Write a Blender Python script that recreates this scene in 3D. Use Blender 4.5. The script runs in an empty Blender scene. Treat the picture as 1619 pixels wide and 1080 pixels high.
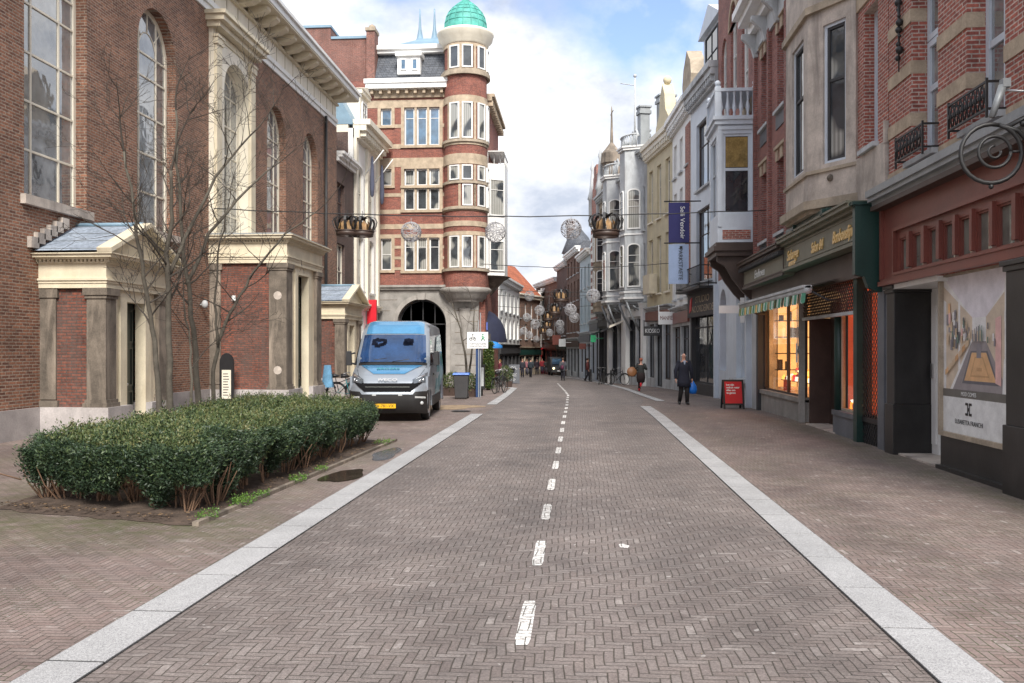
import bpy, bmesh, math, random
from mathutils import Vector, Matrix
random.seed(11)
S = bpy.context.scene; COL = S.collection
R = math.radians; PI = math.pi
# ---------------- camera
CH = 1.85; FPX = 1400.0; YAW = math.atan((915-809.5)/FPX)
cam = bpy.data.objects.new('camera', bpy.data.cameras.new('camera')); COL.objects.link(cam); S.camera = cam
cam.location = (0, 0, CH); cam.rotation_euler = (R(90), 0, YAW)
cam.data.sensor_width = 36; cam.data.lens = 36*FPX/1619.0; cam.data.shift_y = 12/1619.0
cam.data.clip_start = .1; cam.data.clip_end = 3000
# ---------------- world: Nishita sky with broken cloud
SUN_EL = 42; SUN_AZ = 167      # azimuth measured clockwise from +Y: behind the camera, to the right
W = bpy.data.worlds.new('World'); S.world = W; W.use_nodes = True
nt = W.node_tree; nt.nodes.clear(); N = nt.nodes.new; L = nt.links.new
sky = N('ShaderNodeTexSky'); sky.sky_type = 'NISHITA'; sky.sun_disc = False
sky.sun_elevation = R(SUN_EL); sky.sun_rotation = R(SUN_AZ); sky.air_density = 1.0; sky.dust_density = 1.5
tc = N('ShaderNodeTexCoord'); mp = N('ShaderNodeMapping'); mp.inputs['Scale'].default_value = (1, 1, 1.7); mp.inputs['Location'].default_value = (.62, .1, .25)
n1 = N('ShaderNodeTexNoise'); n1.inputs['Scale'].default_value = 3.0; n1.inputs['Detail'].default_value = 9; n1.inputs['Roughness'].default_value = .52; n1.inputs['Distortion'].default_value = .25
n2 = N('ShaderNodeTexNoise'); n2.inputs['Scale'].default_value = 4.2; n2.inputs['Detail'].default_value = 7; n2.inputs['Roughness'].default_value = .6
r1 = N('ShaderNodeValToRGB'); r1.color_ramp.elements[0].position = .36; r1.color_ramp.elements[1].position = .50
r2 = N('ShaderNodeValToRGB'); r2.color_ramp.elements[0].position = .36; r2.color_ramp.elements[0].color = (2.9, 3.2, 3.8, 1)
r2.color_ramp.elements[1].position = .56; r2.color_ramp.elements[1].color = (5.9, 5.9, 5.95, 1)
mx = N('ShaderNodeMix'); mx.data_type = 'RGBA'
sb = N('ShaderNodeMix'); sb.data_type = 'RGBA'; sb.blend_type = 'MULTIPLY'; sb.inputs[0].default_value = 1; sb.inputs[7].default_value = (1.12, 1.08, 1.2, 1)
bg = N('ShaderNodeBackground'); bg.inputs[1].default_value = .115
wo = N('ShaderNodeOutputWorld')
L(tc.outputs['Generated'], mp.inputs[0]); L(mp.outputs[0], n1.inputs['Vector']); L(mp.outputs[0], n2.inputs['Vector'])
L(n1.outputs['Fac'], r1.inputs[0]); L(n2.outputs['Fac'], r2.inputs[0]); L(sky.outputs[0], sb.inputs[6])
L(r1.outputs[0], mx.inputs[0]); L(sb.outputs[2], mx.inputs[6]); L(r2.outputs[0], mx.inputs[7])
L(mx.outputs[2], bg.inputs[0]); L(bg.outputs[0], wo.inputs[0])
# ---------------- sun (veiled by cloud)
sl = bpy.data.lights.new('sun', 'SUN'); sl.energy = 2.7; sl.angle = R(18); sl.color = (1, .95, .87)
so = bpy.data.objects.new('sun', sl); COL.objects.link(so)
az = R(SUN_AZ); el = R(SUN_EL); dv = Vector((math.sin(az)*math.cos(el), math.cos(az)*math.cos(el), math.sin(el)))
so.rotation_euler = dv.to_track_quat('Z', 'Y').to_euler(); so.location = (10, -10, 30)
# ---------------- view
S.view_settings.view_transform = 'Standard'; S.view_settings.look = 'None'; S.view_settings.exposure = 1.0; S.view_settings.gamma = 1
S.cycles.max_bounces = 6; S.cycles.diffuse_bounces = 3; S.cycles.glossy_bounces = 3; S.cycles.transparent_max_bounces = 8

# ================= helpers
sa, ca = math.sin(YAW), math.cos(YAW)
def gz(Y): return 0.0 if Y < 25 else -0.0125*(Y-25)
def ray(x, y):
    u = (x-809.5)/FPX; v = (552-y)/FPX
    return Vector((-sa+u*ca, ca+u*sa, v))
def onY(x, y, Y): r = ray(x, y); t = Y/r.y; return r.x*t, CH+r.z*t
def onX(x, y, X): r = ray(x, y); t = X/r.x; return r.y*t, CH+r.z*t
class MB:
    def __init__(s): s.v = []; s.f = []; s.mi = []; s.m = 0; s.sm = []
    def add(s, vs, fs, smooth=False):
        b = len(s.v); s.v += [tuple(v) for v in vs]
        for f in fs: s.f.append([b+i for i in f]); s.mi.append(s.m); s.sm.append(smooth)
        return s
    def box(s, x0, x1, y0, y1, z0, z1):
        if x0 > x1: x0, x1 = x1, x0
        if y0 > y1: y0, y1 = y1, y0
        if z0 > z1: z0, z1 = z1, z0
        return s.add([(x0,y0,z0),(x1,y0,z0),(x1,y1,z0),(x0,y1,z0),(x0,y0,z1),(x1,y0,z1),(x1,y1,z1),(x0,y1,z1)],
              [(0,3,2,1),(4,5,6,7),(0,1,5,4),(1,2,6,5),(2,3,7,6),(3,0,4,7)])
    def fru(s, x0, x1, y0, y1, z0, z1, t=.1, ty=None):   # box tapering to the top
        ty = t if ty is None else ty
        return s.add([(x0,y0,z0),(x1,y0,z0),(x1,y1,z0),(x0,y1,z0),(x0+t,y0+ty,z1),(x1-t,y0+ty,z1),(x1-t,y1-ty,z1),(x0+t,y1-ty,z1)],
              [(0,3,2,1),(4,5,6,7),(0,1,5,4),(1,2,6,5),(2,3,7,6),(3,0,4,7)])
    def ext(s, pts, a, b, ax='y', smooth=False):   # extrude a 2D outline along an axis
        n = len(pts)
        def P(p, t): return (p[0], t, p[1]) if ax == 'y' else ((t, p[0], p[1]) if ax == 'x' else (p[0], p[1], t))
        ar = sum(pts[i][0]*pts[(i+1)%n][1]-pts[(i+1)%n][0]*pts[i][1] for i in range(n))
        if (ar > 0) != (ax in 'xz'): pts = pts[::-1]
        if a > b: a, b = b, a
        vs = [P(p, a) for p in pts]+[P(p, b) for p in pts]
        s.add(vs, [tuple(range(n-1, -1, -1)), tuple(range(n, 2*n))])
        bb = len(s.v)-2*n
        for i in range(n):
            j = (i+1) % n; s.f.append([bb+i, bb+j, bb+n+j, bb+n+i]); s.mi.append(s.m); s.sm.append(smooth)
        return s
    def tube(s, pts, r, n=6, cap=True):
        pts = [Vector(p) for p in pts]; rs = r if isinstance(r, (list, tuple)) else [r]*len(pts)
        rings = []; up = None
        for i, p in enumerate(pts):
            d = (pts[min(i+1, len(pts)-1)]-pts[max(i-1, 0)]).normalized()
            if up is None: up = Vector((0,0,1)) if abs(d.z) < .9 else Vector((1,0,0))
            a = d.cross(up).normalized(); b = a.cross(d).normalized(); up = b
            rings.append([p+(a*math.cos(2*PI*k/n)+b*math.sin(2*PI*k/n))*rs[i] for k in range(n)])
        vs = [v for rg in rings for v in rg]; fs = []
        for i in range(len(pts)-1):
            for k in range(n): fs.append((i*n+k, i*n+(k+1)%n, (i+1)*n+(k+1)%n, (i+1)*n+k))
        if cap: fs += [tuple(range(n-1, -1, -1)), tuple((len(pts)-1)*n+k for k in range(n))]
        return s.add(vs, fs, True)
    def lathe(s, prof, cx=0, cy=0, n=20, a0=0, a1=2*PI, smooth=True, sx=1, sy=1):
        full = abs(a1-a0-2*PI) < 1e-6; m = n if full else n+1
        vs = [(cx+r*sx*math.cos(a0+(a1-a0)*k/n), cy+r*sy*math.sin(a0+(a1-a0)*k/n), z) for r, z in prof for k in range(m)]
        fs = []
        for i in range(len(prof)-1):
            for k in range(n):
                k2 = (k+1) % m if full else k+1
                fs.append((i*m+k, i*m+k2, (i+1)*m+k2, (i+1)*m+k))
        return s.add(vs, fs, smooth)
    def ball(s, c, r, n=10, sz=1):
        return s.lathe([(max(r*math.sin(PI*i/n), 1e-4), c[2]-r*sz*math.cos(PI*i/n)) for i in range(n+1)], c[0], c[1], n+2)
    def ring(s, outer, inner, y0, y1):   # frame between two outlines in the xz plane, from y0 (front) to y1
        n = len(outer); vs = [(p[0], y0, p[1]) for p in outer]+[(p[0], y0, p[1]) for p in inner]+[(p[0], y1, p[1]) for p in outer]+[(p[0], y1, p[1]) for p in inner]
        fs = []
        for i in range(n):
            j = (i+1) % n
            fs += [(i, j, n+j, n+i), (n+i, n+j, 3*n+j, 3*n+i), (2*n+i, 2*n+j, j, i)]
        return s.add(vs, fs)
    def build(s, name, mats, parent=None, loc=None, rz=0, bev=0, sub=0, wn=False):
        me = bpy.data.meshes.new(name); me.from_pydata(s.v, [], s.f)
        if not isinstance(mats, (list, tuple)): mats = [mats]
        for m in mats: me.materials.append(m)
        me.polygons.foreach_set('material_index', s.mi); me.polygons.foreach_set('use_smooth', s.sm); me.update()
        o = bpy.data.objects.new(name, me); COL.objects.link(o)
        if parent: o.parent = parent
        if loc is not None: o.location = loc
        o.rotation_euler.z = rz
        if bev: b = o.modifiers.new('b', 'BEVEL'); b.width = bev; b.segments = 2; b.limit_method = 'ANGLE'
        return o
def tag(o, label=None, cat=None, group=None, kind=None):
    if label: o['label'] = label
    if cat: o['category'] = cat
    if group: o['group'] = group
    if kind: o['kind'] = kind
    return o
def empty(name, loc, rz=0, label=None, cat=None, group=None):
    o = bpy.data.objects.new(name, None); COL.objects.link(o); o.location = loc; o.rotation_euler = (0, 0, rz); o.empty_display_size = .3
    return tag(o, label, cat, group)
KIDS = {}
def copy_tree(o, parent=None):
    if not KIDS:
        for q in bpy.data.objects:
            if q.parent: KIDS.setdefault(q.parent.name, []).append(q)
    c = o.copy(); COL.objects.link(c)
    if parent: c.parent = parent
    for q in [q for q in bpy.data.objects if q.parent == o]: copy_tree2(q, c)
    KIDS.clear(); return c
def copy_tree2(o, parent):
    c = o.copy(); COL.objects.link(c); c.parent = parent
    for q in [q for q in bpy.data.objects if q.parent == o]: copy_tree2(q, c)
def text(name, body, size, mt, parent=None, loc=(0,0,0), rot=(R(90),0,0), ext=.004, sx=1, align='CENTER', shear=0, bold=0):
    cu = bpy.data.curves.new(name, 'FONT'); cu.body = body; cu.size = size; cu.extrude = ext; cu.align_x = align; cu.align_y = 'CENTER'; cu.shear = shear; cu.offset = bold; cu.resolution_u = 3
    t = bpy.data.objects.new(name+'_c', cu); COL.objects.link(t)
    dg = bpy.context.evaluated_depsgraph_get(); me = bpy.data.meshes.new_from_object(t.evaluated_get(dg))
    bpy.data.objects.remove(t); me.materials.clear(); me.materials.append(mt); me.name = name
    o = bpy.data.objects.new(name, me); COL.objects.link(o); o.location = loc; o.rotation_euler = rot; o.scale = (sx, 1, 1)
    if parent: o.parent = parent
    return o

# ================= materials
def nodes(name):
    m = bpy.data.materials.new(name); m.use_nodes = True; t = m.node_tree; t.nodes.clear()
    o = t.nodes.new('ShaderNodeOutputMaterial'); b = t.nodes.new('ShaderNodeBsdfPrincipled'); t.links.new(b.outputs[0], o.inputs[0])
    return m, t, b
def mth(t, op, a, b=None, c=None):
    n = t.nodes.new('ShaderNodeMath'); n.operation = op
    for i, q in enumerate((a, b, c)):
        if q is None: continue
        if isinstance(q, (int, float)): n.inputs[i].default_value = q
        else: t.links.new(q, n.inputs[i])
    return n.outputs[0]
def mixc(t, fac, a, b, mode='MIX'):
    n = t.nodes.new('ShaderNodeMix'); n.data_type = 'RGBA'; n.blend_type = mode; n.clamp_factor = True
    for i, q in ((0, fac), (6, a), (7, b)):
        if isinstance(q, (int, float)): n.inputs[i].default_value = q
        elif isinstance(q, (tuple, list)): n.inputs[i].default_value = (*q[:3], 1)
        else: t.links.new(q, n.inputs[i])
    return n.outputs[2]
def noise(t, vec, sc, det=4, rough=.6, dist=0):
    n = t.nodes.new('ShaderNodeTexNoise'); n.inputs['Scale'].default_value = sc; n.inputs['Detail'].default_value = det; n.inputs['Roughness'].default_value = rough; n.inputs['Distortion'].default_value = dist
    if vec is not None: t.links.new(vec, n.inputs['Vector'])
    return n.outputs['Fac']
def ramp(t, f, a, b, ca_=0, cb=1):
    n = t.nodes.new('ShaderNodeMapRange'); n.clamp = True; t.links.new(f, n.inputs[0])
    n.inputs[1].default_value = a; n.inputs[2].default_value = b; n.inputs[3].default_value = ca_; n.inputs[4].default_value = cb
    return n.outputs[0]
def bump(t, b, h, st, dist=.01):
    n = t.nodes.new('ShaderNodeBump'); n.inputs['Strength'].default_value = st; n.inputs['Distance'].default_value = dist
    t.links.new(h, n.inputs['Height']); t.links.new(n.outputs[0], b.inputs['Normal'])
def mat(name, col, rough=.75, var=.25, sc=2.0, bmp=.2, metal=0, spec=.5, stain=0, stcol=(.03,.03,.03), coat=0, fine=30, ior=None, emit=0):
    m, t, b = nodes(name); tcn = t.nodes.new('ShaderNodeTexCoord'); v = tcn.outputs['Object']
    n_ = noise(t, v, sc, 6); f = noise(t, v, fine, 3)
    k = ramp(t, n_, .3, .7, 1-var, 1+var*.6); k2 = ramp(t, f, .3, .7, 1-var*.35, 1+var*.35)
    c = mixc(t, 1.0, col, k, 'MULTIPLY'); c = mixc(t, 1.0, c, k2, 'MULTIPLY')
    if stain:
        mpn = t.nodes.new('ShaderNodeMapping'); mpn.inputs['Scale'].default_value = (1, 1, .25); t.links.new(v, mpn.inputs[0])
        s_ = noise(t, mpn.outputs[0], 1.6, 8, .65, .6); c = mixc(t, ramp(t, s_, .48, .68, 0, stain), c, stcol)
    t.links.new(c, b.inputs['Base Color']); b.inputs['Roughness'].default_value = rough; b.inputs['Metallic'].default_value = metal
    b.inputs['Specular IOR Level'].default_value = spec; b.inputs['Coat Weight'].default_value = coat
    if ior: b.inputs['IOR'].default_value = ior
    if emit: t.links.new(c, b.inputs['Emission Color']); b.inputs['Emission Strength'].default_value = emit
    if bmp: bump(t, b, mth(t, 'ADD', f, n_), bmp, .01)
    return m
def brickmat(name, c1, c2, mort, bw=.22, rh=.0665, mw=.012, rough=.85, dirt=.35, dirtcol=(.05,.045,.04), band=None):
    m, t, b = nodes(name); tcn = t.nodes.new('ShaderNodeTexCoord'); v = tcn.outputs['Object']
    sp = t.nodes.new('ShaderNodeSeparateXYZ'); t.links.new(v, sp.inputs[0])
    u = mth(t, 'ADD', sp.outputs[0], sp.outputs[1]); cb = t.nodes.new('ShaderNodeCombineXYZ'); t.links.new(u, cb.inputs[0]); t.links.new(sp.outputs[2], cb.inputs[1])
    br = t.nodes.new('ShaderNodeTexBrick'); t.links.new(cb.outputs[0], br.inputs[0])
    br.inputs['Scale'].default_value = 1; br.inputs['Brick Width'].default_value = bw; br.inputs['Row Height'].default_value = rh; br.inputs['Mortar Size'].default_value = mw; br.inputs['Mortar Smooth'].default_value = .3
    br.inputs['Color1'].default_value = (*c1, 1); br.inputs['Color2'].default_value = (*c2, 1); br.inputs['Mortar'].default_value = (*mort, 1); br.inputs['Bias'].default_value = 0
    n_ = noise(t, v, .9, 8, .65); f = noise(t, v, 14, 4, .7)
    c = mixc(t, 1, br.outputs['Color'], ramp(t, f, .3, .7, .62, 1.4), 'MULTIPLY')
    c = mixc(t, 1, c, ramp(t, n_, .3, .7, .72, 1.2), 'MULTIPLY')
    mpn = t.nodes.new('ShaderNodeMapping'); mpn.inputs['Scale'].default_value = (1, 1, .3); t.links.new(v, mpn.inputs[0])
    c = mixc(t, ramp(t, noise(t, mpn.outputs[0], 1.1, 8, .7, .5), .5, .75, 0, dirt), c, dirtcol)
    t.links.new(c, b.inputs['Base Color']); b.inputs['Roughness'].default_value = rough; b.inputs['Specular IOR Level'].default_value = .3
    bump(t, b, mth(t, 'ADD', mth(t, 'MULTIPLY', br.outputs['Fac'], -1.0), mth(t, 'MULTIPLY', f, .5)), .55, .012)
    return m
def herring(name, cols, w=.066, k=3, joint=(.075,.07,.062), paint=None, moss=0, rot=0, light=1, worn=.5, jw=.055):
    m, t, b = nodes(name); ge = t.nodes.new('ShaderNodeNewGeometry'); mpn = t.nodes.new('ShaderNodeMapping'); t.links.new(ge.outputs['Position'], mpn.inputs[0])
    wob = t.nodes.new('ShaderNodeTexNoise'); wob.inputs['Scale'].default_value = 1.2; t.links.new(ge.outputs['Position'], wob.inputs['Vector'])
    mpn.inputs['Rotation'].default_value = (0, 0, R(rot)); sp = t.nodes.new('ShaderNodeSeparateXYZ'); t.links.new(mpn.outputs[0], sp.inputs[0])
    wx = mth(t, 'MULTIPLY', mth(t, 'SUBTRACT', wob.outputs['Fac'], .5), .09)
    x = mth(t, 'DIVIDE', mth(t, 'ADD', sp.outputs[0], mth(t, 'ADD', wx, 200)), w); y = mth(t, 'DIVIDE', mth(t, 'ADD', sp.outputs[1], mth(t, 'ADD', wx, 200)), w)
    i = mth(t, 'FLOOR', x); j = mth(t, 'FLOOR', y); fx = mth(t, 'SUBTRACT', x, i); fy = mth(t, 'SUBTRACT', y, j)
    mm = mth(t, 'FLOORED_MODULO', mth(t, 'SUBTRACT', i, j), 2*k); mm = mth(t, 'ROUND', mm); hz = mth(t, 'LESS_THAN', mm, k-.5); vt = mth(t, 'SUBTRACT', 1, hz)
    i0 = mth(t, 'SUBTRACT', i, mm); j0 = mth(t, 'SUBTRACT', mth(t, 'ADD', j, mm), 2*k-1)
    lx = mth(t, 'SUBTRACT', x, i0); ly = mth(t, 'SUBTRACT', y, j0)
    dh = mth(t, 'MINIMUM', mth(t, 'MINIMUM', lx, mth(t, 'SUBTRACT', k, lx)), mth(t, 'MINIMUM', fy, mth(t, 'SUBTRACT', 1, fy)))
    dvv = mth(t, 'MINIMUM', mth(t, 'MINIMUM', ly, mth(t, 'SUBTRACT', k, ly)), mth(t, 'MINIMUM', fx, mth(t, 'SUBTRACT', 1, fx)))
    d = mth(t, 'ADD', mth(t, 'MULTIPLY', dh, hz), mth(t, 'MULTIPLY', dvv, vt))
    idx = mth(t, 'ADD', mth(t, 'MULTIPLY', i0, hz), mth(t, 'MULTIPLY', i, vt)); idy = mth(t, 'ADD', mth(t, 'MULTIPLY', j, hz), mth(t, 'MULTIPLY', j0, vt))
    cb = t.nodes.new('ShaderNodeCombineXYZ'); t.links.new(idx, cb.inputs[0]); t.links.new(idy, cb.inputs[1]); t.links.new(hz, cb.inputs[2])
    wn = t.nodes.new('ShaderNodeTexWhiteNoise'); wn.noise_dimensions = '3D'; t.links.new(cb.outputs[0], wn.inputs[0])
    v = ge.outputs['Position']; fine = noise(t, v, 55, 3, .7); big = noise(t, v, .55, 8, .7, .3); mid = noise(t, v, 3.3, 5, .65)
    rp = t.nodes.new('ShaderNodeValToRGB'); t.links.new(wn.outputs['Value'], rp.inputs[0]); cr = rp.color_ramp
    cr.elements[0].color = (*cols[0], 1); cr.elements[1].color = (*cols[-1], 1)
    for q in range(1, len(cols)-1): e = cr.elements.new(q/(len(cols)-1)); e.color = (*cols[q], 1)
    c = rp.outputs[0]
    if paint: c = mixc(t, ramp(t, noise(t, v, 18, 6, .8), .42, .53), c, paint)
    c = mixc(t, 1, c, ramp(t, fine, .3, .7, .72, 1.3), 'MULTIPLY'); c = mixc(t, 1, c, ramp(t, noise(t, v, 190, 2, .6), .3, .7, .8, 1.22), 'MULTIPLY')
    c = mixc(t, 1, c, ramp(t, big, .28, .72, .66, 1.32), 'MULTIPLY')
    c = mixc(t, 1, c, ramp(t, mid, .3, .7, .88, 1.13), 'MULTIPLY')
    wn2 = t.nodes.new('ShaderNodeTexWhiteNoise'); wn2.noise_dimensions = '4D'; wn2.inputs['W'].default_value = 3.7; t.links.new(cb.outputs[0], wn2.inputs[0])
    pl_ = mth(t, 'MULTIPLY', ramp(t, wn2.outputs['Value'], .90, .97), mth(t, 'MULTIPLY', ramp(t, mid, .48, .62), ramp(t, noise(t, v, 30, 4, .7), .35, .6))); c = mixc(t, mth(t, 'MULTIPLY', pl_, .0 if paint else .75), c, (.40,.365,.345))
    gx_ = t.nodes.new('ShaderNodeSeparateXYZ'); t.links.new(v, gx_.inputs[0]); tr_ = mth(t, 'SINE', mth(t, 'ADD', mth(t, 'MULTIPLY', gx_.outputs[0], 3.3), mth(t, 'MULTIPLY', noise(t, v, .35, 2), 2.2)))
    c = mixc(t, 1, c, ramp(t, tr_, -1, 1, .90, 1.06), 'MULTIPLY')
    # pale scuffs and dried-water marks
    sc = mth(t, 'MULTIPLY', ramp(t, noise(t, v, 6.5, 8, .8, 1.6), .575, .66), ramp(t, noise(t, v, .8, 3), .40, .6)); c = mixc(t, mth(t, 'MULTIPLY', sc, worn), c, (.42, .39, .37))
    spn = mth(t, 'GREATER_THAN', noise(t, v, 9, 2, .5), .735); c = mixc(t, mth(t, 'MULTIPLY', spn, .0 if paint else .45), c, (.5,.48,.46))
    e = mth(t, 'ADD', d, mth(t, 'MULTIPLY', mth(t, 'SUBTRACT', fine, .5), .06))
    msk = ramp(t, e, jw*.5, jw*1.6)
    jc = mixc(t, ramp(t, big, .4, .7), joint, (joint[0]*1.7, joint[1]*1.7, joint[2]*1.5))
    if moss: jc = mixc(t, ramp(t, noise(t, v, .8, 4), .45, .6), jc, (.05, .075, .02))
    c = mixc(t, msk, jc, c)
    if moss:
        at = t.nodes.new('ShaderNodeVertexColor'); at.layer_name = 'moss'
        ms = mth(t, 'MULTIPLY', at.outputs['Color'], ramp(t, noise(t, v, 3, 8, .75), .38, .55)); c = mixc(t, mth(t, 'MULTIPLY', ms, .75), c, (.075, .085, .03))
    t.links.new(c, b.inputs['Base Color']); t.links.new(ramp(t, big, .3, .7, .62, .82), b.inputs['Roughness']); b.inputs['Specular IOR Level'].default_value = .4
    bump(t, b, mth(t, 'ADD', mth(t, 'MULTIPLY', ramp(t, e, 0, jw*2.4), 1.0), mth(t, 'ADD', mth(t, 'MULTIPLY', fine, .25), mth(t, 'MULTIPLY', wn.outputs['Value'], .35))), .8, .006)
    return m
def granite():
    m, t, b = nodes('pale_granite'); v = t.nodes.new('ShaderNodeNewGeometry').outputs['Position']
    sp = mth(t, 'ADD', mth(t, 'MULTIPLY', noise(t, v, 260, 2, .8), .6), mth(t, 'MULTIPLY', noise(t, v, 90, 3, .8), .4))
    c = mixc(t, ramp(t, sp, .40, .60), (.16,.16,.165), (.56,.56,.56)); c = mixc(t, 1, c, ramp(t, noise(t, v, .9, 6, .6), .3, .7, .82, 1.12), 'MULTIPLY')
    mpn = t.nodes.new('ShaderNodeMapping'); mpn.inputs['Scale'].default_value = (1, .45, 1); t.links.new(v, mpn.inputs[0])
    c = mixc(t, ramp(t, noise(t, mpn.outputs[0], 3.4, 7, .72, .8), .60, .74, 0, .55), c, (.19,.185,.18))
    t.links.new(c, b.inputs['Base Color']); b.inputs['Roughness'].default_value = .75; bump(t, b, sp, .25, .004); return m
def glassmat(name, col, rough=.03, curtain=None, refl=1.9, warm=0):
    m, t, b = nodes(name); tcn = t.nodes.new('ShaderNodeTexCoord'); oi = t.nodes.new('ShaderNodeObjectInfo'); v = tcn.outputs['Object']
    c = mixc(t, ramp(t, noise(t, v, 1.3, 3), .4, .6), col, tuple(q*1.9 for q in col))
    if curtain:
        sp = t.nodes.new('ShaderNodeSeparateXYZ'); t.links.new(v, sp.inputs[0])
        fold = mth(t, 'SINE', mth(t, 'MULTIPLY', sp.outputs[0], 55)); cc = mixc(t, ramp(t, fold, -1, 1, .55, 1), (0,0,0), curtain)
        has = mth(t, 'GREATER_THAN', oi.outputs['Random'], .35)
        c = mixc(t, mth(t, 'MULTIPLY', has, ramp(t, noise(t, v, .9, 1), .44, .5)), c, cc)
    t.links.new(c, b.inputs['Base Color']); b.inputs['Roughness'].default_value = rough; b.inputs['IOR'].default_value = refl
    b.inputs['Specular IOR Level'].default_value = .5
    bump(t, b, noise(t, v, 1.7, 2), .12, .03)
    return m
M = {}
M['road'] = herring('road_pavers', [(.150,.124,.115), (.172,.145,.135), (.180,.155,.144), (.160,.132,.121), (.198,.171,.160)], .060, 3, joint=(.048,.042,.036), jw=.056)
M['walk'] = herring('pavement_pavers', [(.168,.125,.112), (.196,.150,.136), (.178,.140,.128), (.222,.175,.158), (.182,.134,.120)], .056, 3, joint=(.06,.053,.045), moss=1, rot=90, worn=.85)
M['dash'] = herring('painted_pavers', [(.3,.28,.26), (.4,.38,.36)], .060, 3, paint=(.72,.71,.69), worn=0)
M['granite'] = granite()
M['churchbrick'] = brickmat('church_brick', (.31,.145,.09), (.14,.066,.048), (.30,.24,.19), dirt=.3, dirtcol=(.09,.055,.045))
M['porchbrick'] = brickmat('porch_brick', (.25,.085,.055), (.13,.055,.042), (.10,.075,.065), dirt=.85, dirtcol=(.11,.085,.075))
M['redbrick'] = brickmat('red_brick', (.40,.125,.09), (.25,.08,.065), (.46,.38,.33), mw=.011, dirt=.12)
M['r3brick'] = brickmat('plum_brick', (.34,.125,.10), (.22,.08,.07), (.27,.2,.18), dirt=.25)
M['towerbrick'] = brickmat('tower_brick', (.31,.105,.075), (.20,.072,.06), (.24,.15,.12), mw=.009, dirt=.15)
M['wallbrick'] = brickmat('party_wall_brick', (.25,.10,.075), (.19,.085,.07), (.22,.16,.14), dirt=.4)
M['brownbrick'] = brickmat('brown_brick', (.19,.10,.07), (.14,.08,.06), (.17,.13,.11), dirt=.3)
M['darkbrick'] = brickmat('dark_brick', (.12,.07,.06), (.09,.06,.055), (.13,.11,.1), dirt=.3)
M['cream'] = mat('cream_paint', (.68,.61,.46), .55, .16, 1.5, .08, stain=.28, stcol=(.34,.26,.15))
M['creamlight'] = mat('pale_cream_paint', (.78,.73,.61), .5, .1, 1.2, .05, stain=.25, stcol=(.42,.36,.24))
M['white'] = mat('white_paint', (.78,.78,.76), .45, .1, 1.4, .05, stain=.15, stcol=(.42,.42,.42))
M['bluewhite'] = mat('cool_white_paint', (.60,.66,.73), .5, .12, 1.2, .06, stain=.2, stcol=(.35,.37,.4))
M['greywhite'] = mat('grey_white_plaster', (.50,.525,.54), .65, .22, 1.3, .12, stain=.6, stcol=(.22,.22,.22))
M['paleblue'] = mat('pale_blue_plaster', (.42,.52,.58), .65, .15, 1.2, .1, stain=.25, stcol=(.25,.25,.25))
M['yellow'] = mat('yellow_plaster', (.60,.53,.36), .7, .15, 1.5, .1, stain=.2, stcol=(.3,.25,.18))
M['sand'] = mat('weathered_sandstone', (.40,.335,.255), .85, .3, 2.5, .3, stain=.45, stcol=(.13,.105,.08))
M['sandband'] = mat('sandstone_band', (.46,.37,.27), .85, .3, 3, .35, stain=.3, stcol=(.2,.15,.1))
M['palestone'] = mat('pale_dressed_stone', (.50,.44,.385), .8, .3, 2.2, .25, stain=.8, stcol=(.19,.165,.15))
M['darkstone'] = mat('sooty_stone', (.15,.125,.10), .85, .5, 2.0, .35, stain=.85, stcol=(.36,.30,.24))
M['greystone'] = mat('grey_rusticated_stone', (.30,.285,.265), .8, .3, 1.5, .3, stain=.35, stcol=(.14,.13,.12))
M['basestone'] = mat('grey_base_stone', (.33,.31,.285), .8, .25, 2, .25, stain=.6, stcol=(.15,.14,.13))
M['plinth'] = mat('worn_plinth_stone', (.42,.39,.38), .8, .3, 1.3, .25, stain=.6, stcol=(.2,.19,.19))
M['bluestone'] = mat('blue_grey_stone', (.12,.13,.15), .55, .25, 2, .12, stain=.3, stcol=(.2,.2,.2))
M['blackstone'] = mat('polished_black_stone', (.022,.021,.021), .38, .4, 2, .08, stain=.3, stcol=(.06,.055,.05))
M['slate'] = brickmat('slate_tiles', (.085,.095,.115), (.12,.13,.15), (.04,.045,.05), .28, .16, .012, .6, .25, (.16,.17,.18))
M['slateblue'] = brickmat('pale_slate', (.23,.27,.33), (.29,.34,.41), (.13,.15,.17), .4, .22, .014, .5, .35, (.4,.44,.48))
M['lead'] = mat('blue_grey_lead', (.20,.31,.40), .5, .2, 1.5, .1)
M['copper'] = mat('verdigris_copper', (.09,.40,.34), .6, .4, 2.2, .15, stain=.3, stcol=(.2,.55,.48))
M['tile'] = brickmat('orange_roof_tiles', (.42,.13,.065), (.32,.10,.05), (.25,.08,.04), .25, .3, .02, .8, .1)
M['oxred'] = mat('oxblood_timber', (.18,.052,.038), .38, .25, 1.2, .08, stain=.2, stcol=(.13,.03,.02))
M['darkgreen'] = mat('dark_green_paint', (.014,.045,.038), .4, .25, 1.5, .06)
M['signgreen'] = mat('olive_sign_board', (.165,.160,.115), .5, .2, 2, .05)
M['gold'] = mat('gold_lettering', (.80,.55,.20), .35, .1, 5, 0, metal=.35)
M['black'] = mat('black_paint', (.018,.018,.02), .45, .3, 3, .05)
M['iron'] = mat('black_iron', (.02,.02,.021), .5, .3, 6, .1)
M['charcoal'] = mat('charcoal_board', (.045,.045,.048), .6, .2, 2, .05)
M['darkbrown'] = mat('dark_brown_timber', (.06,.038,.03), .5, .3, 2, .1)
M['doorgreen'] = mat('black_green_door', (.02,.028,.026), .35, .2, 1, .03)
M['steel'] = mat('brushed_steel', (.5,.5,.5), .35, .1, 3, .03, metal=.9)
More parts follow.
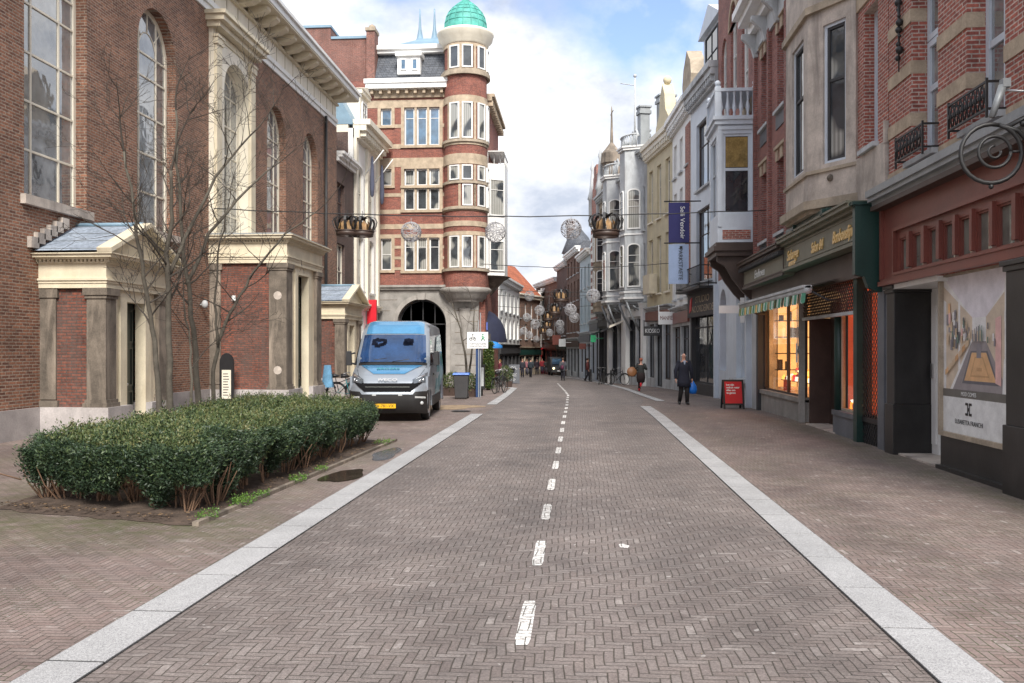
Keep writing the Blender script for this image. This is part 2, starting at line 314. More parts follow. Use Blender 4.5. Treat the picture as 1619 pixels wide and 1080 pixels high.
M['zinc'] = mat('grey_zinc', (.3,.32,.33), .5, .2, 2, .05, metal=.3)
M['soil'] = mat('planting_soil', (.085,.06,.045), .95, .5, 6, 1.0)
M['bark'] = mat('grey_bark', (.085,.074,.058), .9, .35, 8, .4, stain=.3, stcol=(.2,.19,.15))
M['twig'] = mat('dark_twigs', (.055,.045,.036), .9, .3, 8, .2)
M['stem'] = mat('reddish_stems', (.20,.12,.075), .9, .3, 8, .2)
M['red'] = mat('bright_red', (.62,.015,.03), .4, .1, 2, .02)
M['signwhite'] = mat('sign_white', (.8,.82,.82), .4, .06, 2, .02)
M['rubber'] = mat('rubber', (.02,.02,.02), .8, .3, 5, .1)
M['glass'] = glassmat('window_glass', (.03,.035,.04), curtain=(.40,.40,.37))
M['glassclear'] = glassmat('dark_glass', (.022,.025,.03))
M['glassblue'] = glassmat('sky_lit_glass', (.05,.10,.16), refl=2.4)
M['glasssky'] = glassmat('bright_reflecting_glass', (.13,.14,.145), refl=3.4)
M['glassdusk'] = glassmat('dusky_glass', (.035,.035,.055), refl=2.3)
M['glasspale'] = glassmat('pale_reflecting_glass', (.10,.105,.09), refl=2.2)
def leafmat(name, cols, tr=.25):
    m, t, b = nodes(name); at = t.nodes.new('ShaderNodeVertexColor'); at.layer_name = 'tint'
    r_ = t.nodes.new('ShaderNodeValToRGB'); t.links.new(at.outputs['Color'], r_.inputs[0]); cr = r_.color_ramp
    cr.elements[0].color = (*cols[0], 1); cr.elements[1].color = (*cols[-1], 1)
    for q in range(1, len(cols)-1): e = cr.elements.new(q/(len(cols)-1)); e.color = (*cols[q], 1)
    t.links.new(r_.outputs[0], b.inputs['Base Color']); b.inputs['Roughness'].default_value = .5; b.inputs['Specular IOR Level'].default_value = .4
    b.inputs['Transmission Weight'].default_value = 0; b.inputs['Subsurface Weight'].default_value = 0
    return m
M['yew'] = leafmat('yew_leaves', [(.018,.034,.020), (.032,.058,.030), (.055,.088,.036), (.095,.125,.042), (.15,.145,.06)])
M['weed'] = leafmat('weed_leaves', [(.04,.09,.02), (.08,.17,.025), (.13,.22,.04)])
M['ivy'] = leafmat('ivy_leaves', [(.02,.05,.012), (.05,.09,.02), (.11,.13,.03)])

# ================= architecture toolkit
def arch(a, b, d, r, n=12):
    m = (a+b)/2; h = (b-a)/2
    return [(m-h*math.cos(PI*k/n), d+r*math.sin(PI*k/n)) for k in range(n+1)]
def outline(a, b, c, d, r=0, n=12):
    return [(a, c)]+(arch(a, b, d, r, n) if r else [(a, d), (b, d)])+[(b, c)]
def wall(mb, u0, u1, z0, z1, holes, dep=.28, y=0, ends=True):
    xs = sorted({u0, u1, *[q for h in holes for q in h[:2] if u0 < q < u1]})
    for i in range(len(xs)-1):
        a, b = xs[i], xs[i+1]; m = (a+b)/2
        bl = sorted((h[2], h[3]+(h[4] if len(h) > 4 else 0)) for h in holes if h[0] < m < h[1])
        z = z0
        for lo, hi in bl:
            if lo > z+1e-4: mb.add([(a,y,z),(b,y,z),(b,y,lo),(a,y,lo)], [(0,1,2,3)])
            z = max(z, hi)
        if z < z1-1e-4: mb.add([(a,y,z),(b,y,z),(b,y,z1),(a,y,z1)], [(0,1,2,3)])
    for h in holes:
        a, b, c, d = h[:4]; r = h[4] if len(h) > 4 else 0
        o = outline(a, b, c, d, r); n = len(o)
        if r:
            p = arch(a, b, d, r)
            for k in range(len(p)-1):
                mb.add([(p[k][0],y,p[k][1]),(p[k+1][0],y,p[k+1][1]),(p[k+1][0],y,d+r),(p[k][0],y,d+r)], [(0,1,2,3)])
        for k in range(n):
            p, q = o[k], o[(k+1) % n]
            mb.add([(p[0],y,p[1]),(q[0],y,q[1]),(q[0],y+dep,q[1]),(p[0],y+dep,p[1])], [(0,1,2,3)])
    if ends:
        for u in (u0, u1): mb.add([(u,y,z0),(u,y+dep+.02,z0),(u,y+dep+.02,z1),(u,y,z1)], [(0,1,2,3)])
        mb.add([(u0,y,z1),(u1,y,z1),(u1,y+dep+.02,z1),(u0,y+dep+.02,z1)], [(0,1,2,3)])
def win(par, a, b, c, d, y=.14, r=0, cols=2, rows=(.5,), fw=.07, bar=.03, mf='white', mg='glass', sill=None, sd=.12, colpos=None, radial=False, name='window', th=.07, rz=0, org=None):
    o = outline(a, b, c, d, r); inn = outline(a+fw, b-fw, c+fw, d if r else d-fw, max(r-fw, .01) if r else 0)
    w = MB(); w.ring(o, inn, y, y+th)
    m_, h_ = (a+b)/2, (b-a)/2-fw
    cp = colpos if colpos else [k/cols for k in range(1, cols)]
    for k in cp:
        u = a+(b-a)*k; top = (d+(r-fw)*math.sqrt(max(0, 1-((u-m_)/h_)**2))) if r else d-fw
        w.box(u-bar/2, u+bar/2, y+.012, y+th-.01, c+fw, top)
    H = d-c
    for k in rows:
        z = c+H*k; bb = bar if k < .999 else bar*1.3
        w.box(a+fw, b-fw, y+.009, y+th-.012, z-bb/2, z+bb/2)
    if radial and r:
        w.tube([(m_-h_*.5*math.cos(PI*k/8), y+th/2, d+r*.5*math.sin(PI*k/8)) for k in range(9)], bar*.5, 4)
        for an in (45, 90, 135): w.tube([(m_+h_*.5*math.cos(R(an)), y+th/2, d+r*.5*math.sin(R(an))), (m_+h_*math.cos(R(an)), y+th/2, d+(r-fw)*math.sin(R(an)))], bar*.5, 4)
    f = w.build(name, M[mf], par)
    p = MB(); pi_ = outline(a+fw*.5, b-fw*.5, c+fw*.5, d if r else d-fw*.5, max(r-fw*.5, .01) if r else 0)
    p.ext(pi_, y+.04, y+.05); p.build('pane', M[mg], f)
    if sill: s = MB(); s.box(a-.06, b+.06, -sd, y, c-.09, c-.002); s.build('sill', M[sill], f)
    if org is not None: f.location = org; f.rotation_euler.z = rz
    return f
class Fac:
    def __init__(s, P, Q, name, label, cat='building', group=None):
        s.P = Vector((P[0], P[1], 0)); d = Vector((Q[0]-P[0], Q[1]-P[1], 0)); s.len = d.length; s.a = math.atan2(d.y, d.x)
        s.o = empty(name, s.P, s.a, label, cat, group); s.ex = d.normalized(); s.ey = Vector((-s.ex.y, s.ex.x, 0)); s.zg = gz((P[1]+Q[1])/2)-.35
    def pix(s, x, y, d=0):    # where the line of sight of a photo point meets the facade plane, d metres in front of it
        r = ray(x, y); o = Vector((0, 0, CH)); q = s.P-s.ey*d
        t = (q-o).dot(s.ey)/r.dot(s.ey); h = o+r*t-q
        return h.dot(s.ex), h.z
    def u(s, x, d=0): return s.pix(x, 552, d)[0]
    def z(s, x, y, d=0): return s.pix(x, y, d)[1]
    def body(s, z1, dep=9, mt='brownbrick', y0=.3, u0=0, u1=None, z0=None, name='side_wall'):
        m = MB(); m.box(u0, s.len if u1 is None else u1, y0, dep, s.zg if z0 is None else z0, z1); return m.build(name, M[mt], s.o)
    def wall(s, z0, z1, holes, mt, u0=0, u1=None, dep=.28, y=0, name='front_wall'):
        m = MB(); wall(m, u0, s.len if u1 is None else u1, z0, z1, holes, dep, y); return m.build(name, M[mt], s.o)
    def box(s, name, mt, *bs, bev=0, par=None):
        m = MB()
        for b in bs: m.box(*b)
        return m.build(name, M[mt], par or s.o, bev=bev)
    def cornice(s, z, h=.35, pr=.35, mt='white', u0=0, u1=None, name='cornice', dent=0, e=.0):
        u1 = s.len if u1 is None else u1; m = MB()
        m.box(u0-e, u1+e, -pr*.35, .05, z, z+h*.4); m.box(u0-e, u1+e, -pr*.75, .05, z+h*.4, z+h*.7); m.box(u0-e-.02, u1+e+.02, -pr, .05, z+h*.7, z+h)
        if dent:
            k = u0+dent*.4
            while k < u1-dent*.5: m.box(k, k+dent*.45, -pr*.68, -pr*.3, z+h*.12, z+h*.4-.003); k += dent
        return m.build(name, M[mt], s.o)
    def bands(s, zs, h, mt, u0=0, u1=None, pr=.025, skip=(), name='stone_band', wrap=0):
        m = MB(); u1 = s.len if u1 is None else u1
        segs = [(u0, u1)]
        for a, b in skip:
            ns = []
            for p, q in segs:
                if b <= p or a >= q: ns.append((p, q)); continue
                if a > p: ns.append((p, a))
                if b < q: ns.append((b, q))
            segs = ns
        for z in zs:
            for p, q in segs: m = MB(); m.box(p if p == u0 else p-.004, q if q == u1 else q+.004, -pr, .03 if not wrap else wrap, z, z+h); m.build(name, M[mt], s.o)

# ================= ground
def strip(name, pl, pr_, dz, mt, kind='structure', nx=1, moss=None):
    # sheet between two polylines with the same number of points, following the ground
    m = MB(); vs = []; n = len(pl)
    for a, b in zip(pl, pr_):
        for k in range(nx+1):
            t = k/nx; x = a[0]+(b[0]-a[0])*t; y = a[1]+(b[1]-a[1])*t; vs.append((x, y, gz(y)+dz))
    fs = [(i*(nx+1)+k, i*(nx+1)+k+1, (i+1)*(nx+1)+k+1, (i+1)*(nx+1)+k) for i in range(n-1) for k in range(nx)]
    m.add(vs, fs); o = m.build(name, M[mt]); 
    if kind: o['kind'] = kind
    return o
ys = [-60, -20, 0]+[2+.5*i for i in range(46)]+[25+1.5*i for i in range(60)]+[130, 200, 400, 900]
g = MB(); NX = 60; xs_ = [-400, -120, -40]+[-14+.4*i for i in range(52)]+[9, 40, 120, 400]
g.add([(x, y, gz(min(y, 400))) for y in ys for x in xs_], [(j*len(xs_)+i, j*len(xs_)+i+1, (j+1)*len(xs_)+i+1, (j+1)*len(xs_)+i) for j in range(len(ys)-1) for i in range(len(xs_)-1)])
ground = g.build('pavement', M['walk']); ground['kind'] = 'structure'
ca_ = ground.data.color_attributes.new('moss', 'FLOAT_COLOR', 'POINT')
for i, v in enumerate(ground.data.vertices):
    x, y = v.co.x, v.co.y; q = 0
    if y < 24: q = max(0, 1-abs(x-5.35)/.45)*.8
    q = max(q, max(0, 1-math.hypot(max(0, abs(x+5.6)-1.7), y-8.9)/1.2)*1.0)
    q = max(q, .9*max(0, 1-math.hypot(x+6.9, y-11)/1.5)); q = max(q, max(0, 1-abs(x+3.75)/.35)*.6*(9 < y < 18))
    q = max(q, max(0, 1-abs(x+9.4)/.6)*.6)
    ca_.data[i].color = (q, q, q, 1)
def interp(pl, y):
    for (x0, y0), (x1, y1) in zip(pl, pl[1:]):
        if y <= y1: return x0+(x1-x0)*(y-y0)/(y1-y0)
    return pl[-1][0]
KL = [(-2.78,-20), (-2.78,4), (-2.70,25), (-2.82,30.4), (-3.35,49.3), (-4.4,60), (-5.6,75), (-7,95), (-12,130)]
KR = [(1.98,-20), (1.99,5), (2.03,29.6), (2.55,34.8), (2.5,44), (2.36,47.7), (1.11,62.8), (-.54,75.8), (-3.2,92), (-8,130)]
yy = [-20, 0, 5, 10, 15, 20, 25]+[26+2*i for i in range(53)]
strip('road', [(interp(KL, y), y) for y in yy], [(interp(KR, y), y) for y in yy], .004, 'road')
def slabs(name, pts, w, length, right=True):
    jm = MB()
    for (a, b) in zip(pts, pts[1:]):
        a, b = Vector(a), Vector(b); d = (b-a).normalized(); nn = Vector((d.y, -d.x))*(1 if right else -1); n = max(1, int((b-a).length/2)); e = .009
        for k in range(n):
            p, q = a+(b-a)*k/n, a+(b-a)*(k+1)/n; c = [p-nn*e, q-nn*e, q+nn*(w+e), p+nn*(w+e)]
            jm.add([(t.x, t.y, gz(t.y)+.0125) for t in c], [(0,1,2,3) if right else (3,2,1,0)])
    tag(jm.build('kerb_joint', M['rubber']), kind='structure')
    # flush kerb of separate granite slabs with open joints
    m = MB(); 
    for (a, b) in zip(pts, pts[1:]):
        a, b = Vector(a), Vector(b); L_ = (b-a).length; n = max(1, round(L_/length)); d = (b-a)/n; nn = Vector((d.y, -d.x)).normalized()*w*(1 if right else -1)
        for k in range(n):
            p = a+d*k+d.normalized()*.013; q = a+d*(k+1)-d.normalized()*.013; j = random.uniform(0, .003)
            c = [p, q, q+nn, p+nn]; zz = [gz(t.y)+.015+j for t in c]
            vs = [(t.x, t.y, z) for t, z in zip(c, zz)]+[(t.x, t.y, z-.05) for t, z in zip(c, zz)]
            m.add(vs, [(0,1,2,3) if right else (3,2,1,0), (0,4,5,1), (1,5,6,2), (2,6,7,3), (3,7,4,0)])
    o = m.build(name, M['granite']); o['kind'] = 'structure'; return o
slabs('kerb', [(-2.78,-3), (-2.78,4), (-2.73,15), (-2.70,25)], .345, 1.0, False)
slabs('kerb', [(1.98,-3), (1.99,5), (2.01,15), (2.03,29.6)], .34, 1.0, True)
slabs('kerb', [(-2.82,30.4), (-3.0,38), (-3.35,48.2)], .35, 1.0, False)
slabs('kerb', [(-3.35,48.25), (-3.7,49.3), (-4.5,49.9)], .35, .6, False)
slabs('kerb', [(2.9,33.5), (2.62,40), (2.36,47.7), (1.8,55), (1.11,62.8), (.4,69), (-.54,75.8), (-3.2,92)], .33, 1.0, True)
# centre dashes
for k in range(27):
    y0 = 5.5+k*2.03; Lh = .98
    if k >= 16: y0 = 37.9+(k-16)*1.9; Lh = 1.5
    def cx(y): return interp([(-.34,0), (-.40,30), (-.47,39), (-.7,44.5), (-1.5,60.7), (-2.3,72)], y)
    m = MB(); wv = .048; jx = random.uniform(-.005, .005)
    pts = []
    for sgn in (-1, 1):
        for q in range(9):
            t = q/8 if sgn < 0 else 1-q/8
            rr = .012*(q in (0, 8)); pts.append((cx(y0+Lh*t)+sgn*(wv-rr)+jx+random.uniform(-.002,.002), y0+Lh*t+random.uniform(-.006,.006)))
    m.add([(p[0], p[1], gz(p[1])+.0085) for p in pts], [tuple(range(len(pts)-1, -1, -1))])
    o = m.build('road_marking', M['dash']); o['kind'] = 'structure'
# puddle / wet patches and manhole
wet = mat('wet_paving', (.05,.035,.028), .12, .4, 4, .1)
def blob(name, cx_, cy_, rx, ry, z, mt, seed=0, kind='structure', n=28):
    rnd = random.Random(seed); ph = [rnd.uniform(0, 6) for _ in range(4)]
    pts = []
    for k in range(n):
        a = 2*PI*k/n; q = 1+.14*math.sin(2*a+ph[0])+.1*math.sin(3*a+ph[1])+.07*math.sin(5*a+ph[2])
        pts.append((cx_+rx*q*math.cos(a), cy_+ry*q*math.sin(a), gz(cy_+ry*q*math.sin(a))+z))
    m = MB(); m.add(pts, [tuple(range(n))]); return tag(m.build(name, mt), kind=kind)
blob('puddle', -3.42, 12.7, .24, .75, .005, wet, 3); blob('puddle', -3.38, 15.4, .22, .9, .005, wet, 5)
blob('worn_paint', .42, 8.35, .045, .09, .008, M['dash'], 9)
sandm = mat('sandy_paving', (.30,.22,.14), .9, .4, 5, .3); blob('sand_patch', -4.3, 28.6, 1.2, 1.3, .006, sandm, 2)
mh = MB(); mh.lathe([(.3, .012), (0.001, .012)], -3.5, 26.2, 20); tag(mh.build('manhole_cover', M['iron']), 'dark round cover set in the paving beside the pale kerb', 'manhole cover')

# ================= church
ch = Fac((-11.4, 2), (-11.4, 40.8), 'church', 'long brown brick church with tall arched windows and a cream bracketed cornice', 'church')
def cu(x): return ch.u(x)
ZS, ZP, RI = 5.04, 9.82, 1.22      # sill, springing, rise
wins = []
for cxp, w_ in ((79, 1.85), (242, 1.7), (434, 1.7), (487.5, 1.6)):
    c_ = (cu(cxp-8)+cu(cxp+8))/2 if cxp < 300 else cu(cxp); wins.append((c_-w_/2, c_+w_/2))
wins = [(cu(38), cu(137)), (cu(217), cu(278)), (cu(422), cu(452)), (cu(479), cu(502))]
holes = [(a, b, ZS, ZP, RI) for a, b in wins]
holes.append((cu(0)-4.2, cu(0)-2.4, ZS, ZP, RI))
p0, p1 = cu(330), cu(393)
ch.body(13.9, 15, 'churchbrick', y0=.42)
ch.wall(.55, 12.3, holes+[(cu(347)-.03, cu(388)+.03, 5.27, 10.23, 1.05)], 'churchbrick', dep=.4)
for a, b, c, d, r in holes:
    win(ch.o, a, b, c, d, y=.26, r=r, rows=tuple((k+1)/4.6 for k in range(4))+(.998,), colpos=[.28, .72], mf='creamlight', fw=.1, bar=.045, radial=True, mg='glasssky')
    ch.box('window_sill', 'palestone', (a-.12, b+.12, -.12, .25, c-.2, c-.003))
# brick arch rings slightly proud of the wall
m = MB()
for a, b, c, d, r in holes: m.ring(arch(a-.02, b+.02, d, r+.02)+[(b+.02, d-.01), (a-.02, d-.01)][:0], arch(a-.02, b+.02, d, r+.02), 0, 0) if 0 else None
# plinth
ch.box('plinth', 'plinth', (0, ch.len+.03, -.06, .1, -.2, .62))
# upper entablature, running to the corner pier
m = MB(); Lc = ch.len
m.box(-.5, Lc+.05, -.06, .3, 12.25, 12.45); m.box(-.5, Lc+.08, -.12, .3, 12.45, 12.62)
m.build('architrave', M['white'], ch.o)
m = MB(); m.box(-.5, Lc+.04, -.04, .3, 12.62, 13.25); m.build('frieze', M['creamlight'], ch.o)
m = MB(); k = .2
while k < Lc: m.box(k, k+.03, -.052, 0, 12.64, 13.23); k += .95
m.build('frieze_joint', M['sand'], ch.o)
m = MB(); k = 0
while k < Lc-.2:
    m = MB(); m.ext([(-.1, 13.3), (-.55, 13.36), (-.78, 13.5), (-.8, 13.618), (-.1, 13.618)], k, k+.36, 'x'); k += .95; m.build('bracket', M['cream'], ch.o)
m = MB(); m.box(-.5, Lc+.1, -.16, .3, 13.25, 13.33); m.box(-.5, Lc+.8, -.92, .3, 13.62, 13.68); m.build('soffit', M['cream'], ch.o)
m = MB(); m.box(-.5, Lc+.85, -.95, .3, 13.68, 13.9); m.box(-.5, Lc+.92, -1.04, .3, 13.9, 14.02); m.box(-.5, Lc+.88, -.98, .3, 14.02, 14.08); m.build('cornice', M['white'], ch.o)
m = MB(); m.ext([(-.9, 14.08), (7.4, 18.5), (15, 14.08)], -.5, Lc+.6, 'x'); m.build('roof', M['brownbrick'], ch.o)
# corner pier and downpipe
pu = cu(512); m = MB(); m.box(pu+.3, Lc+.02, -.07, .1, .62, 12.25); m.build('corner_pier', M['churchbrick'], ch.o)
m = MB(); m.tube([(pu, -.1, .1), (pu, -.1, 12.3)], .07, 8); m.build('downpipe', M['iron'], ch.o)
m = MB(); m.box(cu(120)+.35, cu(120)+.43, -.03, .02, .62, 12.25); m.build('brick_reveal', M['darkbrick'], ch.o) if 0 else None
# portal bay with painted surround
pf = MB(); wall(pf, p0, p1, 5.2, 12.0, [(cu(347), cu(388), 5.3, 10.2, 1.0)], .5, -.16)
pf.box(p0, p1, -.16, .02, 5.2, 5.28)
pf.build('portal_surround', M['creamlight'], ch.o)
m = MB()
for a in (p0+.02, p1-.42): 
    m.box(a, a+.4, -.26, -.15, 5.2, 11.55); m.box(a-.05, a+.45, -.30, -.15, 11.3, 11.5); m.box(a-.08, a+.48, -.33, -.15, 11.5, 11.58)
m.box(p0+.6, p1-.6, -.2, -.15, 11.55, 11.75); m.build('pilaster', M['cream'], ch.o)
m = MB(); m.box(p0-.15, p1+.12, -.42, .05, 11.78, 11.95); m.box(p0-.25, p1+.22, -.58, .05, 11.95, 12.12); m.box(p0-.32, p1+.28, -.66, .05, 12.12, 12.24); m.build('portal_cornice', M['cream'], ch.o)
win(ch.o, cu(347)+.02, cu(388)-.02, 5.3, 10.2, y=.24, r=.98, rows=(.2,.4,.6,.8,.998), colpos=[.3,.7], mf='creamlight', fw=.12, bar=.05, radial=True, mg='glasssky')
cm = MB(); cm.box(-.1, .0, 0, .1, 0, .1)

def porch(X, Y0, Y1, zt, zp, label, gable=True, big=False):
    # local frame: origin at the near front corner, x runs into the picture along the street, y towards the church wall
    o = empty('porch', (X, Y0, 0), R(90), label, 'porch'); w = Y1-Y0; dp = X+11.4+.05; 
    pw = .42 if not big else .55; m = MB()
    zb = .62 if not big else .6
    m.box(.06, w-.06, .06, dp, zb, zp-.02) if 0 else None
    # near and far side walls, recessed brick panels
    for a, b in ((.08, .3), (w-.3, w-.08)): m.box(a, b, pw*.8, dp, zb, zp)
    m.box(.08, w-.08, dp-.12, dp-.02, zb, zp)
    m.build('side_wall', M['porchbrick'], o)
    m = MB(); dw = w*.30
    for a, b, c_, e_ in ((0, w/2-dw/2-.1, -.06, .4), (w/2+dw/2+.1, w, w-.4, w+.06)): m = MB(); m.box(a-.085, b+.085, -.1, .5, -.25, zb); m.box(c_, e_, .5, dp, -.25, zb); m.build('plinth', M['plinth'], o)
    # pilasters at the corners
    for a in (0, w-pw):
        m = MB(); m.box(a, a+pw, 0, pw, zb+.16, zp-.22); m.box(a-.06, a+pw+.06, -.06, pw+.06, zb, zb+.09); m.box(a-.03, a+pw+.03, -.03, pw+.03, zb+.09, zb+.16)
        m.box(a-.03, a+pw+.03, -.03, pw+.03, zp-.22, zp-.15); m.box(a-.06, a+pw+.06, -.06, pw+.06, zp-.15, zp)
        m.build('pilaster', M['darkstone'], o)
    for a in (0, w-.3):
        m = MB(); m.box(a+.03, a+.3, dp-.4, dp-.03, zb+.16, zp-.2); m.box(a, a+.33, dp-.45, dp, zb, zb+.14); m.box(a, a+.33, dp-.45, dp, zp-.2, zp); m.build('wall_pilaster', M['darkstone'], o)
    m = MB(); m.box(w/2-dw/2-.28, w/2+dw/2+.28, -.25, .45, -.2, .14); m.build('threshold', M['plinth'], o)
    # door surround, door and threshold
    m = MB(); a, b = w/2-dw/2, w/2+dw/2; zd = zp-.25
    for q, r_ in ((a-.28, a), (b, b+.28)): m.box(q, r_, .05, .3, zb*0, zp)
    m.box(pw, a-.28, .1, .3, zb, zp); m.box(b+.28, w-pw, .1, .3, zb, zp); m.box(a, b, .05, .3, zd, zp); m.build('door_surround', M['cream'], o)
    d_ = MB(); d_.box(a, b, .34, .4, .02, zd)
    for z0, z1 in ((.2, .9), (1.0, zd-1.0), (zd-.9, zd-.15)):
        for q in (0, 1):
            u0 = a+.08+q*(b-a)/2; u1 = u0+(b-a)/2-.16; d_.ring([(u0,z0),(u0,z1),(u1,z1),(u1,z0)], [(u0+.04,z0+.04),(u0+.04,z1-.04),(u1-.04,z1-.04),(u1-.04,z0+.04)], .315, .345)
    dd = d_.build('door', M['doorgreen'], o); k = MB(); k.ball((w/2+.06, .3, 1.05), .03, 6); k.build('handle', M['steel'], dd)
    # entablature: architrave, frieze, dentils, cornice
    m = MB(); e = .02; h = zt-zp
    m.box(-e, w+e, -e, dp, zp, zp+h*.14); m.box(-e-.02, w+e+.02, -e-.02, dp, zp+h*.14, zp+h*.22); m.box(-e-.05, w+e+.05, -e-.05, dp, zp+h*.22, zp+h*.28)
    m.box(-e, w+e, -e, dp, zp+h*.28, zp+h*.72)
    m.box(-e-.05, w+e+.05, -e-.05, dp, zp+h*.72, zp+h*.76)
    m.box(-.14, w+.14, -.14, dp, zp+h*.83, zp+h*.88); m.box(-.24, w+.24, -.24, dp, zp+h*.88, zp+h*.97); m.box(-.29, w+.29, -.29, dp, zp+h*.97, zt)
    m.build('entablature', M['cream'], o)
    m = MB(); q = -.08
    while q < w+.06: m.box(q, q+.045, -.11, 0, zp+h*.76, zp+h*.83); q += .09
    q = -.08
    while q < dp: m.box(-.11, 0, q, q+.045, zp+h*.76, zp+h*.83); m.box(w, w+.11, q, q+.045, zp+h*.76, zp+h*.83); q += .09
    m.build('dentil', M['cream'], o)
    if gable:
        rh = .74; m = MB(); m.ext([(-.24, zt), (w/2, zt+rh-.06), (w+.24, zt)], -.05, .1); m.build('pediment', M['cream'], o)
        m = MB(); m.ext([(-.34, zt+.0), (w/2, zt+rh), (w+.34, zt+.0), (w+.34, zt-.1), (w/2, zt+rh-.12), (-.34, zt-.1)], -.3, -.05) if 0 else None
        for s_ in (0, 1):
            q = [(-.3, zt+.003), (w/2, zt+rh), (w/2, zt+rh+.1), (-.34, zt+.09)]
            if s_: q = [(w-p[0], p[1]) for p in q]
            m.ext(q, -.3, .02)
        m.build('raking_cornice', M['cream'], o)
        m = MB()
        for s_ in (0, 1):
            x0, x1 = (-.26, w/2) if not s_ else (w+.26, w/2)
            m.add([(x0, .02, zt+.05), (x1, .02, zt+rh+.05), (x1, dp, zt+rh+.05), (x0, dp, zt+.05)], [(0,1,2,3) if not s_ else (3,2,1,0)])
        m.build('roof', M['slateblue'], o)
        m = MB(); m.tube([(w/2, -.1, zt+rh+.07), (w/2, dp, zt+rh+.07)], .05, 6); m.build('ridge', M['lead'], o)
        m = MB(); q = dp-.05
        for j in range(6): m.box(-.42+j*.22, -.16+j*.22, dp-.16, dp-.06, zt+.10+j*.11, zt+.33+j*.11)
        m.build('stepped_flashing', M['palestone'], o)
    else:
        m = MB(); m.box(-.2, w+.2, -.2, dp, zt+.0, zt+.06); m.build('roof', M['zinc'], o)
    return o
porch(-9.93, 17.95, 20.75, 3.86, 3.14, 'small church porch with slate gable roof at the left edge, nearest to the camera')
pb = porch(-8.95, 26.6, 30.3, 5.35, 4.50, 'large flat topped church porch with cream entablature under the white portal window', gable=False, big=True)
porch(-9.93, 37.0, 39.9, 3.86, 3.14, 'small slate roofed church porch farther along, just left of the parked van')
m = MB(); m.ball((-.1, .3, 3.55), .14, 8); o = m.build('lime_patch', M['palestone'], pb)
for k, z in ((0, 3.5), (1, 1.2)):
    m = MB(); m.lathe([(.13, 0), (.001, .004)], 0, 0, 12); q = m.build('lime_stain', M['palestone'], pb, loc=(-.003, .28, z)); q.rotation_euler = (0, -PI/2, 0)
bpy.data.objects.remove(o)
m = MB(); m.box(-.02, .0, 1.6, 1.72, 3.35, 3.5); q = m.build('number_plate', M['signwhite'], pb)
# wall lamp, notice stand
wl = MB(); wl.ball((-11.25, 25.95, 3.2), .10, 8, 1.3); wl.box(-11.4, -11.25, 25.93, 25.97, 3.18, 3.22); tag(wl.build('wall_lamp', M['greywhite']), 'pale oval wall lamp on the church bricks left of the large porch', 'lamp')
nb = empty('notice_board', (-10.6, 26.0, 0), 0, 'black arch topped notice stand with a cream sheet in front of the large porch', 'notice board')
m = MB(); m.ext(outline(-.22, .22, .1, 1.45, .28, 10), 0, .05); m.box(-.2, -.16, -.02, .3, 0, .1); m.box(.16, .2, -.02, .3, 0, .1); m.build('frame', M['black'], nb)
m = MB(); m.box(-.14, .14, -.012, .001, .35, 1.22); m.build('notice', M['creamlight'], nb)
m = MB()
for k in range(9): m.box(-.1, random.uniform(.0, .1), -.016, -.012, .45+k*.08, .475+k*.08)
m.build('printed_lines', M['charcoal'], nb)

# ================= small dark brick house beyond the church
l2 = Fac((-11.4, 41.0), (-11.4, 44.2), 'brick_house', 'narrow dark brick house with a white gutter between the church and the white house')
l2.body(10.9, 10, 'darkbrick', y0=.3); a, b = l2.u(533), l2.u(545)
l2.wall(-.4, 10.9, [(a, b, 4.3, 6.9), (a, b, 8, 9.8)], 'darkbrick'); win(l2.o, a, b, 4.3, 6.9, mf='creamlight', mg='glass', sill='sand'); win(l2.o, a, b, 8, 9.8, mf='brownbrick', mg='glassclear')
l2.cornice(10.75, .45, .4, 'white'); m = MB(); m.ext([(0, 11.2), (5, 13.2), (10, 11.2)], 0, l2.len, 'x'); m.build('roof', M['slate'], l2.o)
l3 = Fac((-11.4, 44.3), (-11.4, 49.6), 'white_house', 'ornate white house with bracketed cornice and slate mansard beside the tower building')
l3.body(13.3, 10, 'creamlight', y0=.3); hs = []
m = MB(); m.box(-.03, 0, .3, 6, 10, 12.9); m.build('side_brick', M['darkbrick'], l3.o)
for k in range(2):
    a = .7+k*2.4; hs += [(a, a+1.3, 1.0, 3.6), (a, a+1.3, 4.9, 7.5, .3), (a, a+1.3, 8.5, 10.9, .5)]
l3.wall(-.5, 13.1, hs, 'white')
for h in hs: win(l3.o, *h[:4], r=h[4] if len(h) > 4 else 0, mf='creamlight', sill='white', cols=2, rows=(.65,))
m = MB()
for u in (0, 2.4, 4.9): m.box(u, u+.4, -.14, .02, 3.9, 12.6)
m.build('pilaster', M['creamlight'], l3.o); l3.cornice(12.6, .95, .85, 'creamlight', dent=.42); l3.cornice(3.9, .35, .3, 'creamlight')
m = MB(); m.ext([(0, 13.3), (1.3, 15.7), (9, 15.7), (10, 13.3)], -.02, l3.len, 'x'); m.build('mansard', M['lead'], l3.o)
m = MB(); m.box(1.9, 3.5, .15, 2.2, 13.5, 15.4); m.box(1.75, 3.65, .0, 2.3, 15.4, 15.62); m.ext([(1.7,15.62),(2.7,15.95),(3.7,15.62)], -.05, 2.2); db = m.build('dormer', M['creamlight'], l3.o)
win(db, 2.2, 3.2, 13.9, 15.1, y=.08, mf='white', name='dormer_window')
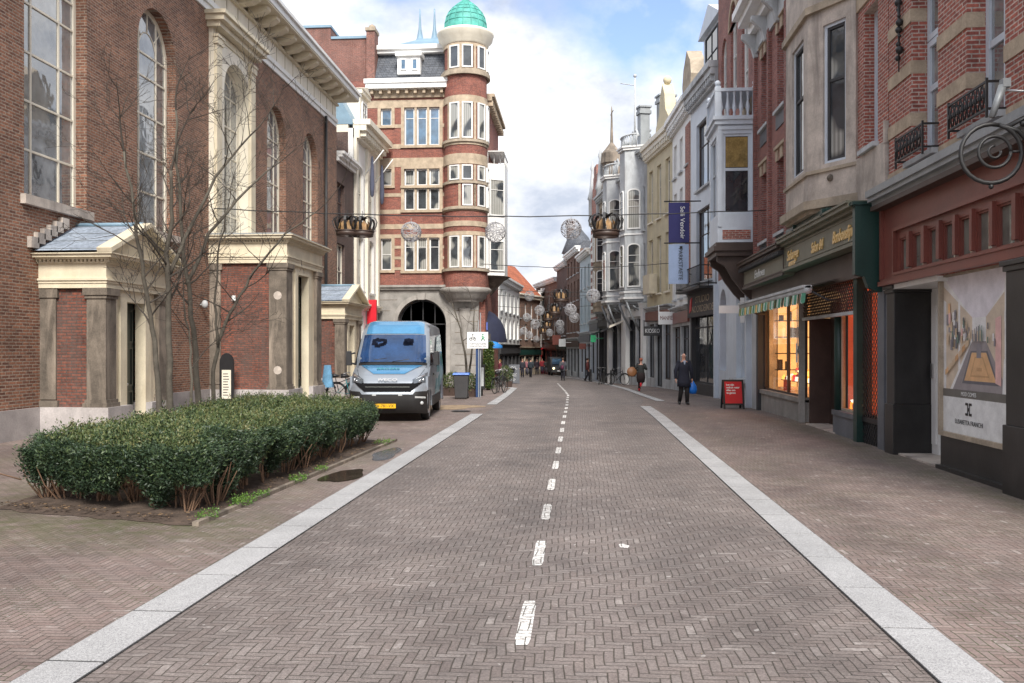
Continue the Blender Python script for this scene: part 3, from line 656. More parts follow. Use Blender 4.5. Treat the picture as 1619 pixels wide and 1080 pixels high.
for k in range(2):
    u = 1.95+k*2.35; w_ = l3.P+l3.ex*u-l3.ey*.1
    f = empty('flag', (w_.x, w_.y, 11.1), R(90), ['dark blue furled flag on the white house facade, nearer one', 'dark blue furled flag on the white house facade, next to the tower building'][k], 'flag', 'furled flags')
    m = MB(); m.tube([(0, 0, 0), (0, -1.0, 1.3)], .03, 6); m.build('flagpole', M['white'], f)
    m = MB(); m.lathe([(.02, 1.0), (.07, .8), (.10, .2), (.13, -.6), (.09, -1.1), (.02, -1.2)], 0, -.38, 9); m.build('cloth', mat('navy_cloth%d' % k, (.09,.10,.15), .9), f)
sgn = MB(); sgn.box(-11.35, -10.85, 46.9, 47.1, 2.9, 4.5); tag(sgn.build('shop_sign', M['red']), 'red projecting panel sign between the church porch and the tower building', 'sign')

# ================= corner building with turret
tw = Fac((onY(545, 0, 50)[0], 50), (onY(735, 0, 50)[0], 50), 'corner_building', 'red brick corner building with sandstone bands and a round turret under a green copper dome', 'building')
T = lambda x, y: tw.pix(x, y); tu = lambda x: tw.u(x); tz = lambda y: tw.z(650, y)
uL, uR = tu(578), tu(735); zb = tz(456)
sing = [(602,619,171,198), (602,619,267,293), (602,619,377,427)]
trip = [(639,695,170,230), (639,695,267,293.5), (639,695,297,332), (639,695,376,428)]
hl = [(tu(a), tu(b), tz(d), tz(c)) for a, b, c, d in sing+trip]
wall_o = tw.wall(zb, tz(127), hl, 'towerbrick', 0, uR, dep=.3)
for a, b, c, d in sing: win(tw.o, tu(a), tu(b), tz(d), tz(c), y=.12, mf='white', cols=1, rows=(.5,) if d-c > 40 else (), mg='glassblue' if c < 200 else 'glass')
for a, b, c, d in trip:
    w3 = (tu(b)-tu(a)-.24)/3
    for k in range(3):
        u0 = tu(a)+k*(w3+.12); win(tw.o, u0, u0+w3, tz(d), tz(c), y=.12, mf='white', cols=1, rows=(.72,) if d-c > 50 else (), mg='glassblue' if c < 200 else 'glass', fw=.08)
    m = MB()
    for k in (1, 2): u0 = tu(a)+k*(w3+.12)-.12; m.box(u0, u0+.12, -.01, .25, tz(d), tz(c))
    m.build('mullion', M['sandband'], tw.o)
for a, b, c, d in sing+trip:
    A, B, C, D = tu(a), tu(b), tz(d), tz(c); m = MB()
    m.ring([(A-.18, C-.0), (A-.18, D+.14), (B+.18, D+.14), (B+.18, C)], [(A, C), (A, D), (B, D), (B, C)], -.03, .05)
    m.box(A-.2, B+.2, -.1, .1, C-.15, C-.004); m.build('window_surround', M['sandband'], tw.o)
segs = [(tu(a)-.18, tu(b)+.18) for a, b in ((602,619), (639,695))]
tw.bands([tz(170)], .42, 'sandband', 0, uR, skip=())
tw.bands([tz(202), ], .2, 'sandband', 0, uR, skip=segs); tw.bands([tz(235)], .26, 'sandband', 0, uR, skip=segs[1:])
tw.bands([tz(264)], .52, 'sandband', 0, uR); tw.bands([tz(311)], .2, 'sandband', 0, uR, skip=segs[1:]); tw.bands([tz(338)], .24, 'sandband', 0, uR, skip=segs[1:])
tw.bands([tz(362)], .28, 'sandband', 0, uR); tw.bands([tz(376)], .2, 'sandband', 0, uR)
for y in (393, 410, 427): tw.bands([tz(y)], .16, 'sandband', 0, uR, skip=segs)
tw.body(tz(127), 9, 'wallbrick', y0=.34, u1=uR+.2, name='side_wall')
# lower stone storey with big arch
za = tz(473); Ax, Bx = tu(629), tu(706); rr = (Bx-Ax)/2
m = MB(); wall(m, 0, tu(757), -.9, zb-.25, [(Ax, Bx, -.9, za-rr, rr)], .6, -.12, True); m.build('stone_base', M['greystone'], tw.o)
m = MB()   # rustication joints and voussoirs
zc = za-rr; mid = (Ax+Bx)/2
for k in range(9): 
    z = .3+k*.62
    if z > zb-.5: break
    for a, b in ((0, Ax-.5 if z < zc else mid-math.sqrt(max(0, (rr+.55)**2-(z-zc)**2)) if z-zc < rr+.55 else mid), (Bx+.5 if z < zc else mid+math.sqrt(max(0, (rr+.55)**2-(z-zc)**2)) if z-zc < rr+.55 else mid, tu(757))):
        m.box(a, b, -.128, -.1, z, z+.035)
m.build('stone_joint', M['darkstone'], tw.o)
m = MB(); m.ring(arch(Ax-.22, Bx+.22, zc, rr+.22, 20), arch(Ax, Bx, zc, rr, 20), -.2, -.1) if 0 else None
o1 = outline(Ax-.25, Bx+.25, -.6, zc, rr+.25, 20); o2 = outline(Ax, Bx, -.61, zc, rr, 20); m = MB(); m.ring(o1, o2, -.2, -.1); m.fru(mid-.2, mid+.2, -.32, -.1, za-.05, zb-.3, -.06, 0); m.build('arch_moulding', M['basestone'], tw.o)
win(tw.o, Ax+.02, Bx-.02, -.5, zc, y=.3, r=rr-.02, cols=4, rows=(.995,), mf='black', mg='glassdusk', fw=.1, bar=.07, name='arched_shop_window')
tw.cornice(zb-.25, .42, .4, 'basestone', 0, uR, name='string_course')
m = MB(); m.lathe([(.02, zb-3.4), (.10, zb-2.8), (.22, zb-2.0), (.36, zb-1.5), (.30, zb-1.3), (.42, zb-1.15), (.2, zb-1.1)], tu(735), -.12, 12, sy=.5); m.build('carved_relief', M['basestone'], tw.o)
# white gutter and mansard
m = MB(); m.box(tu(581), tu(716), -.55, .1, tz(143), tz(135)); m.box(tu(579), tu(717), -.62, .1, tz(135), tz(128)); m.build('gutter', M['white'], tw.o)
m = MB(); k = tu(588)
while k < tu(706): m.box(k, k+.16, -.4, 0, tz(150), tz(143)); k += .5
m.box(tu(592), tu(706), -.12, 0, tz(155), tz(143)); m.build('corbel', M['sandband'], tw.o)
zm0, zm1 = tz(127), tz(78); m = MB(); ul, ur = tu(592), tu(712)
m.add([(ul, -.1, zm0), (ur, -.1, zm0), (ur, .9, zm1), (ul, .9, zm1), (ul, 8, zm0), (ur, 8, zm0), (ur, 7, zm1), (ul, 7, zm1)], [(0,1,2,3), (5,4,7,6), (4,0,3,7), (1,5,6,2), (3,2,6,7)]); m.build('mansard', M['slate'], tw.o)
m = MB(); m.box(ul-.1, ur+.2, .55, 8, zm1, tz(73)); m.box(ul-.2, ur+.2, .4, 8.2, tz(73), tz(66)); m.build('upper_gutter', M['white'], tw.o)
m = MB(); zr = tz(66); zt = tz(40); m.add([(tu(614), .6, zr), (ur, .6, zr), (ur, 6, zr), (tu(614), 6, zr), (tu(658), 2.2, zt), (tu(692), 2.2, zt), (tu(692), 4, zt), (tu(658), 4, zt)], [(0,1,5,4), (1,2,6,5), (2,3,7,6), (3,0,4,7), (4,5,6,7)]); m.build('lead_roof', M['lead'], tw.o)
m = MB()
for x in (664, 687):
    m = MB(); m.lathe([(.5, zt-.3), (.2, zt+.15), (.09, zt+.7), (.05, zt+1.5), (.04, zt+1.9), (.001, zt+1.95)], tw.u(x, -2.6), 2.6, 8); m.build('roof_spike', M['lead'], tw.o)
d0, d1 = tu(629), tu(665); m = MB(); m.box(d0, d1, -.12, 1.4, tz(118), tz(90)); m.box(d0-.1, d1+.1, -.28, 1.5, tz(90), tz(83)); dm = m.build('dormer', M['white'], tw.o)
for k in range(2): a = d0+.18+k*(d1-d0)/2; win(dm, a, a+(d1-d0)/2-.32, tz(112), tz(94), y=-.20, mf='white', cols=1, rows=(), mg='glassblue', name='dormer_window', fw=.06)
m = MB(); x_ = tu(641); m.box(x_-.25, x_+.25, 3.0, 3.5, tz(66), tz(52)); m.lathe([(.13, tz(52)), (.12, tz(45)), (.2, tz(44)), (.1, tz(40)), (.18, tz(36)), (.08, tz(33))], x_, 3.25, 8); m.build('chimney', M['wallbrick'], tw.o)
# party wall to the left
m = MB(); zt1, zt2 = tz(35), tz(54)
m.box(tu(489)-3, tu(519), .5, 9, 4, zt1); m.box(tu(519), tu(582), .5, 9, 4, zt2); m.build('party_wall', M['wallbrick'], tw.o)
m = MB(); m.box(tu(489)-3, tu(520), .42, 9.1, zt1, zt1+.14); m.box(tu(520), tu(582), .42, 9.1, zt2, zt2+.14); m.build('coping', M['lead'], tw.o)
m = MB(); m.box(tu(580), tu(593), -.12, .8, tz(127), tz(48)); q = m.build('pier', M['wallbrick'], tw.o)
m = MB(); m.box(tu(578.5), tu(594.5), -.2, .85, tz(48), tz(43)); m.lathe([(.15, tz(43)), (.22, tz(41)), (.2, tz(37)), (.05, tz(34))], tu(586.5), .3, 10); m.build('finial', M['sand'], q)
# turret
tcx, tcy, tr = tu(735.5), .15, (tu(769)-tu(702))/2
bd = MB(); bd.lathe([(tr, zb-.1), (tr, tz(122))], tcx, tcy, 40); bd.lathe([(tr*.98, tz(122)), (tr*.98, tz(74))], tcx, tcy, 40); bd.build('turret', M['towerbrick'], tw.o)
m = MB()
def cyl(z0, z1, r): m.lathe([(r-.15, z0), (r, z0), (r, z1), (r-.15, z1)], tcx, tcy, 40, smooth=False)
for y0, y1 in ((171,160), (236,228), (266,250), (338,331), (362,354), (376,370), (84,79)): m = MB(); cyl(tz(y0), tz(y1), tr+.04); m.build('turret_band', M['sandband'], tw.o)
for y0, y1, e in ((232,228,.13), (336,332,.13), (296,292,.1), (431,427,.15), (128,122,.2), (122,119,.12)): m = MB(); cyl(tz(y0), tz(y1), tr+e); m.build('turret_sill', M['sand'], tw.o)
m = MB(); m.lathe([(tr, tz(78)), (tr+.1, tz(76)), (tr+.12, tz(72)), (tr+.32, tz(67)), (tr+.38, tz(60)), (tr+.42, tz(58)), (tr+.3, tz(55)), (.1, tz(55))], tcx, tcy, 40); m.build('turret_cornice', M['creamlight'], tw.o)
m = MB(); dz = tz(0)-tz(54); z0 = tz(55); pr = [(1.0,0), (1.01,.12), (.985,.28), (.92,.45), (.8,.6), (.63,.73), (.43,.84), (.24,.93), (.12,1.0), (.06,1.1), (.03,1.3), (.001,1.34)]
m.lathe([((tr-.02)*a, z0+dz*b) for a, b in pr], tcx, tcy, 32)
dome = m.build('copper_dome', M['copper'], tw.o)
m = MB()
for k in range(16): 
    a = 2*PI*k/16; m.tube([(tcx+(tr-.0)*q*math.cos(a), tcy+(tr-.0)*q*math.sin(a), z0+dz*b) for q, b in pr[:9]], .022, 4)
m.build('dome_rib', M['copper'], dome)
m = MB()
for q, b in pr[2:8]: m.tube([(tcx+tr*q*math.cos(2*PI*k/32), tcy+tr*q*math.sin(2*PI*k/32), z0+dz*b) for k in range(33)], .016, 4, False)
m.build('dome_seam', M['copper'], dome)
m = MB(); m.lathe([(tr*.8, zb-.8), (tr*.86, zb-.66), (tr*.95, zb-.6), (tr*1.0, zb-.42), (tr+.12, zb-.32), (tr+.3, zb-.12), (tr+.16, zb)], tcx, tcy, 36); m.build('turret_corbel', M['basestone'], tw.o)
def tw_win(a0, a1, y0, y1, n=1):
    # window panels standing on the cylinder; a measured in degrees from straight ahead (towards -y), positive right
    for k in range(n):
        aa = R(a0+(a1-a0)*(k+.5)/n-90); w = tr*R(a1-a0)/n-.1
        c_ = Vector((tcx+(tr-.05)*math.cos(aa), tcy+(tr-.05)*math.sin(aa), 0))
        win(tw.o, -w/2, w/2, tz(y1), tz(y0), y=-.17, mf='white', cols=1, rows=(), mg='glass', fw=.07, name='turret_window', th=.1, rz=aa+PI/2, org=c_)
for y0, y1, aL in ((83,118,-38), (171,227,-35), (268,291,-37), (298,331,-4), (377,426,-38)):
    n = 3 if aL < -10 else 2
    if n == 3: tw_win(-38, 28, y0, y1, 2); tw_win(36, 66, y0, y1, 1); tw_win(72, 100, y0, y1, 1)
    else: tw_win(-4, 28, y0, y1, 1); tw_win(36, 66, y0, y1, 1); tw_win(72, 100, y0, y1, 1)
m = MB()
for y0, y1, L_ in ((83,118,-42), (171,227,-42), (268,291,-42), (298,331,-8), (377,426,-42)):
    for an in (L_, 32, 69, 104, -5 if L_ < -10 else 32):
        aa = R(an-90); cx_, cy_ = tcx+tr*math.cos(aa), tcy+tr*math.sin(aa); t_ = Vector((-math.sin(aa), math.cos(aa))); n_ = Vector((math.cos(aa), math.sin(aa)))
        p = [Vector((cx_, cy_))+t_*s1*.07+n_*s2 for s1, s2 in ((-1,-.1), (1,-.1), (1,.05), (-1,.05))]; m.ext([(q.x, q.y) for q in p], tz(y1)-.02, tz(y0)+.02, 'z')
m.build('turret_mullion', M['sandband'], tw.o)
# street side of the corner building
sd = MB(); X1 = tcx+tr-.1; sd.box(X1-1.4, X1, .3, 8.5, -1, tz(145)); sd.build('street_wall', M['towerbrick'], tw.o)
m = MB(); m.box(X1-1, X1+.45, 1.2, 8.9, tz(146), tz(141)); m.box(X1-1, X1+.3, 1.2, 8.8, tz(152), tz(146)); k = 1.3
while k < 8.6: m.box(X1, X1+.35, k, k+.2, tz(160), tz(152)); k += .55
m.build('street_cornice', M['sandband'], tw.o)
bx = MB(); z0, z1 = tz(432), tz(250); bx.ext([(X1-.1, 1.6), (X1+.95, 2.2), (X1+.95, 4.4), (X1-.1, 5)], z0, z1, 'z'); bo = bx.build('bay', M['white'], tw.o)
for a, b in ((tz(425), tz(375)), (tz(335), tz(275))):
    c_ = Vector((X1-.0, 1.62, 0)); win(bo, .12, 1.08, a, b, y=-.05, mf='white', cols=1, rows=(.7,), name='bay_window', rz=math.atan2(.6, 1.05), org=c_)
m = MB(); m.lathe([(.15, z0-1.1), (.5, z0-.7), (.9, z0-.25), (1.35, z0)], X1-.1, 3.3, 12); m.build('bay_corbel', M['darkstone'], bo)
m = MB()
for k in range(9): t = k/8; m.tube([(X1+.9*min(1, t*3), 1.7+t*3, z1), (X1+.9*min(1, t*3), 1.7+t*3, z1+.7)], .03, 5)
m.box(X1, X1+.95, 1.65, 4.9, z1+.66, z1+.72); m.build('bay_railing', M['white'], bo)

# ================= right-hand side, from the camera outwards
XR = 5.6
r1 = Fac((XR, 16.5), (XR, 8.0), 'brick_house', 'red brick house with stone bands above an oxblood shopfront at the right edge', 'building')
def hpx(f, xa, xb, yt, yb, d=0):   # window seen between photo columns, heights read at its nearer visible point
    a, b = f.u(xa, d), f.u(xb, d); return a, b, f.z(xa, yb, d), f.z(xa, yt, d)
r1.body(15, 9, 'redbrick', y0=.45, z0=4.4)
w_a = (r1.u(1441), r1.u(1483), 5.0, 7.95, .3); w_b = (r1.u(1529), r1.u(1589), 5.0, 7.95, .35)
up = [(w_a[0], w_a[1], 9.4, 12), (w_b[0], w_b[1], 9.4, 12)]
r1.wall(4.5, 15, [w_a, w_b]+up, 'redbrick', dep=.4)
for h in (w_a, w_b):
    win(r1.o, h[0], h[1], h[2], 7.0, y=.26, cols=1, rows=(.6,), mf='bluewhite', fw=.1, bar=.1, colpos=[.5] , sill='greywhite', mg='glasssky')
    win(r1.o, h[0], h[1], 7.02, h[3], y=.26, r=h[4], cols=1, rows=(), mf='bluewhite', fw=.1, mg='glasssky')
for h in up: win(r1.o, *h, y=.26, mf='bluewhite', fw=.1)
sk = [(h[0], h[1]) for h in (w_a, w_b)]
r1.bands([4.78, 5.62, 6.5, 7.38, 8.3], .22, 'sandband', skip=sk, pr=.02, wrap=.25)
m = MB()
for h in (w_a, w_b): m.ring(arch(h[0]-.3, h[1]+.3, 7.95, h[4]+.3)+[], arch(h[0], h[1], 7.95, h[4]), -.02, .03)
m.build('window_arch', M['sandband'], r1.o)
# iron window guards
for h in (w_a, w_b):
    m = MB(); a, b, z = h[0]-.03, h[1]+.03, 5.0
    for q in (z-.0, z+.36): m.box(a, b, -.26, -.235, q, q+.03)
    for u in (a, b): m.box(u-.012, u+.012, -.26, .02, z, z+.03); m.box(u-.012, u+.012, -.26, .02, z+.36, z+.39); m.box(u-.015, u+.015, -.262, -.232, z-.1, z+.42)
    n = int((b-a)/.13)
    for k in range(n):
        u = a+(k+.5)*(b-a)/n; m.tube([(u-.05, -.247, z+.03), (u, -.247, z+.2), (u+.05, -.247, z+.35)], .011, 4); m.tube([(u+.05, -.247, z+.03), (u, -.247, z+.2), (u-.05, -.247, z+.35)], .011, 4)
        m.lathe([(.03, z+.17), (.035, z+.2), (.03, z+.23)], u, -.247, 6)
    m.build('window_guard', M['iron'], r1.o)
# gutter ledge over the shopfront
m = MB(); m.box(-.0, r1.len, -.38, .1, 4.5, 4.58); m.box(0, r1.len, -.42, -.3, 4.58, 4.7); m.box(0, r1.len, -.3, .05, 4.42, 4.5); m.build('ledge', M['zinc'], r1.o)
m = MB(); m.box(0, r1.len, -.33, .1, 4.34, 4.42); m.build('ledge_moulding', M['darkbrown'], r1.o)
# oxblood fascia with transom lights
zt0, zt1 = 2.98, 4.34; lx = [(1423,1436), (1443,1459), (1467,1483), (1491,1509), (1517,1536), (1544,1567), (1577,1603)]
tl = [(r1.u(a, .12)-.02, r1.u(b, .12)+.02, 3.17, 3.74) for a, b in lx]; tl.append((tl[-1][1]+.14, tl[-1][1]+.6, 3.17, 3.74))
m = MB(); wall(m, 0, r1.len, zt0, zt1, tl, .10, -.12); 
m.box(0, r1.len, -.2, -.12, 2.98, 3.06); m.box(0, r1.len, -.16, -.12, 3.06, 3.10)
ua, ub = tl[0][0]-.1, tl[-1][1]+.1
for k in range(len(tl)-1): m.box(tl[k][1]+.02, tl[k+1][0]-.02, -.17, -.12, 3.22, 3.8)
m.ring([(ua-.08, 3.06), (ua-.08, 3.94), (ub+.08, 3.94), (ub+.08, 3.06)], [(ua-.02, 3.13), (ua-.02, 3.88), (ub+.02, 3.88), (ub+.02, 3.13)], -.19, -.12)
m.box(ua, ub, -.21, -.12, 3.12, 3.165); m.box(0, .1, -.17, -.12, 3.1, 4.34)
m.build('fascia', M['oxred'], r1.o)
for a, b, c, d in tl: win(r1.o, a, b, c, d, y=-.10, cols=1, rows=(), mf='oxred', mg='glasspale', fw=.03, name='transom_light', th=.05)
# black stone pilasters
def pil(u0, u1, y0, y1, par, top=2.98, cap=True, mt='blackstone'):
    m = MB(); m.box(u0-.03, u1+.03, y0-.03, y1, -.1, .88); m.box(u0, u1, y0, y1, .88, top-.14)
    m.box(u0-.03, u1+.03, y0-.03, y1, top-.14, top-.07); m.box(u0-.06, u1+.06, y0-.06, y1, top-.07, top-.005)
    return m.build('pilaster', M[mt], par, bev=.008)
pil(.12, .5, -.08, .62, r1.o); uw0 = r1.u(1485); uw1 = r1.u(1608)
pil(uw1+.0, uw1+.6, -.14, .5, r1.o)
m = MB(); m.box(.0, .11, -.05, .3, 0, 4.4); m.build('corner_strip', M['bluestone'], r1.o)
# recessed doorway
m = MB(); m.box(.5, uw0, .62, .7, -.05, 2.98); m.build('door_panel', M['white'], r1.o)
m = MB(); m.box(.5, .8, .55, .62, 0, 2.9); m.box(.56, .74, .53, .56, .2, 2.6); m.build('door_jamb', M['white'], r1.o)
m = MB(); m.box(uw0-.12, uw0-.02, .1, .7, 0, 2.98); m.build('door_frame', M['black'], r1.o); m = MB(); m.tube([(uw0-.15, .06, 1.0), (uw0-.15, .06, 1.5)], .02, 6); m.build('handle', M['black'], r1.o)
m = MB(); m.box(.5, uw0+.3, -.02, .62, -.05, .03); m.build('doorstep', M['palestone'], r1.o)
m = MB(); m.box(.6, .66, .50, .53, 1.35, 1.6); m.build('intercom', M['steel'], r1.o)
m = MB(); m.box(.02, uw0+.2, -.105, .8, 2.90, 2.978); m.box(.0, .1, .31, .8, 0, 4.3); m.build('doorway_lining', M['white'], r1.o)
# shop window with poster
zs0, zs1 = .52, 2.98
m = MB(); m.box(uw0, uw1, .02, .4, .06, zs0); m.box(uw0, uw1, -.06, .4, .0, .06); m.build('stall_riser', M['blackstone'], r1.o)
m = MB(); m.ring([(uw0, zs0), (uw0, zs1), (uw1, zs1), (uw1, zs0)], [(uw0+.05, zs0+.07), (uw0+.05, zs1-.03), (uw1-.02, zs1-.03), (uw1-.02, zs0+.07)], -.02, .08); m.build('window_frame', M['sand'], r1.o)
pcol = {'p_white': (0.800,0.800,0.800), 'p_ceil': (0.754,0.728,0.780), 'p_grey': (0.260,0.247,0.273), 'p_floor': (0.312,0.286,0.299), 'p_wood': (0.728,0.442,0.221), 'p_wood2': (0.572,0.325,0.156), 'p_wall': (0.650,0.546,0.429), 'p_pink': (0.800,0.494,0.468), 'p_dark': (0.130,0.130,0.156), 'p_band': (0.143,0.137,0.124), 'p_panel': (0.780,0.800,0.800), 'p_green': (0.130,0.208,0.169), 'p_tan': (0.650,0.494,0.338)}
for k, c_ in pcol.items(): M[k] = mat(k, c_, .35, .18, 5, .0, fine=60)
pk = list(pcol); pm = MB(); PW = uw1-uw0-.07; PH0 = zs0+.07; PT = zs1-.03; ph = 1.16  # band bottom
lay = [0]
def pq(pts, key):
    lay[0] += 1; pm.m = pk.index(key); y = .05-lay[0]*.0004
    pm.add([(uw0+.05+p[0]*PW, y, 1.245+p[1]*(PT-1.245)) for p in pts], [tuple(range(len(pts)))])
pq([(0,0), (1,0), (1,1), (0,1)], 'p_white'); pq([(0,1), (.42,.62), (.60,.62), (1,1)], 'p_ceil'); pq([(0,0), (0,.92), (.42,.62), (.42,.42), (.30,.0)], 'p_wall')
pq([(.0,.0), (.0,.80), (.04,.78), (.04,0)], 'p_white'); pq([(.22,.0), (.22,.80), (.25,.77), (.25,0)], 'p_white')
pq([(1,0), (1,.95), (.60,.62), (.60,.42), (.8,.0)], 'p_wall'); pq([(.12,0), (.42,.42), (.60,.42), (.88,0)], 'p_floor')
pq([(.10,0), (.14,0), (.43,.44), (.41,.44)], 'p_white'); pq([(.82,.28), (1,.10), (1,.0), (.80,0)], 'p_panel'); pq([(.42,.42), (.42,.62), (.60,.62), (.60,.42)], 'p_white')
pq([(.28,.06), (.40,.34), (.62,.34), (.76,.06)], 'p_dark'); pq([(.31,.085), (.415,.325), (.605,.325), (.73,.085)], 'p_wood'); pq([(.39,.12), (.455,.29), (.565,.29), (.645,.12)], 'p_wood2'); pq([(.41,.135), (.465,.28), (.555,.28), (.625,.135)], 'p_wood')
pq([(.48,.17), (.48,.20), (.55,.20), (.55,.17)], 'p_wood2'); pq([(.48,.28), (.48,.40), (.54,.40), (.54,.28)], 'p_grey')
pq([(.72,.08), (.72,.60), (.79,.62), (.79,.06)], 'p_pink'); pq([(.83,.0), (.83,.9), (.86,.93), (.86,0)], 'p_white')
rp = random.Random(4)
for k in range(46):
    s_ = rp.random(); side = rp.random() < .62
    x_ = (.05+.34*s_) if side else (.95-.33*s_); h = .30+.1*s_+rp.random()*(.38-.25*s_); w_ = .035*(1-.6*s_)
    pq([(x_, h), (x_, h+.10*(1-.5*s_)), (x_+w_, h+.10*(1-.5*s_)), (x_+w_, h)], rp.choice(['p_dark','p_white','p_green','p_tan','p_grey','p_white','p_pink','p_wood']))
for k in range(7): x_ = .05+.05*k; pq([(x_, .12+.04*k), (x_, .17+.04*k), (x_+.045, .20+.04*k), (x_+.045, .15+.04*k)], rp.choice(['p_wood','p_wood2','p_tan']))
for k in range(12): x_ = .44+.012*k; h = .43+rp.random()*.08; pq([(x_, .42), (x_, h+.05), (x_+.009, h+.05), (x_+.009, .42)], rp.choice(['p_dark','p_grey','p_tan','p_green']))
pq([(.90,.86), (.90,.94), (.96,.97), (.96,.89)], 'p_green')
pm.m = pk.index('p_band'); lay[0] = 20; pm.add([(uw0+.05, .04, 1.13), (uw1-.02, .04, 1.13), (uw1-.02, .04, 1.245), (uw0+.05, .04, 1.245)], [(0,1,2,3)])
pm.m = pk.index('p_panel'); pm.add([(uw0+.05, .041, PH0), (uw1-.02, .041, PH0), (uw1-.02, .041, 1.13), (uw0+.05, .041, 1.13)], [(0,1,2,3)])
pst = pm.build('window_poster', [M[k] for k in pk], r1.o)
lu = r1.u(1527)
text('lettering', 'MOD COMES', .085, M['signwhite'], pst, (lu, .036, 1.187), ext=.001)
text('lettering', 'ELISABETTA FRANCHI', .095, M['charcoal'], pst, (lu, .036, .77), ext=.001, sx=1.0)
m = MB()
for sx in (-1, 1):
    m.box(lu+sx*.02, lu+sx*.035, .033, .038, .88, 1.06)
    for z in (.88, 1.03): m.box(lu+sx*.02, lu+sx*.1, .033, .038, z, z+.035)
m.box(lu-.03, lu+.03, .0335, .0375, .945, .995); m.build('emblem', M['black'], pst)
m = MB(); m.box(uw0+.05, uw1-.02, .055, .07, PH0, PT); m.build('pane', M['glassclear'], r1.o)
m = MB(); m.box(uw1+.6, r1.len, .02, .4, -.05, zs0); m.build('stall_riser', M['blackstone'], r1.o); win(r1.o, uw1+.6, r1.len-.1, zs0, 2.97, y=.05, cols=2, rows=(), mf='sand', mg='glassclear', name='shop_window')
# spiral hanging-sign bracket
sb_ = empty('sign_bracket', (XR-.3, 10.6, 4.4), 0, 'black wrought iron ring bracket above the oxblood shopfront at the right edge', 'bracket')
m = MB(); cx_, cz_ = -.50, .15
cc = onY(1567, 243, 10.6); cc2 = Vector((cc[0]-(XR-.3), 0, cc[1]-4.4))
m.tube([cc2+Vector((.34*math.cos(a), 0, .34*math.sin(a))) for a in [R(q) for q in range(75, 440, 15)]], .026, 8)
m.tube([cc2+Vector((.18*math.cos(a)+.04, 0, .18*math.sin(a)+.02)) for a in [R(q) for q in range(0, 375, 15)]], .02, 8)
m.tube([cc2+Vector((.07*math.cos(a)+.04, 0, .07*math.sin(a)+.02)) for a in [R(q) for q in range(90, 380, 20)]], .016, 6); m.tube([cc2+Vector((.22, 0, .02)), cc2+Vector((.34, 0, .02))], .015, 6)
m.ball(cc2+Vector((.0, 0, -.38)), .03, 6)
m.tube([cc2+Vector((.08, 0, .33)), cc2+Vector((.3, 0, .26)), cc2+Vector((.48, 0, .05)), cc2+Vector((.72, 0, -.12))], .026, 8)
m.tube([cc2+Vector((.2, 0, .31)), cc2+Vector((.4, 0, .42)), cc2+Vector((.62, 0, .36)), cc2+Vector((.75, 0, .3))], .022, 8)
for k in range(7): m.ball(cc2+Vector((.35+.05*k, 0, .34+.03*math.sin(k*2))), .035, 6)
m.build('scroll', M['iron'], sb_)
fl = empty('floodlight', (XR, 10.9, 5.6), 0, 'long grey floodlight on a thin arm before the bricks at the right edge', 'lamp')
q = onY(1583, 152, 10.9); p = Vector((q[0]-XR, 0, q[1]-5.6)); m = MB(); m.tube([p+Vector((-.11, 0, -.25)), p+Vector((.02, 0, .12))], [.034, .05], 10); m.box(p.x+.0, p.x+.09, -.05, .05, p.z+.1, p.z+.2); m.build('lamp_head', M['zinc'], fl)
m = MB(); m.tube([p+Vector((.06, 0, .07)), p+Vector((.3, 0, .05)), (.02, 0, p.z+.05)], .014, 6); m.build('arm', M['steel'], fl)
wo_ = empty('wall_ornament', (XR, 15.8, 6.9), 0, 'black cast iron wall anchor ornament high between the two brick houses', 'ornament')
m = MB(); 
for k in range(9): m.ball((-.07, random.uniform(-.05, .05), k*.12), .05+.02*math.sin(k*1.7), 6)
m.tube([(-.07, 0, -.25), (-.07, 0, 1.0)], [.01, .03], 6); m.build('casting', M['iron'], wo_)

# ---- R2 : stone oriel house and the sweet shop
r2 = Fac((XR, 23.4), (XR, 16.55), 'brick_house', 'brick and sandstone house with stone oriel window above the dark green shopfront', 'building')
r2.body(14, 9, 'redbrick', y0=.42, z0=4.3)
wn_ = (r2.u(1366), r2.u(1388), 5.75, 8.45)
r2.wall(5.65, 14, [wn_, (wn_[0], wn_[1], 9.8, 12.2)], 'redbrick', dep=.38); r2.wall(4.3, 5.65, [], 'palestone', dep=.38, y=-.05, name='stone_apron')
win(r2.o, *wn_, y=.2, cols=1, rows=(.42,), mf='bluewhite', fw=.1, sill='greywhite', mg='glass', bar=.08)
r2.box('stone_jamb', 'palestone', (wn_[1]+.45, r2.len+.02, -.06, .1, 5.6, 6.0))
r2.bands([8.6], .45, 'sandband', pr=.04)
def L2(x, X): y, z = onX(x, 500, X); return y
oo = MB(); A = (.66, 0)
# oriel outline in local (u, -out): near oblique face is turned to the street end
yA = L2(1277, XR-.72); uA = 23.4-yA; uB = r2.u(1357); uF0 = uA-2.0; uF1 = uF0-.75
pl = [(uB, -.05), (uA, -.72), (uF0, -.72), (uF1, -.05)]
def orx(m, o_, z0, z1, e=0):
    c_ = Vector((sum(p[0] for p in o_)/4, 0)); pts = [(p[0]+(e if p[0] > c_.x else -e), p[1]-(e if p[1] < -.1 else 0)) for p in o_]+[(o_[-1][0]-e, .1), (o_[0][0]+e, .1)]
    m.ext(pts[::-1], z0, z1, 'z')
m = MB(); orx(m, pl, 4.98, 5.62); orx(m, pl, 8.95, 10.6); 
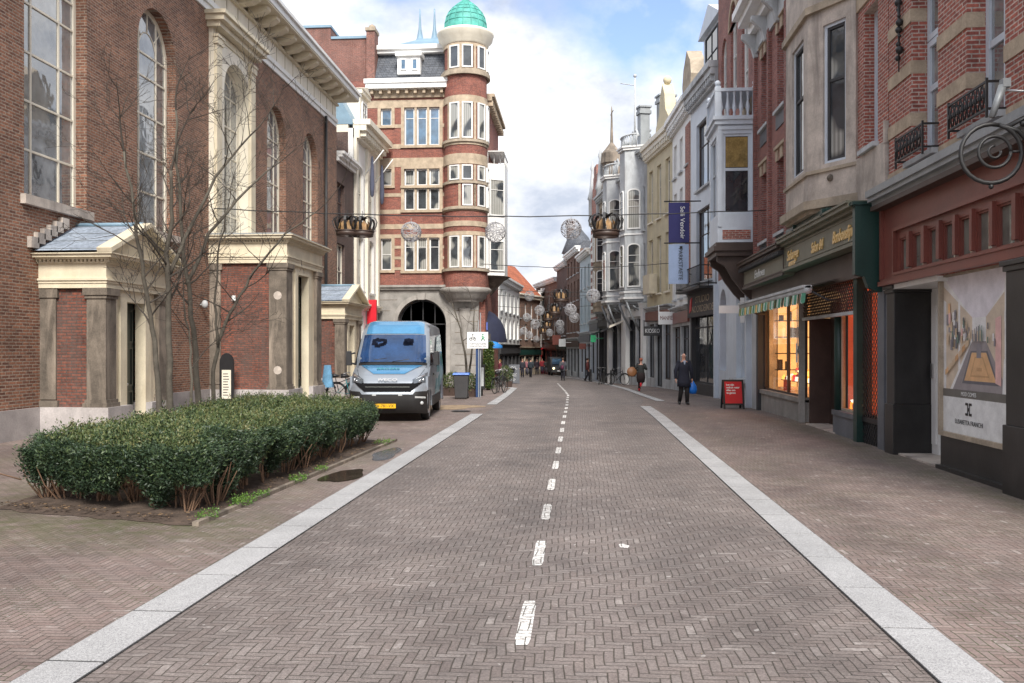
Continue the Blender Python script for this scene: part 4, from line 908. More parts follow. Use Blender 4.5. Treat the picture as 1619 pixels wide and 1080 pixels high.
# corner posts + jambs around openings
def face(m, p, q, z0, z1, a, b, zb_, zt_, th=.22):
    p, q = Vector(p), Vector(q); d = (q-p); n_ = Vector((-d.y, d.x)).normalized(); n_ = n_ if n_.y > 0 else -n_
    for s0, s1, c0, c1 in ((0, a, z0, z1), (b, 1, z0, z1), (a, b, z0, zb_), (a, b, zt_, z1)):
        P_, Q_ = p+d*s0, p+d*s1; m.ext([tuple(P_), tuple(Q_), tuple(Q_+n_*th), tuple(P_+n_*th)], c0, c1, 'z')
face(m, pl[1], pl[0], 5.62, 8.95, .33, .80, 5.72, 8.62); face(m, pl[2], pl[1], 5.62, 8.95, .3, .82, 5.72, 8.62); face(m, pl[3], pl[2], 5.62, 8.95, .2, .8, 5.72, 8.62)
orl = m.build('oriel', M['palestone'], r2.o)
def fwin(p, q, a, b, z0, z1, mf='bluewhite', **k):
    p, q = Vector((*p, 0)), Vector((*q, 0)); d = q-p; w__ = d.length*(b-a); f_ = win(orl, .062, w__-.062, z0+.062, z1-.062, y=.075, mf='charcoal', cols=1, rows=(.60,), bar=.06, fw=.05, name='oriel_window', rz=math.atan2(d.y, d.x), org=p+d*a, **k); q_ = MB(); q_.ring([(0,z0),(0,z1),(w__,z1),(w__,z0)], [(.06,z0+.06),(.06,z1-.06),(w__-.06,z1-.06),(w__-.06,z0+.06)], .05, .14); q_.build('outer_frame', M[mf], f_)
fwin(pl[1], pl[0], .33, .80, 5.72, 8.62, mf='bluewhite'); fwin(pl[2], pl[1], .3, .82, 5.72, 8.62)
m = MB(); orx(m, pl, 4.72, 4.80, .0); orx(m, pl, 4.80, 4.98, .12); m.build('oriel_moulding', M['sand'], orl)
for q in ((5.55, 5.62, .05), (8.95, 9.1, .08)): m = MB(); orx(m, pl, *q); m.build('oriel_moulding', M['sand'], orl)
m = MB(); uc, yc = (pl[0][0]+pl[1][0])/2, -.39; ang = math.atan2(pl[0][1]-pl[1][1], pl[0][0]-pl[1][0])
o_ = MB(); o_.lathe([(.18, 0), (.12, .03), (.001, .05)], 0, 0, 12); 
for k in range(4): a = PI/2*k+.78; o_.lathe([(.13, 0), (.08, .03), (.001, .04)], .2*math.cos(a), .2*math.sin(a), 10)
q = o_.build('carving', M['palestone'], orl, loc=(uc, yc-.01, 9.45)); q.rotation_euler = (PI/2, 0, ang)
o_ = MB(); o_.lathe([(.08, 0), (.05, .05), (.001, .07)], 0, 0, 8); q = o_.build('carving', M['darkstone'], orl, loc=(uc, yc-.01, 5.4)); q.rotation_euler = (PI/2, 0, ang)
# brackets under the oriel
m = MB(); 
for u in (uB-.35, uF0+.3): m.ext([(.1, 4.72), (-.66, 4.72), (-.66, 4.58), (-.5, 4.46), (-.3, 4.40), (-.15, 4.25), (-.08, 4.0), (.1, 3.9)], u, u+.14, 'x')
m.box(uF1+.2, uB-.1, -.6, .05, 4.62, 4.72); m.build('oriel_bracket', M['darkgreen'], orl)
m = MB(); m.box(0, r2.len, 0, .1, 4.3, 4.75); m.build('blue_band', M['bluestone'], r2.o)

r3 = Fac((XR, 28.55), (XR, 23.45), 'brick_house', 'plum brick house with paired narrow windows and a white bracketed cornice', 'building')
r3.body(12.2, 9, 'r3brick', y0=.42, z0=4.3)
us = [(r3.u(1205)-.1, r3.u(1214)+.25), (r3.u(1229)-.0, r3.u(1239)+.35)]
h3 = [(a, b, 8.55, 10.75) for a, b in us]+[(a, b, 5.1, 7.15) for a, b in us]
r3.wall(4.3, 12.2, h3, 'r3brick', dep=.36)
for h in h3: win(r3.o, *h, y=.2, cols=1, rows=(.62,), mf='bluewhite', sill='greywhite', fw=.09)
for a, b, c, d in h3:
    n = 5; m = MB()
    for k in range(n):
        u0 = a-.12+(b-a+.24)*k/n
        if k % 2 == 0: m.box(u0, u0+(b-a+.24)/n, -.035, .02, d+.0, d+.32)
    m.box(a-.15, b+.15, -.08, .02, d+.318, d+.40); m.build('window_head', M['sandband'], r3.o)
for a, b, c, d in h3: m = MB(); m.box(a-.1, b+.1, -.03, .02, c-.5, c-.1); m.build('window_apron', M['bluestone'], r3.o)
m = MB()
for u in (0, us[0][1]+.05, us[1][1]+.1, r3.len-.25): m.box(u, u+.22, -.1, .02, 4.6, 11.2)
m.build('brick_pier', M['r3brick'], r3.o)
r3.cornice(11.7, .75, .75, 'white', dent=0); m = MB(); k = .15
while k < r3.len: m.ext([(0, 11.0), (-.12, 11.0), (-.2, 11.3), (-.5, 11.6), (-.5, 11.72), (0, 11.72)], k, k+.2, 'x'); k += 1.55
m.box(0, r3.len, -.08, .02, 11.1, 11.7); m.build('cornice_bracket', M['greywhite'], r3.o)

# ---- shopfront shared by R2 and R3
shop = Fac((XR, 28.4), (XR, 16.6), 'shopfront', 'dark green sweet shop front with gold lettered sign boards and lattice shutter', 'shopfront')
su = lambda x, d=0: shop.u(x, d)
SX = .42   # sign projects from the wall
def signseg(u0, u1, z0, z1, mt, cornice_mt, dent=False):
    m = MB(); m.box(u0, u1, -SX, .3, z0, z1); b_ = m.build('sign_board', M[mt], shop.o)
    m = MB(); m.box(u0, u1, -SX-.1, .3, z1, z1+.07); m.box(u0, u1, -SX-.2, .3, z1+.07, z1+.15); m.box(u0, u1, -SX-.24, .3, z1+.15, z1+.19); m.box(u0, u1, -SX-.05, -SX, z0, z0+.07)
    m.ring([(u0+.05, z0+.1), (u0+.05, z1-.03), (u1-.05, z1-.03), (u1-.05, z0+.1)], [(u0+.09, z0+.14), (u0+.09, z1-.07), (u1-.09, z1-.07), (u1-.09, z0+.14)], -SX-.02, -SX)
    m.build('sign_cornice', M[cornice_mt], b_)
    if dent:
        m = MB(); k = u0
        while k < u1: m.box(k, k+.08, -SX-.16, -SX, z1-.10, z1); k += .17
        m.build('dentil', M['charcoal'], b_)
    return b_
uj = su(1240, SX); ue = su(1358, SX)
s1 = signseg(0, uj, 3.72, 4.35, 'signgreen', 'darkbrown', True); s2 = signseg(uj+.02, ue, 3.80, 4.42, 'signgreen', 'signgreen')
text('gold_lettering', 'Eindhoven', .34, M['signwhite'], s1, (uj*.45, -SX-.01, 4.03), shear=.3)
def lt(x0, x1, body, size, z): u0, u1 = su(x0, SX), su(x1, SX); t = text('gold_lettering', body, size, M['gold'], s2, ((u0+u1)/2, -SX-.012, z), shear=.35, ext=.01, bold=.006); w = t.dimensions.x; t.scale.x = (u1-u0)/max(w, .1); return t
lt(1245, 1263, 'Salonge', .34, 4.14); lt(1247, 1259, 'enny', .2, 3.95); lt(1283, 1302, 'Salon 84', .32, 4.08); lt(1317, 1352, 'Bonbonsfijne', .34, 4.10)
# dark recess behind the sign, end cap panel
m = MB(); m.box(0, ue+.0, -.16, .3, 3.25, 3.78); m.build('shutter_box', M['darkbrown'], shop.o)
m = MB(); m.ext([(-SX-.12, 4.5), (-SX-.12, 3.22), (-SX+.05, 3.18), (-SX+.12, 2.98), (-SX+.3, 2.9), (.1, 2.9), (.1, 4.5)], ue+.01, ue+.16, 'x')
m.box(ue+.0, ue+.2, -SX-.18, .1, 4.5, 4.56); m.build('end_panel', M['darkgreen'], shop.o)
# posts
ux = [su(1357), su(1366)]; m = MB(); m.box(ux[0], ux[0]+.22, -.1, .1, -.05, 3.7); m.build('post', M['darkgreen'], shop.o)
m = MB(); up0 = su(1395); m.box(shop.len-.36, shop.len-.02, -.05, .3, -.05, 4.4); m.build('stone_pier', M['bluestone'], shop.o)
pA, pB = su(1266), su(1275); m = MB(); m.box(pA, pA+.1, -.06, .08, -.05, 1.75); m.box(pA, pA+.1, -.06, .08, 1.75, 3.3); m.ball((pA+.05, -.07, 1.8), .05, 6); m.build('post', M['greystone'], shop.o)
m = MB(); pC = su(1201); m.box(pC-.02, pC+.22, -.1, .25, -.1, 3.3); m.build('post', M['charcoal'], shop.o)
m = MB(); m.box(su(1192), pC-.05, -.06, .25, -.2, 3.7); m.build('stone_pier', M['greywhite'], shop.o)
# interior shell: walls and panels glow themselves, shop lighting put into their colour
warm = mat('warm_glow_interior', (.62,.30,.10), .8, .3, 1.2, 0, emit=1.3); warmred = mat('red_glow_interior', (.30,.05,.02), .7, .3, 1.5, 0, emit=.75)
tan_ = mat('tan_glow_interior', (.50,.30,.14), .8, .6, 1.3, 0, emit=.42); M['warm'] = warm; M['warmred'] = warmred; M['tan'] = tan_
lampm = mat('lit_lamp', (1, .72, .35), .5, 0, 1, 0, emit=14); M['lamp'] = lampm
wA0, wA1 = pC+.22, pA-.05; dA, dB = pB+.08, su(1322); wB0, wB1 = su(1322)+.02, ux[0]; wC0, wC1 = ux[0]+.22, shop.len-.36
def room(u0, u1, dep, mt, floor=.45, sidemt=None):
    m = MB(); m.add([(u0,.25,floor),(u1,.25,floor),(u1,dep,floor),(u0,dep,floor),(u0,.25,3.3),(u1,.25,3.3),(u1,dep,3.3),(u0,dep,3.3)], [(0,1,2,3),(7,6,5,4),(2,6,7,3)][:2]+[(3,2,6,7),(0,3,7,4),(1,5,6,2)]); return m.build('interior', M[mt], shop.o)
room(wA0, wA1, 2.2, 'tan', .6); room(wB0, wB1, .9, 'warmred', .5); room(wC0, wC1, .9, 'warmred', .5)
m = MB(); m.box(wA0+.02, wA0+.06, .5, 2.1, .7, 3.2); m.box(wA0+.9, wA1-.1, 1.3, 1.36, .6, 3.2); m.box(wA1-.9, wA1-.05, .9, .95, .8, 3.1); m.build('glowing_panel', M['warm'], shop.o)
def clear_glass():
    m, t, b = nodes('shop_glass'); t.nodes.remove(b); o = [n for n in t.nodes if n.type == 'OUTPUT_MATERIAL'][0]
    g_ = t.nodes.new('ShaderNodeBsdfGlossy'); g_.inputs['Roughness'].default_value = .02; tr_ = t.nodes.new('ShaderNodeBsdfTransparent'); tr_.inputs[0].default_value = (.9,.92,.9,1)
    fr = t.nodes.new('ShaderNodeFresnel'); fr.inputs[0].default_value = 1.6; mx_ = t.nodes.new('ShaderNodeMixShader'); t.links.new(fr.outputs[0], mx_.inputs[0]); t.links.new(tr_.outputs[0], mx_.inputs[1]); t.links.new(g_.outputs[0], mx_.inputs[2]); t.links.new(mx_.outputs[0], o.inputs[0]); return m
M['shopglass'] = clear_glass()
def swin(u0, u1, z0, z1, mf, colpos=(), y=.1):
    m = MB(); m.ring([(u0,z0),(u0,z1),(u1,z1),(u1,z0)], [(u0+.05,z0+.05),(u0+.05,z1-.05),(u1-.05,z1-.05),(u1-.05,z0+.05)], y, y+.08)
    for k in colpos: u = u0+(u1-u0)*k; m.box(u-.04, u+.04, y+.005, y+.075, z0+.05, z1-.05)
    f = m.build('shop_window', M[mf], shop.o); p = MB(); p.add([(u0+.03, y+.035, z0+.03), (u1-.03, y+.035, z0+.03), (u1-.03, y+.035, z1-.03), (u0+.03, y+.035, z1-.03)], [(0,1,2,3)]); p.build('pane', M['shopglass'], f); return f
swin(wA0, wA1, .62, 3.28, 'darkbrown', (.62,)); swin(wB0, wB1, .52, 3.3, 'sand'); swin(wC0, wC1, .52, 3.0, 'black')
m = MB(); m.box(wA0, wA1, .0, .3, -.1, .56); m.box(wA0, wA1, -.05, .3, .5, .62); m.build('stall_riser', M['greystone'], shop.o)
m = MB(); m.box(wB0-.2, wB1, -.02, .3, -.1, .46); m.box(wB0-.2, wB1, -.05, .3, .42, .52); m.build('stall_riser', M['bluestone'], shop.o)
m = MB(); m.box(wC0, wC1, .05, .3, -.1, .5); m.box(wC0, wC1, .0, .3, .42, .52); m.build('stall_riser', M['black'], shop.o)
# doorway
m = MB(); m.box(dA, dB-.25, .55, .62, -.05, 3.0); m.box(dA-.03, dA+.03, .05, .6, -.05, 2.6); m.build('door', M['darkbrown'], shop.o)
m = MB(); m.box(dB-.55, dB-.3, .5, .54, .0, 2.7); m.build('glowing_door_pane', M['warmred'], shop.o); m = MB(); m.tube([(dB-.12, .1, .5), (dB-.12, .1, 2.9)], .11, 10); m.build('column', M['darkgreen'], shop.o)  # door pane glows red by itself, indoor light put into its material
m = MB(); m.box(dA, dB, -.04, .5, -.05, .03); m.build('doorstep', M['palestone'], shop.o)
# lattice shutter hanging over door and window
m = MB(); z0, z1 = 2.62, 3.74; ua, ub = pB-.02, ux[0]; k = 0; st = .135
n = int((ub-ua+z1-z0)/st)
for i in range(n+1):
    t0 = ua-(z1-z0)+i*st
    for sgn in (1, -1):
        if sgn > 0: p = [(t0, z0), (t0+(z1-z0), z1)]
        else: p = [(t0, z1), (t0+(z1-z0), z0)]
        (x0, a0), (x1, a1) = p
        if x1 < ua or x0 > ub: continue
        if x0 < ua: a0 += (a1-a0)*(ua-x0)/(x1-x0); x0 = ua
        if x1 > ub: a1 = a0+(a1-a0)*(ub-x0)/(x1-x0); x1 = ub
        m.tube([(x0, -.06+.006*sgn, a0), (x1, -.06+.006*sgn, a1)], .013, 4, False)
m.build('lattice_shutter', M['darkbrown'], shop.o)
m = MB(); m.box(ua, ub, -.1, -.02, z0-.07, z0+.0); m.build('shutter_rail', M['greywhite'], shop.o)
m = MB(); st = .14; z0, z1 = -.0, 3.0
for i in range(int((wC1-wC0+3)/st)+1):
    for sgn in (1, -1):
        t0 = wC0-3+i*st; p = [(t0, z0), (t0+3, z1)] if sgn > 0 else [(t0, z1), (t0+3, z0)]
        (x0, a0), (x1, a1) = p
        if x1 < wC0 or x0 > wC1: continue
        if x0 < wC0: a0 += (a1-a0)*(wC0-x0)/(x1-x0); x0 = wC0
        if x1 > wC1: a1 = a0+(a1-a0)*(wC1-x0)/(x1-x0); x1 = wC1
        m.tube([(x0, .02, a0), (x1, .02, a1)], .008, 4, False)
m.build('window_grille', M['black'], shop.o)
# goods on display, wrappings made to glow in place of shop lighting
goods = {k: mat('glowing_wrap_'+k, c_, .25, .2, 4, 0, metal=.0, emit=1.5) for k, c_ in {'red': (.6,.03,.03), 'gold': (.8,.42,.08), 'amber': (.7,.22,.03), 'white': (.7,.62,.5), 'dark': (.1,.02,.02)}.items()}
gl = list(goods.values())
ORD = ['first','second','third','fourth','fifth','sixth','seventh','eighth','ninth','tenth','eleventh','twelfth','thirteenth','fourteenth','fifteenth']+['far']*40
def display(name, u0, u1, y0, y1, z0, rows, rh, lab, grp, seed, par=None):
    rnd = random.Random(seed)
    for rr_ in range(rows):
        n = max(3, min(14, int((u1-u0)/.13)))
        for k in range(n):
            u = u0+(k+.5)*(u1-u0)/n; y = y0+(y1-y0)*rr_/max(1, rows-1); z = z0+rh*rr_; h = rnd.uniform(.11, .24); r_ = rnd.uniform(.04, .065)
            w_ = shop.P+shop.ex*u+shop.ey*y
            m = MB(); m.m = rnd.randrange(5)
            if rnd.random() < .5: m.lathe([(r_*.8, 0), (r_, h*.15), (r_, h*.6), (r_*.4, h*.75), (r_*.35, h), (.001, h)], 0, 0, 8)
            else: m.fru(-r_, r_, -r_, r_, 0, h, r_*.2); m.m = (m.m+1) % 5; m.lathe([(r_*.5, h), (r_*1.1, h+.05), (r_*.2, h+.06)], 0, 0, 6)
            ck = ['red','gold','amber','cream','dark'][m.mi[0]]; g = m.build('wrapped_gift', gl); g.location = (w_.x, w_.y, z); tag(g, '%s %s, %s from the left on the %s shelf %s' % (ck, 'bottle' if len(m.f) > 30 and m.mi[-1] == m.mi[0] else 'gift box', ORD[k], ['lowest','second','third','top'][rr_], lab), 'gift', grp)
        m = MB(); m.box(u0, u1, y0+(y1-y0)*rr_/max(1, rows-1)-.06, y0+(y1-y0)*rr_/max(1, rows-1)+.09, z0+rh*rr_-.02, z0+rh*rr_-.001); m.build('shelf', M['darkbrown'], shop.o)
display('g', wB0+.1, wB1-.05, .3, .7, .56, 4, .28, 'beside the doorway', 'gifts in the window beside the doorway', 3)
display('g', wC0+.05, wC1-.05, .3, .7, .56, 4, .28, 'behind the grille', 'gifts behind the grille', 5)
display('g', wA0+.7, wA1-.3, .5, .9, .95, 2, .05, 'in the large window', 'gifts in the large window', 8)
m = MB()
for u, z in ((wA0+1.1, 1.2), (wA0+1.15, 1.55), (wA0+1.2, 2.0), (wA0+1.3, 2.35)): m.ball((u, .9, z), .05, 6)
for u in (wB0+.25, wC0+.3): m.ball((u, .5, 2.8), .04, 6)
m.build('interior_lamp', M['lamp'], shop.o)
m = MB()
for k in range(4): m.box(wA0+.10, wA0+.14, .45+.3*k, .47+.3*k, .7, 3.2); m.box(wA0+.08, wA0+.14, .4, 1.8, 1.2+.5*k, 1.23+.5*k)
for k in range(14): u = random.uniform(.45, 1.7); z = 1.23+.5*random.randrange(4); m.box(wA0+.07, wA0+.2, u, u+.12, z, z+random.uniform(.15, .32))
m.build('wall_shelves', M['darkbrown'], shop.o)
m = MB(); m.box(wA0+1.75, wA0+2.0+.6, .28, .29, .66, .98); q = m.build('red_notice', M['red'], shop.o)
m = MB(); m.box(wA1-.75, wA1-.55, .07, .075, 1.5, 2.0); m.build('paper_notice', M['signwhite'], shop.o)
# awning over the far half
aw = empty('awning', (XR, 27.0, 0), R(-90), 'rolled up green and white striped awning over the far half of the sweet shop', 'awning')
L_ = 27.0-onX(1268, 500, XR-.85)[0]; m = MB(); 
m.tube([(0, -.72, 3.12), (L_, -.72, 3.12)], .09, 10); m.box(0, L_, -.84, -.64, 3.16, 3.22); cas = m.build('cassette', M['greywhite'], aw)
m = MB(); m.add([(0,-.7,3.22),(L_,-.7,3.22),(L_,-.2,3.36),(0,-.2,3.36)], [(0,1,2,3)]); m.build('fabric', mat('green_canvas', (.16,.36,.27), .8), aw)
for i, key in enumerate(('green', 'white')):
    m = MB(); n = int(L_/.11)
    for k in range(n):
        if k % 2 != i: continue
        a, b = L_*k/n, L_*(k+1)/n; c_ = (a+b)/2; w1 = .03*math.sin(k*.9)
        m.add([(a,-.80+w1,3.05),(b,-.80-w1,3.05),(b,-.82-w1,2.86),(c_,-.82,2.82),(a,-.82+w1,2.86)], [(0,1,2,3,4)])
    m.build('valance', mat('valance_'+key, (.10,.30,.20) if i == 0 else (.55,.66,.58), .8), aw)
m = MB(); m.tube([(L_-.05, -.7, 3.12), (L_-.05, -.3, 2.9), (L_-.05, -.05, 2.9)], .025, 6); m.tube([(.05, -.7, 3.12), (.05, -.3, 2.9), (.05, -.05, 2.9)], .025, 6); m.build('arm', M['charcoal'], aw)

# ---- R4 : white corner bay with balustrade and brick gable
r4 = Fac((XR+.1, 36.8), (XR, 28.6), 'bay_house', 'brick gabled house with a white balustraded timber bay over a white ground floor', 'building')
r4.body(17, 9, 'r3brick', y0=.42, z0=-.6)
g4 = [(.9, 2.2, 10.5, 13.4, .6), (3.2, 4.6, 10.5, 13.8, .7), (5.6, 6.9, 10.5, 13.4, .6), (1, 2.4, 5.4, 8.6), (3.4, 4.8, 5.4, 8.6)]
r4.wall(4.6, 17, g4, 'r3brick', dep=.36)
for h in g4: win(r4.o, *h[:4], r=h[4] if len(h) > 4 else 0, y=.1, mf='white', rows=(.3, .65), fw=.12)
r4.bands([9.6], .5, 'sandband'); m = MB(); m.ring(arch(2.9, 4.9, 13.7, 1.0), arch(3.1, 4.7, 13.7, .85), -.06, .05); m.build('arch_ring', M['sandband'], r4.o)
gw = [(.7, 2.4, 1.0, 3.4, .8), (5.9, 7.3, .9, 3.3)]
r4.wall(-.6, 4.6, gw, 'bluewhite', dep=.5, y=-.04, name='ground_floor_wall'); win(r4.o, *gw[0][:4], r=.8, y=.4, mf='white', mg='glassclear'); win(r4.o, *gw[1], y=.3, mf='white', mg='glass', rows=(.7,))
m = MB(); m.box(7.35, 7.6, -.2, .1, -.3, 4.5); m.box(0, .3, -.2, .1, -.5, 4.5); m.box(5.4, 5.7, -.2, .1, -.5, 4.5); m.build('pilaster', M['bluewhite'], r4.o)
m = MB(); m.box(5.7, 7.5, -.45, .05, .72, .86); m.box(6.0, 7.3, -.3, .05, .1, .72); m.build('window_ledge', M['greywhite'], r4.o)
# bay box: near end faces the street end, local u 6.1 .. 8.05, out 1.15
b0, b1, bo_ = 6.2, 8.15, 1.18
def bayframe(z0, z1, mt, name, holes_near, holes_front, par):
    m = MB(); wall(m, b0, b1, z0, z1, holes_front, .1, -bo_, False)
    f = m.build(name, M[mt], par); m = MB(); wall(m, 0, bo_, z0, z1, holes_near, .1, 0, False)
    n_ = m.build(name+'_end', M[mt], f, loc=(b1, -bo_, 0)); n_.rotation_euler.z = PI/2; 
    return f, n_
m = MB(); m.box(b0, b1-.02, -bo_+.02, .1, 5.2, 9.1) if 0 else None
# near end wall faces local +u; build it in a frame turned by +90 degrees
be = MB(); wall(be, 0, bo_, 5.75, 9.0, [(.17, bo_-.14, 6.15, 8.72)], .14, 0, False); be.box(0, .12, -.04, .0, 5.75, 9.0); be.box(bo_-.1, bo_, -.04, .0, 5.75, 9.0); be.box(0, bo_, -.05, 0, 8.84, 8.95)
bay = MB(); wall(bay, b0, b1, 5.75, 9.0, [(b0+.3, b1-.3, 6.15, 8.72)], .14, -bo_, False); bay.box(b0, b0+.03, -bo_, .1, 5.2, 9.0); bay = bay.build('bay', M['bluewhite'], r4.o)
ben = be.build('bay_end', M['bluewhite'], bay, loc=(b1, -bo_, 0), rz=PI/2)
f = win(bay, .17, bo_-.14, 6.15, 8.72, y=.05, mf='bluewhite', cols=1, rows=(.56,), fw=.08, bar=.09, name='bay_window', rz=PI/2, org=Vector((b1, -bo_, 0)), mg='glassclear')
amb = mat('amber_glass', (.36,.25,.09), .15, .5, 3, 0, coat=.5); m = MB(); m.box(.26, bo_-.23, .075, .082, 7.66, 8.62); m.build('stained_pane', amb, bay, loc=(b1, -bo_, 0), rz=PI/2)
win(bay, b0+.3, b1-.3, 6.15, 8.72, y=-bo_+.05, mf='bluewhite', cols=2, rows=(.56,), name='bay_window')
m = MB(); m.box(b0, b1, -bo_, .1, 5.25, 5.75); m.build('bay_panel', M['bluewhite'], bay); m = MB(); m.box(.15, bo_-.15, -.015, .02, 5.35, 5.65); m.build('brick_panel', M['redbrick'], bay, loc=(b1, -bo_, 0), rz=PI/2)
m = MB(); 
for z0, z1, e in ((5.12,5.25,.06), (4.98,5.12,.14), (4.82,4.98,.06)): m.box(b0-e, b1+e, -bo_-e, .1, z0, z1)
for u in (b0+.1, b1-.25): m.ext([(.05, 4.82), (-bo_, 4.82), (-bo_, 4.65), (-bo_+.25, 4.5), (-.7, 4.1), (-.4, 3.7), (-.15, 3.45), (.05, 3.35)], u, u+.15, 'x')
m.build('bay_bracket', M['darkbrown'], bay)
m = MB(); m.box(b0-.1, b1+.1, -bo_-.1, .1, 9.0, 9.14); m.box(b0-.16, b1+.16, -bo_-.16, .1, 9.14, 9.26); m.box(b0-.1, b1+.1, -bo_-.1, .1, 10.05, 10.15)
for k in range(6): u = .1+k*.21; m.lathe([(.05, 9.26), (.035, 9.4), (.075, 9.55), (.035, 9.75), (.03, 9.9), (.05, 10.05)], b1, -bo_+u, 8)
for k in range(9): u = b0+.12+k*.22; m.lathe([(.05, 9.26), (.035, 9.4), (.075, 9.55), (.035, 9.75), (.03, 9.9), (.05, 10.05)], u, -bo_, 8)
for u, y in ((b1, -bo_), (b1, 0), (b0, -bo_)): m.box(u-.09, u+.09, y-.09, y+.09, 9.26, 10.22); m.ball((u, y, 10.32), .1, 6)
m.build('balustrade', M['bluewhite'], bay)
ps = MB(); ps.box(XR-1.1, XR-.04, 28.9, 28.96, 3.05-.05, 3.3-.05); ps.box(XR-.42, XR-.3, 28.88, 28.96, 2.7, 3.5); tag(ps.build('hanging_sign', M['signwhite']), 'small white cross shaped sign sticking out of the white ground floor wall', 'sign')

# ================= further houses
def shopbase(f, mt, z1, glass='glassclear', n=2, trim=None, lit=False, pr=.0):
    n = max(1, min(n, round(f.len/2.2))); sbm = random.choice(['charcoal', 'oxred', 'darkgreen', 'bluestone', 'signwhite', 'darkbrown'])
    L_ = f.len; hs = []; g = (L_-.3)/n; zg = f.zg+.35
    for k in range(n): a = .25+k*g; hs.append((a, a+g-.2, zg+(.5 if k % 2 == 0 else .05), z1-.9))
    f.wall(f.zg, z1-.05, hs, mt, dep=.35, y=-.03-pr, name='shopfront_wall')
    for h in hs: win(f.o, *h, y=.12, mf=random.choice(['charcoal', 'darkbrown', 'black']), mg=glass, cols=2 if h[1]-h[0] > 1.2 else 1, rows=(.8,), name='shop_window', bar=.06)
    m = MB(); m.box(.1, L_-.1, -.14-pr, -.03-pr, z1-.75, z1-.2); m.build('sign_board', M[trim or (mt if mt == 'charcoal' else sbm)], f.o)
    f.cornice(z1-.12, .2, .25, trim or mt, name='shop_cornice')
def house(P, Q, label, z1, wm, floors, n=2, frame='white', base=3.6, basem='charcoal', glass='glass', roof=None, corn='white', dep=8, arched=False, sidem='brownbrick', ww=.95, bandm=None, sill='greywhite', group=None, name='house', baseglass='glassclear', cornh=.5, rows=(.6,)):
    f = Fac(P, Q, name, label, 'building', group); L_ = f.len; f.body(z1, dep, sidem, y0=.42, z0=f.zg)
    hs = []; g = L_/n
    for a, b in floors:
        for k in range(n): c_ = g*(k+.5); hs.append((c_-ww/2, c_+ww/2, a, b)+((ww*.4,) if arched else ()))
    f.wall(base, z1, hs, wm, dep=.32)
    for h in hs: win(f.o, *h[:4], r=h[4] if arched else 0, mf=frame, mg=glass, cols=2 if ww > 1 else 1, rows=rows, sill=sill, fw=.09)
    if base > 0: shopbase(f, basem, base, n=max(1, n), glass=baseglass)
    if corn: f.cornice(z1-cornh*.5, cornh, .45, corn, dent=.35)
    if bandm:
        f.bands([a-.35 for a, b in floors]+[b+.45 for a, b in floors], .2, bandm)
    if roof:
        m = MB(); m.ext([(.1, z1), (1.6, z1+2.2), (dep-1, z1+2.2), (dep, z1)], 0, L_, 'x'); m.build('roof', M[roof], f.o)
    return f
def oriel(f, u0, u1, z0, z1, out=.9, mt='greywhite', levels=(), crown=True):
    c = .38*(u1-u0)*.75; m = MB(); pl = [(u0, 0), (u0+c, -out), (u1-c, -out), (u1, 0)]
    def pz(m, e, a, b): m.ext([(u0-e, .1), (u0-e, 0), (u0+c-e*.4, -out-e), (u1-c+e*.4, -out-e), (u1+e, 0), (u1+e, .1)], a, b, 'z')
    pz(m, 0, z0, z1); o = m.build('bay', M[mt], f.o)
    mm_ = [((.1, z0-.12, z0),), ((.12, z1, z1+.14), (.2, z1+.14, z1+.24))]+[((.06, a-.35, a-.25),) for a, b in levels]
    for q_ in mm_:
        m = MB()
        for z_ in q_: pz(m, *z_)
        m.build('bay_moulding', M['white' if mt != 'sand' else mt], o)
    for a, b in levels:
        for p, q in zip(pl, pl[1:]):
            p, q = Vector((*p, 0)), Vector((*q, 0)); d = q-p
            win(o, d.length*.14, d.length*.86, a, b, y=-.075, mf='white', mg='glass', cols=1, rows=(.62, .8) , fw=.08, name='bay_window', rz=math.atan2(d.y, d.x), org=p, r=.22*d.length)
    m = MB(); 
    for k in range(5): s = 1-k*.2; m.ext([((u0+u1)/2+(x-(u0+u1)/2)*s, y*s) for x, y in pl], z0-.12-k*.14-.14, z0-.12-k*.14, 'z')
    m.build('bay_corbel', M['zinc'], o)
    if crown:
        m = MB(); mid = (u0+u1)/2; w = (u1-u0)/2; n = 12
        for k in range(n+1): t = -1+2*k/n; m.tube([(mid+w*t, -out*math.sqrt(max(0, 1-t*t*.8)), z1+.24), (mid+w*t*.95, -out*math.sqrt(max(0, 1-t*t*.8))*.95, z1+.95)], .035, 5)
        m.tube([(mid+w*t/6, -out*math.sqrt(max(0, 1-(t/6)**2*.8)), z1+.9) for t in range(-6, 7)], .06, 5)
        m.tube([(mid-w*.5, -.1, z1+.9), (mid-w*.25, -.15, z1+1.35), (mid, -.15, z1+1.2), (mid+w*.25, -.15, z1+1.35), (mid+w*.5, -.1, z1+.9)], .07, 6)
        for k in range(7): m.tube([(mid-w*.6+k*w*.2, -.3, z1+.24), (mid-w*.5+k*w*.17+.1, -.25, z1+.7), (mid-w*.6+k*w*.2, -.2, z1+1.1)], .03, 4)
        m.build('balcony_crown', M['greywhite'], o)
    return o
def chimney(f, u, y, z0, z1, mt='zinc', w=.3):
    m = MB(); m.box(u-w, u+w, y-w, y+w, z0, z1-.5); m.box(u-w*1.3, u+w*1.3, y-w*1.3, y+w*1.3, z1-.5, z1-.3); m.box(u-w*1.1, u+w*1.1, y-w*1.1, y+w*1.1, z1-.3, z1-.1); m.box(u-w*1.35, u+w*1.35, y-w*1.35, y+w*1.35, z1-.1, z1); return m.build('chimney', M[mt], f.o)
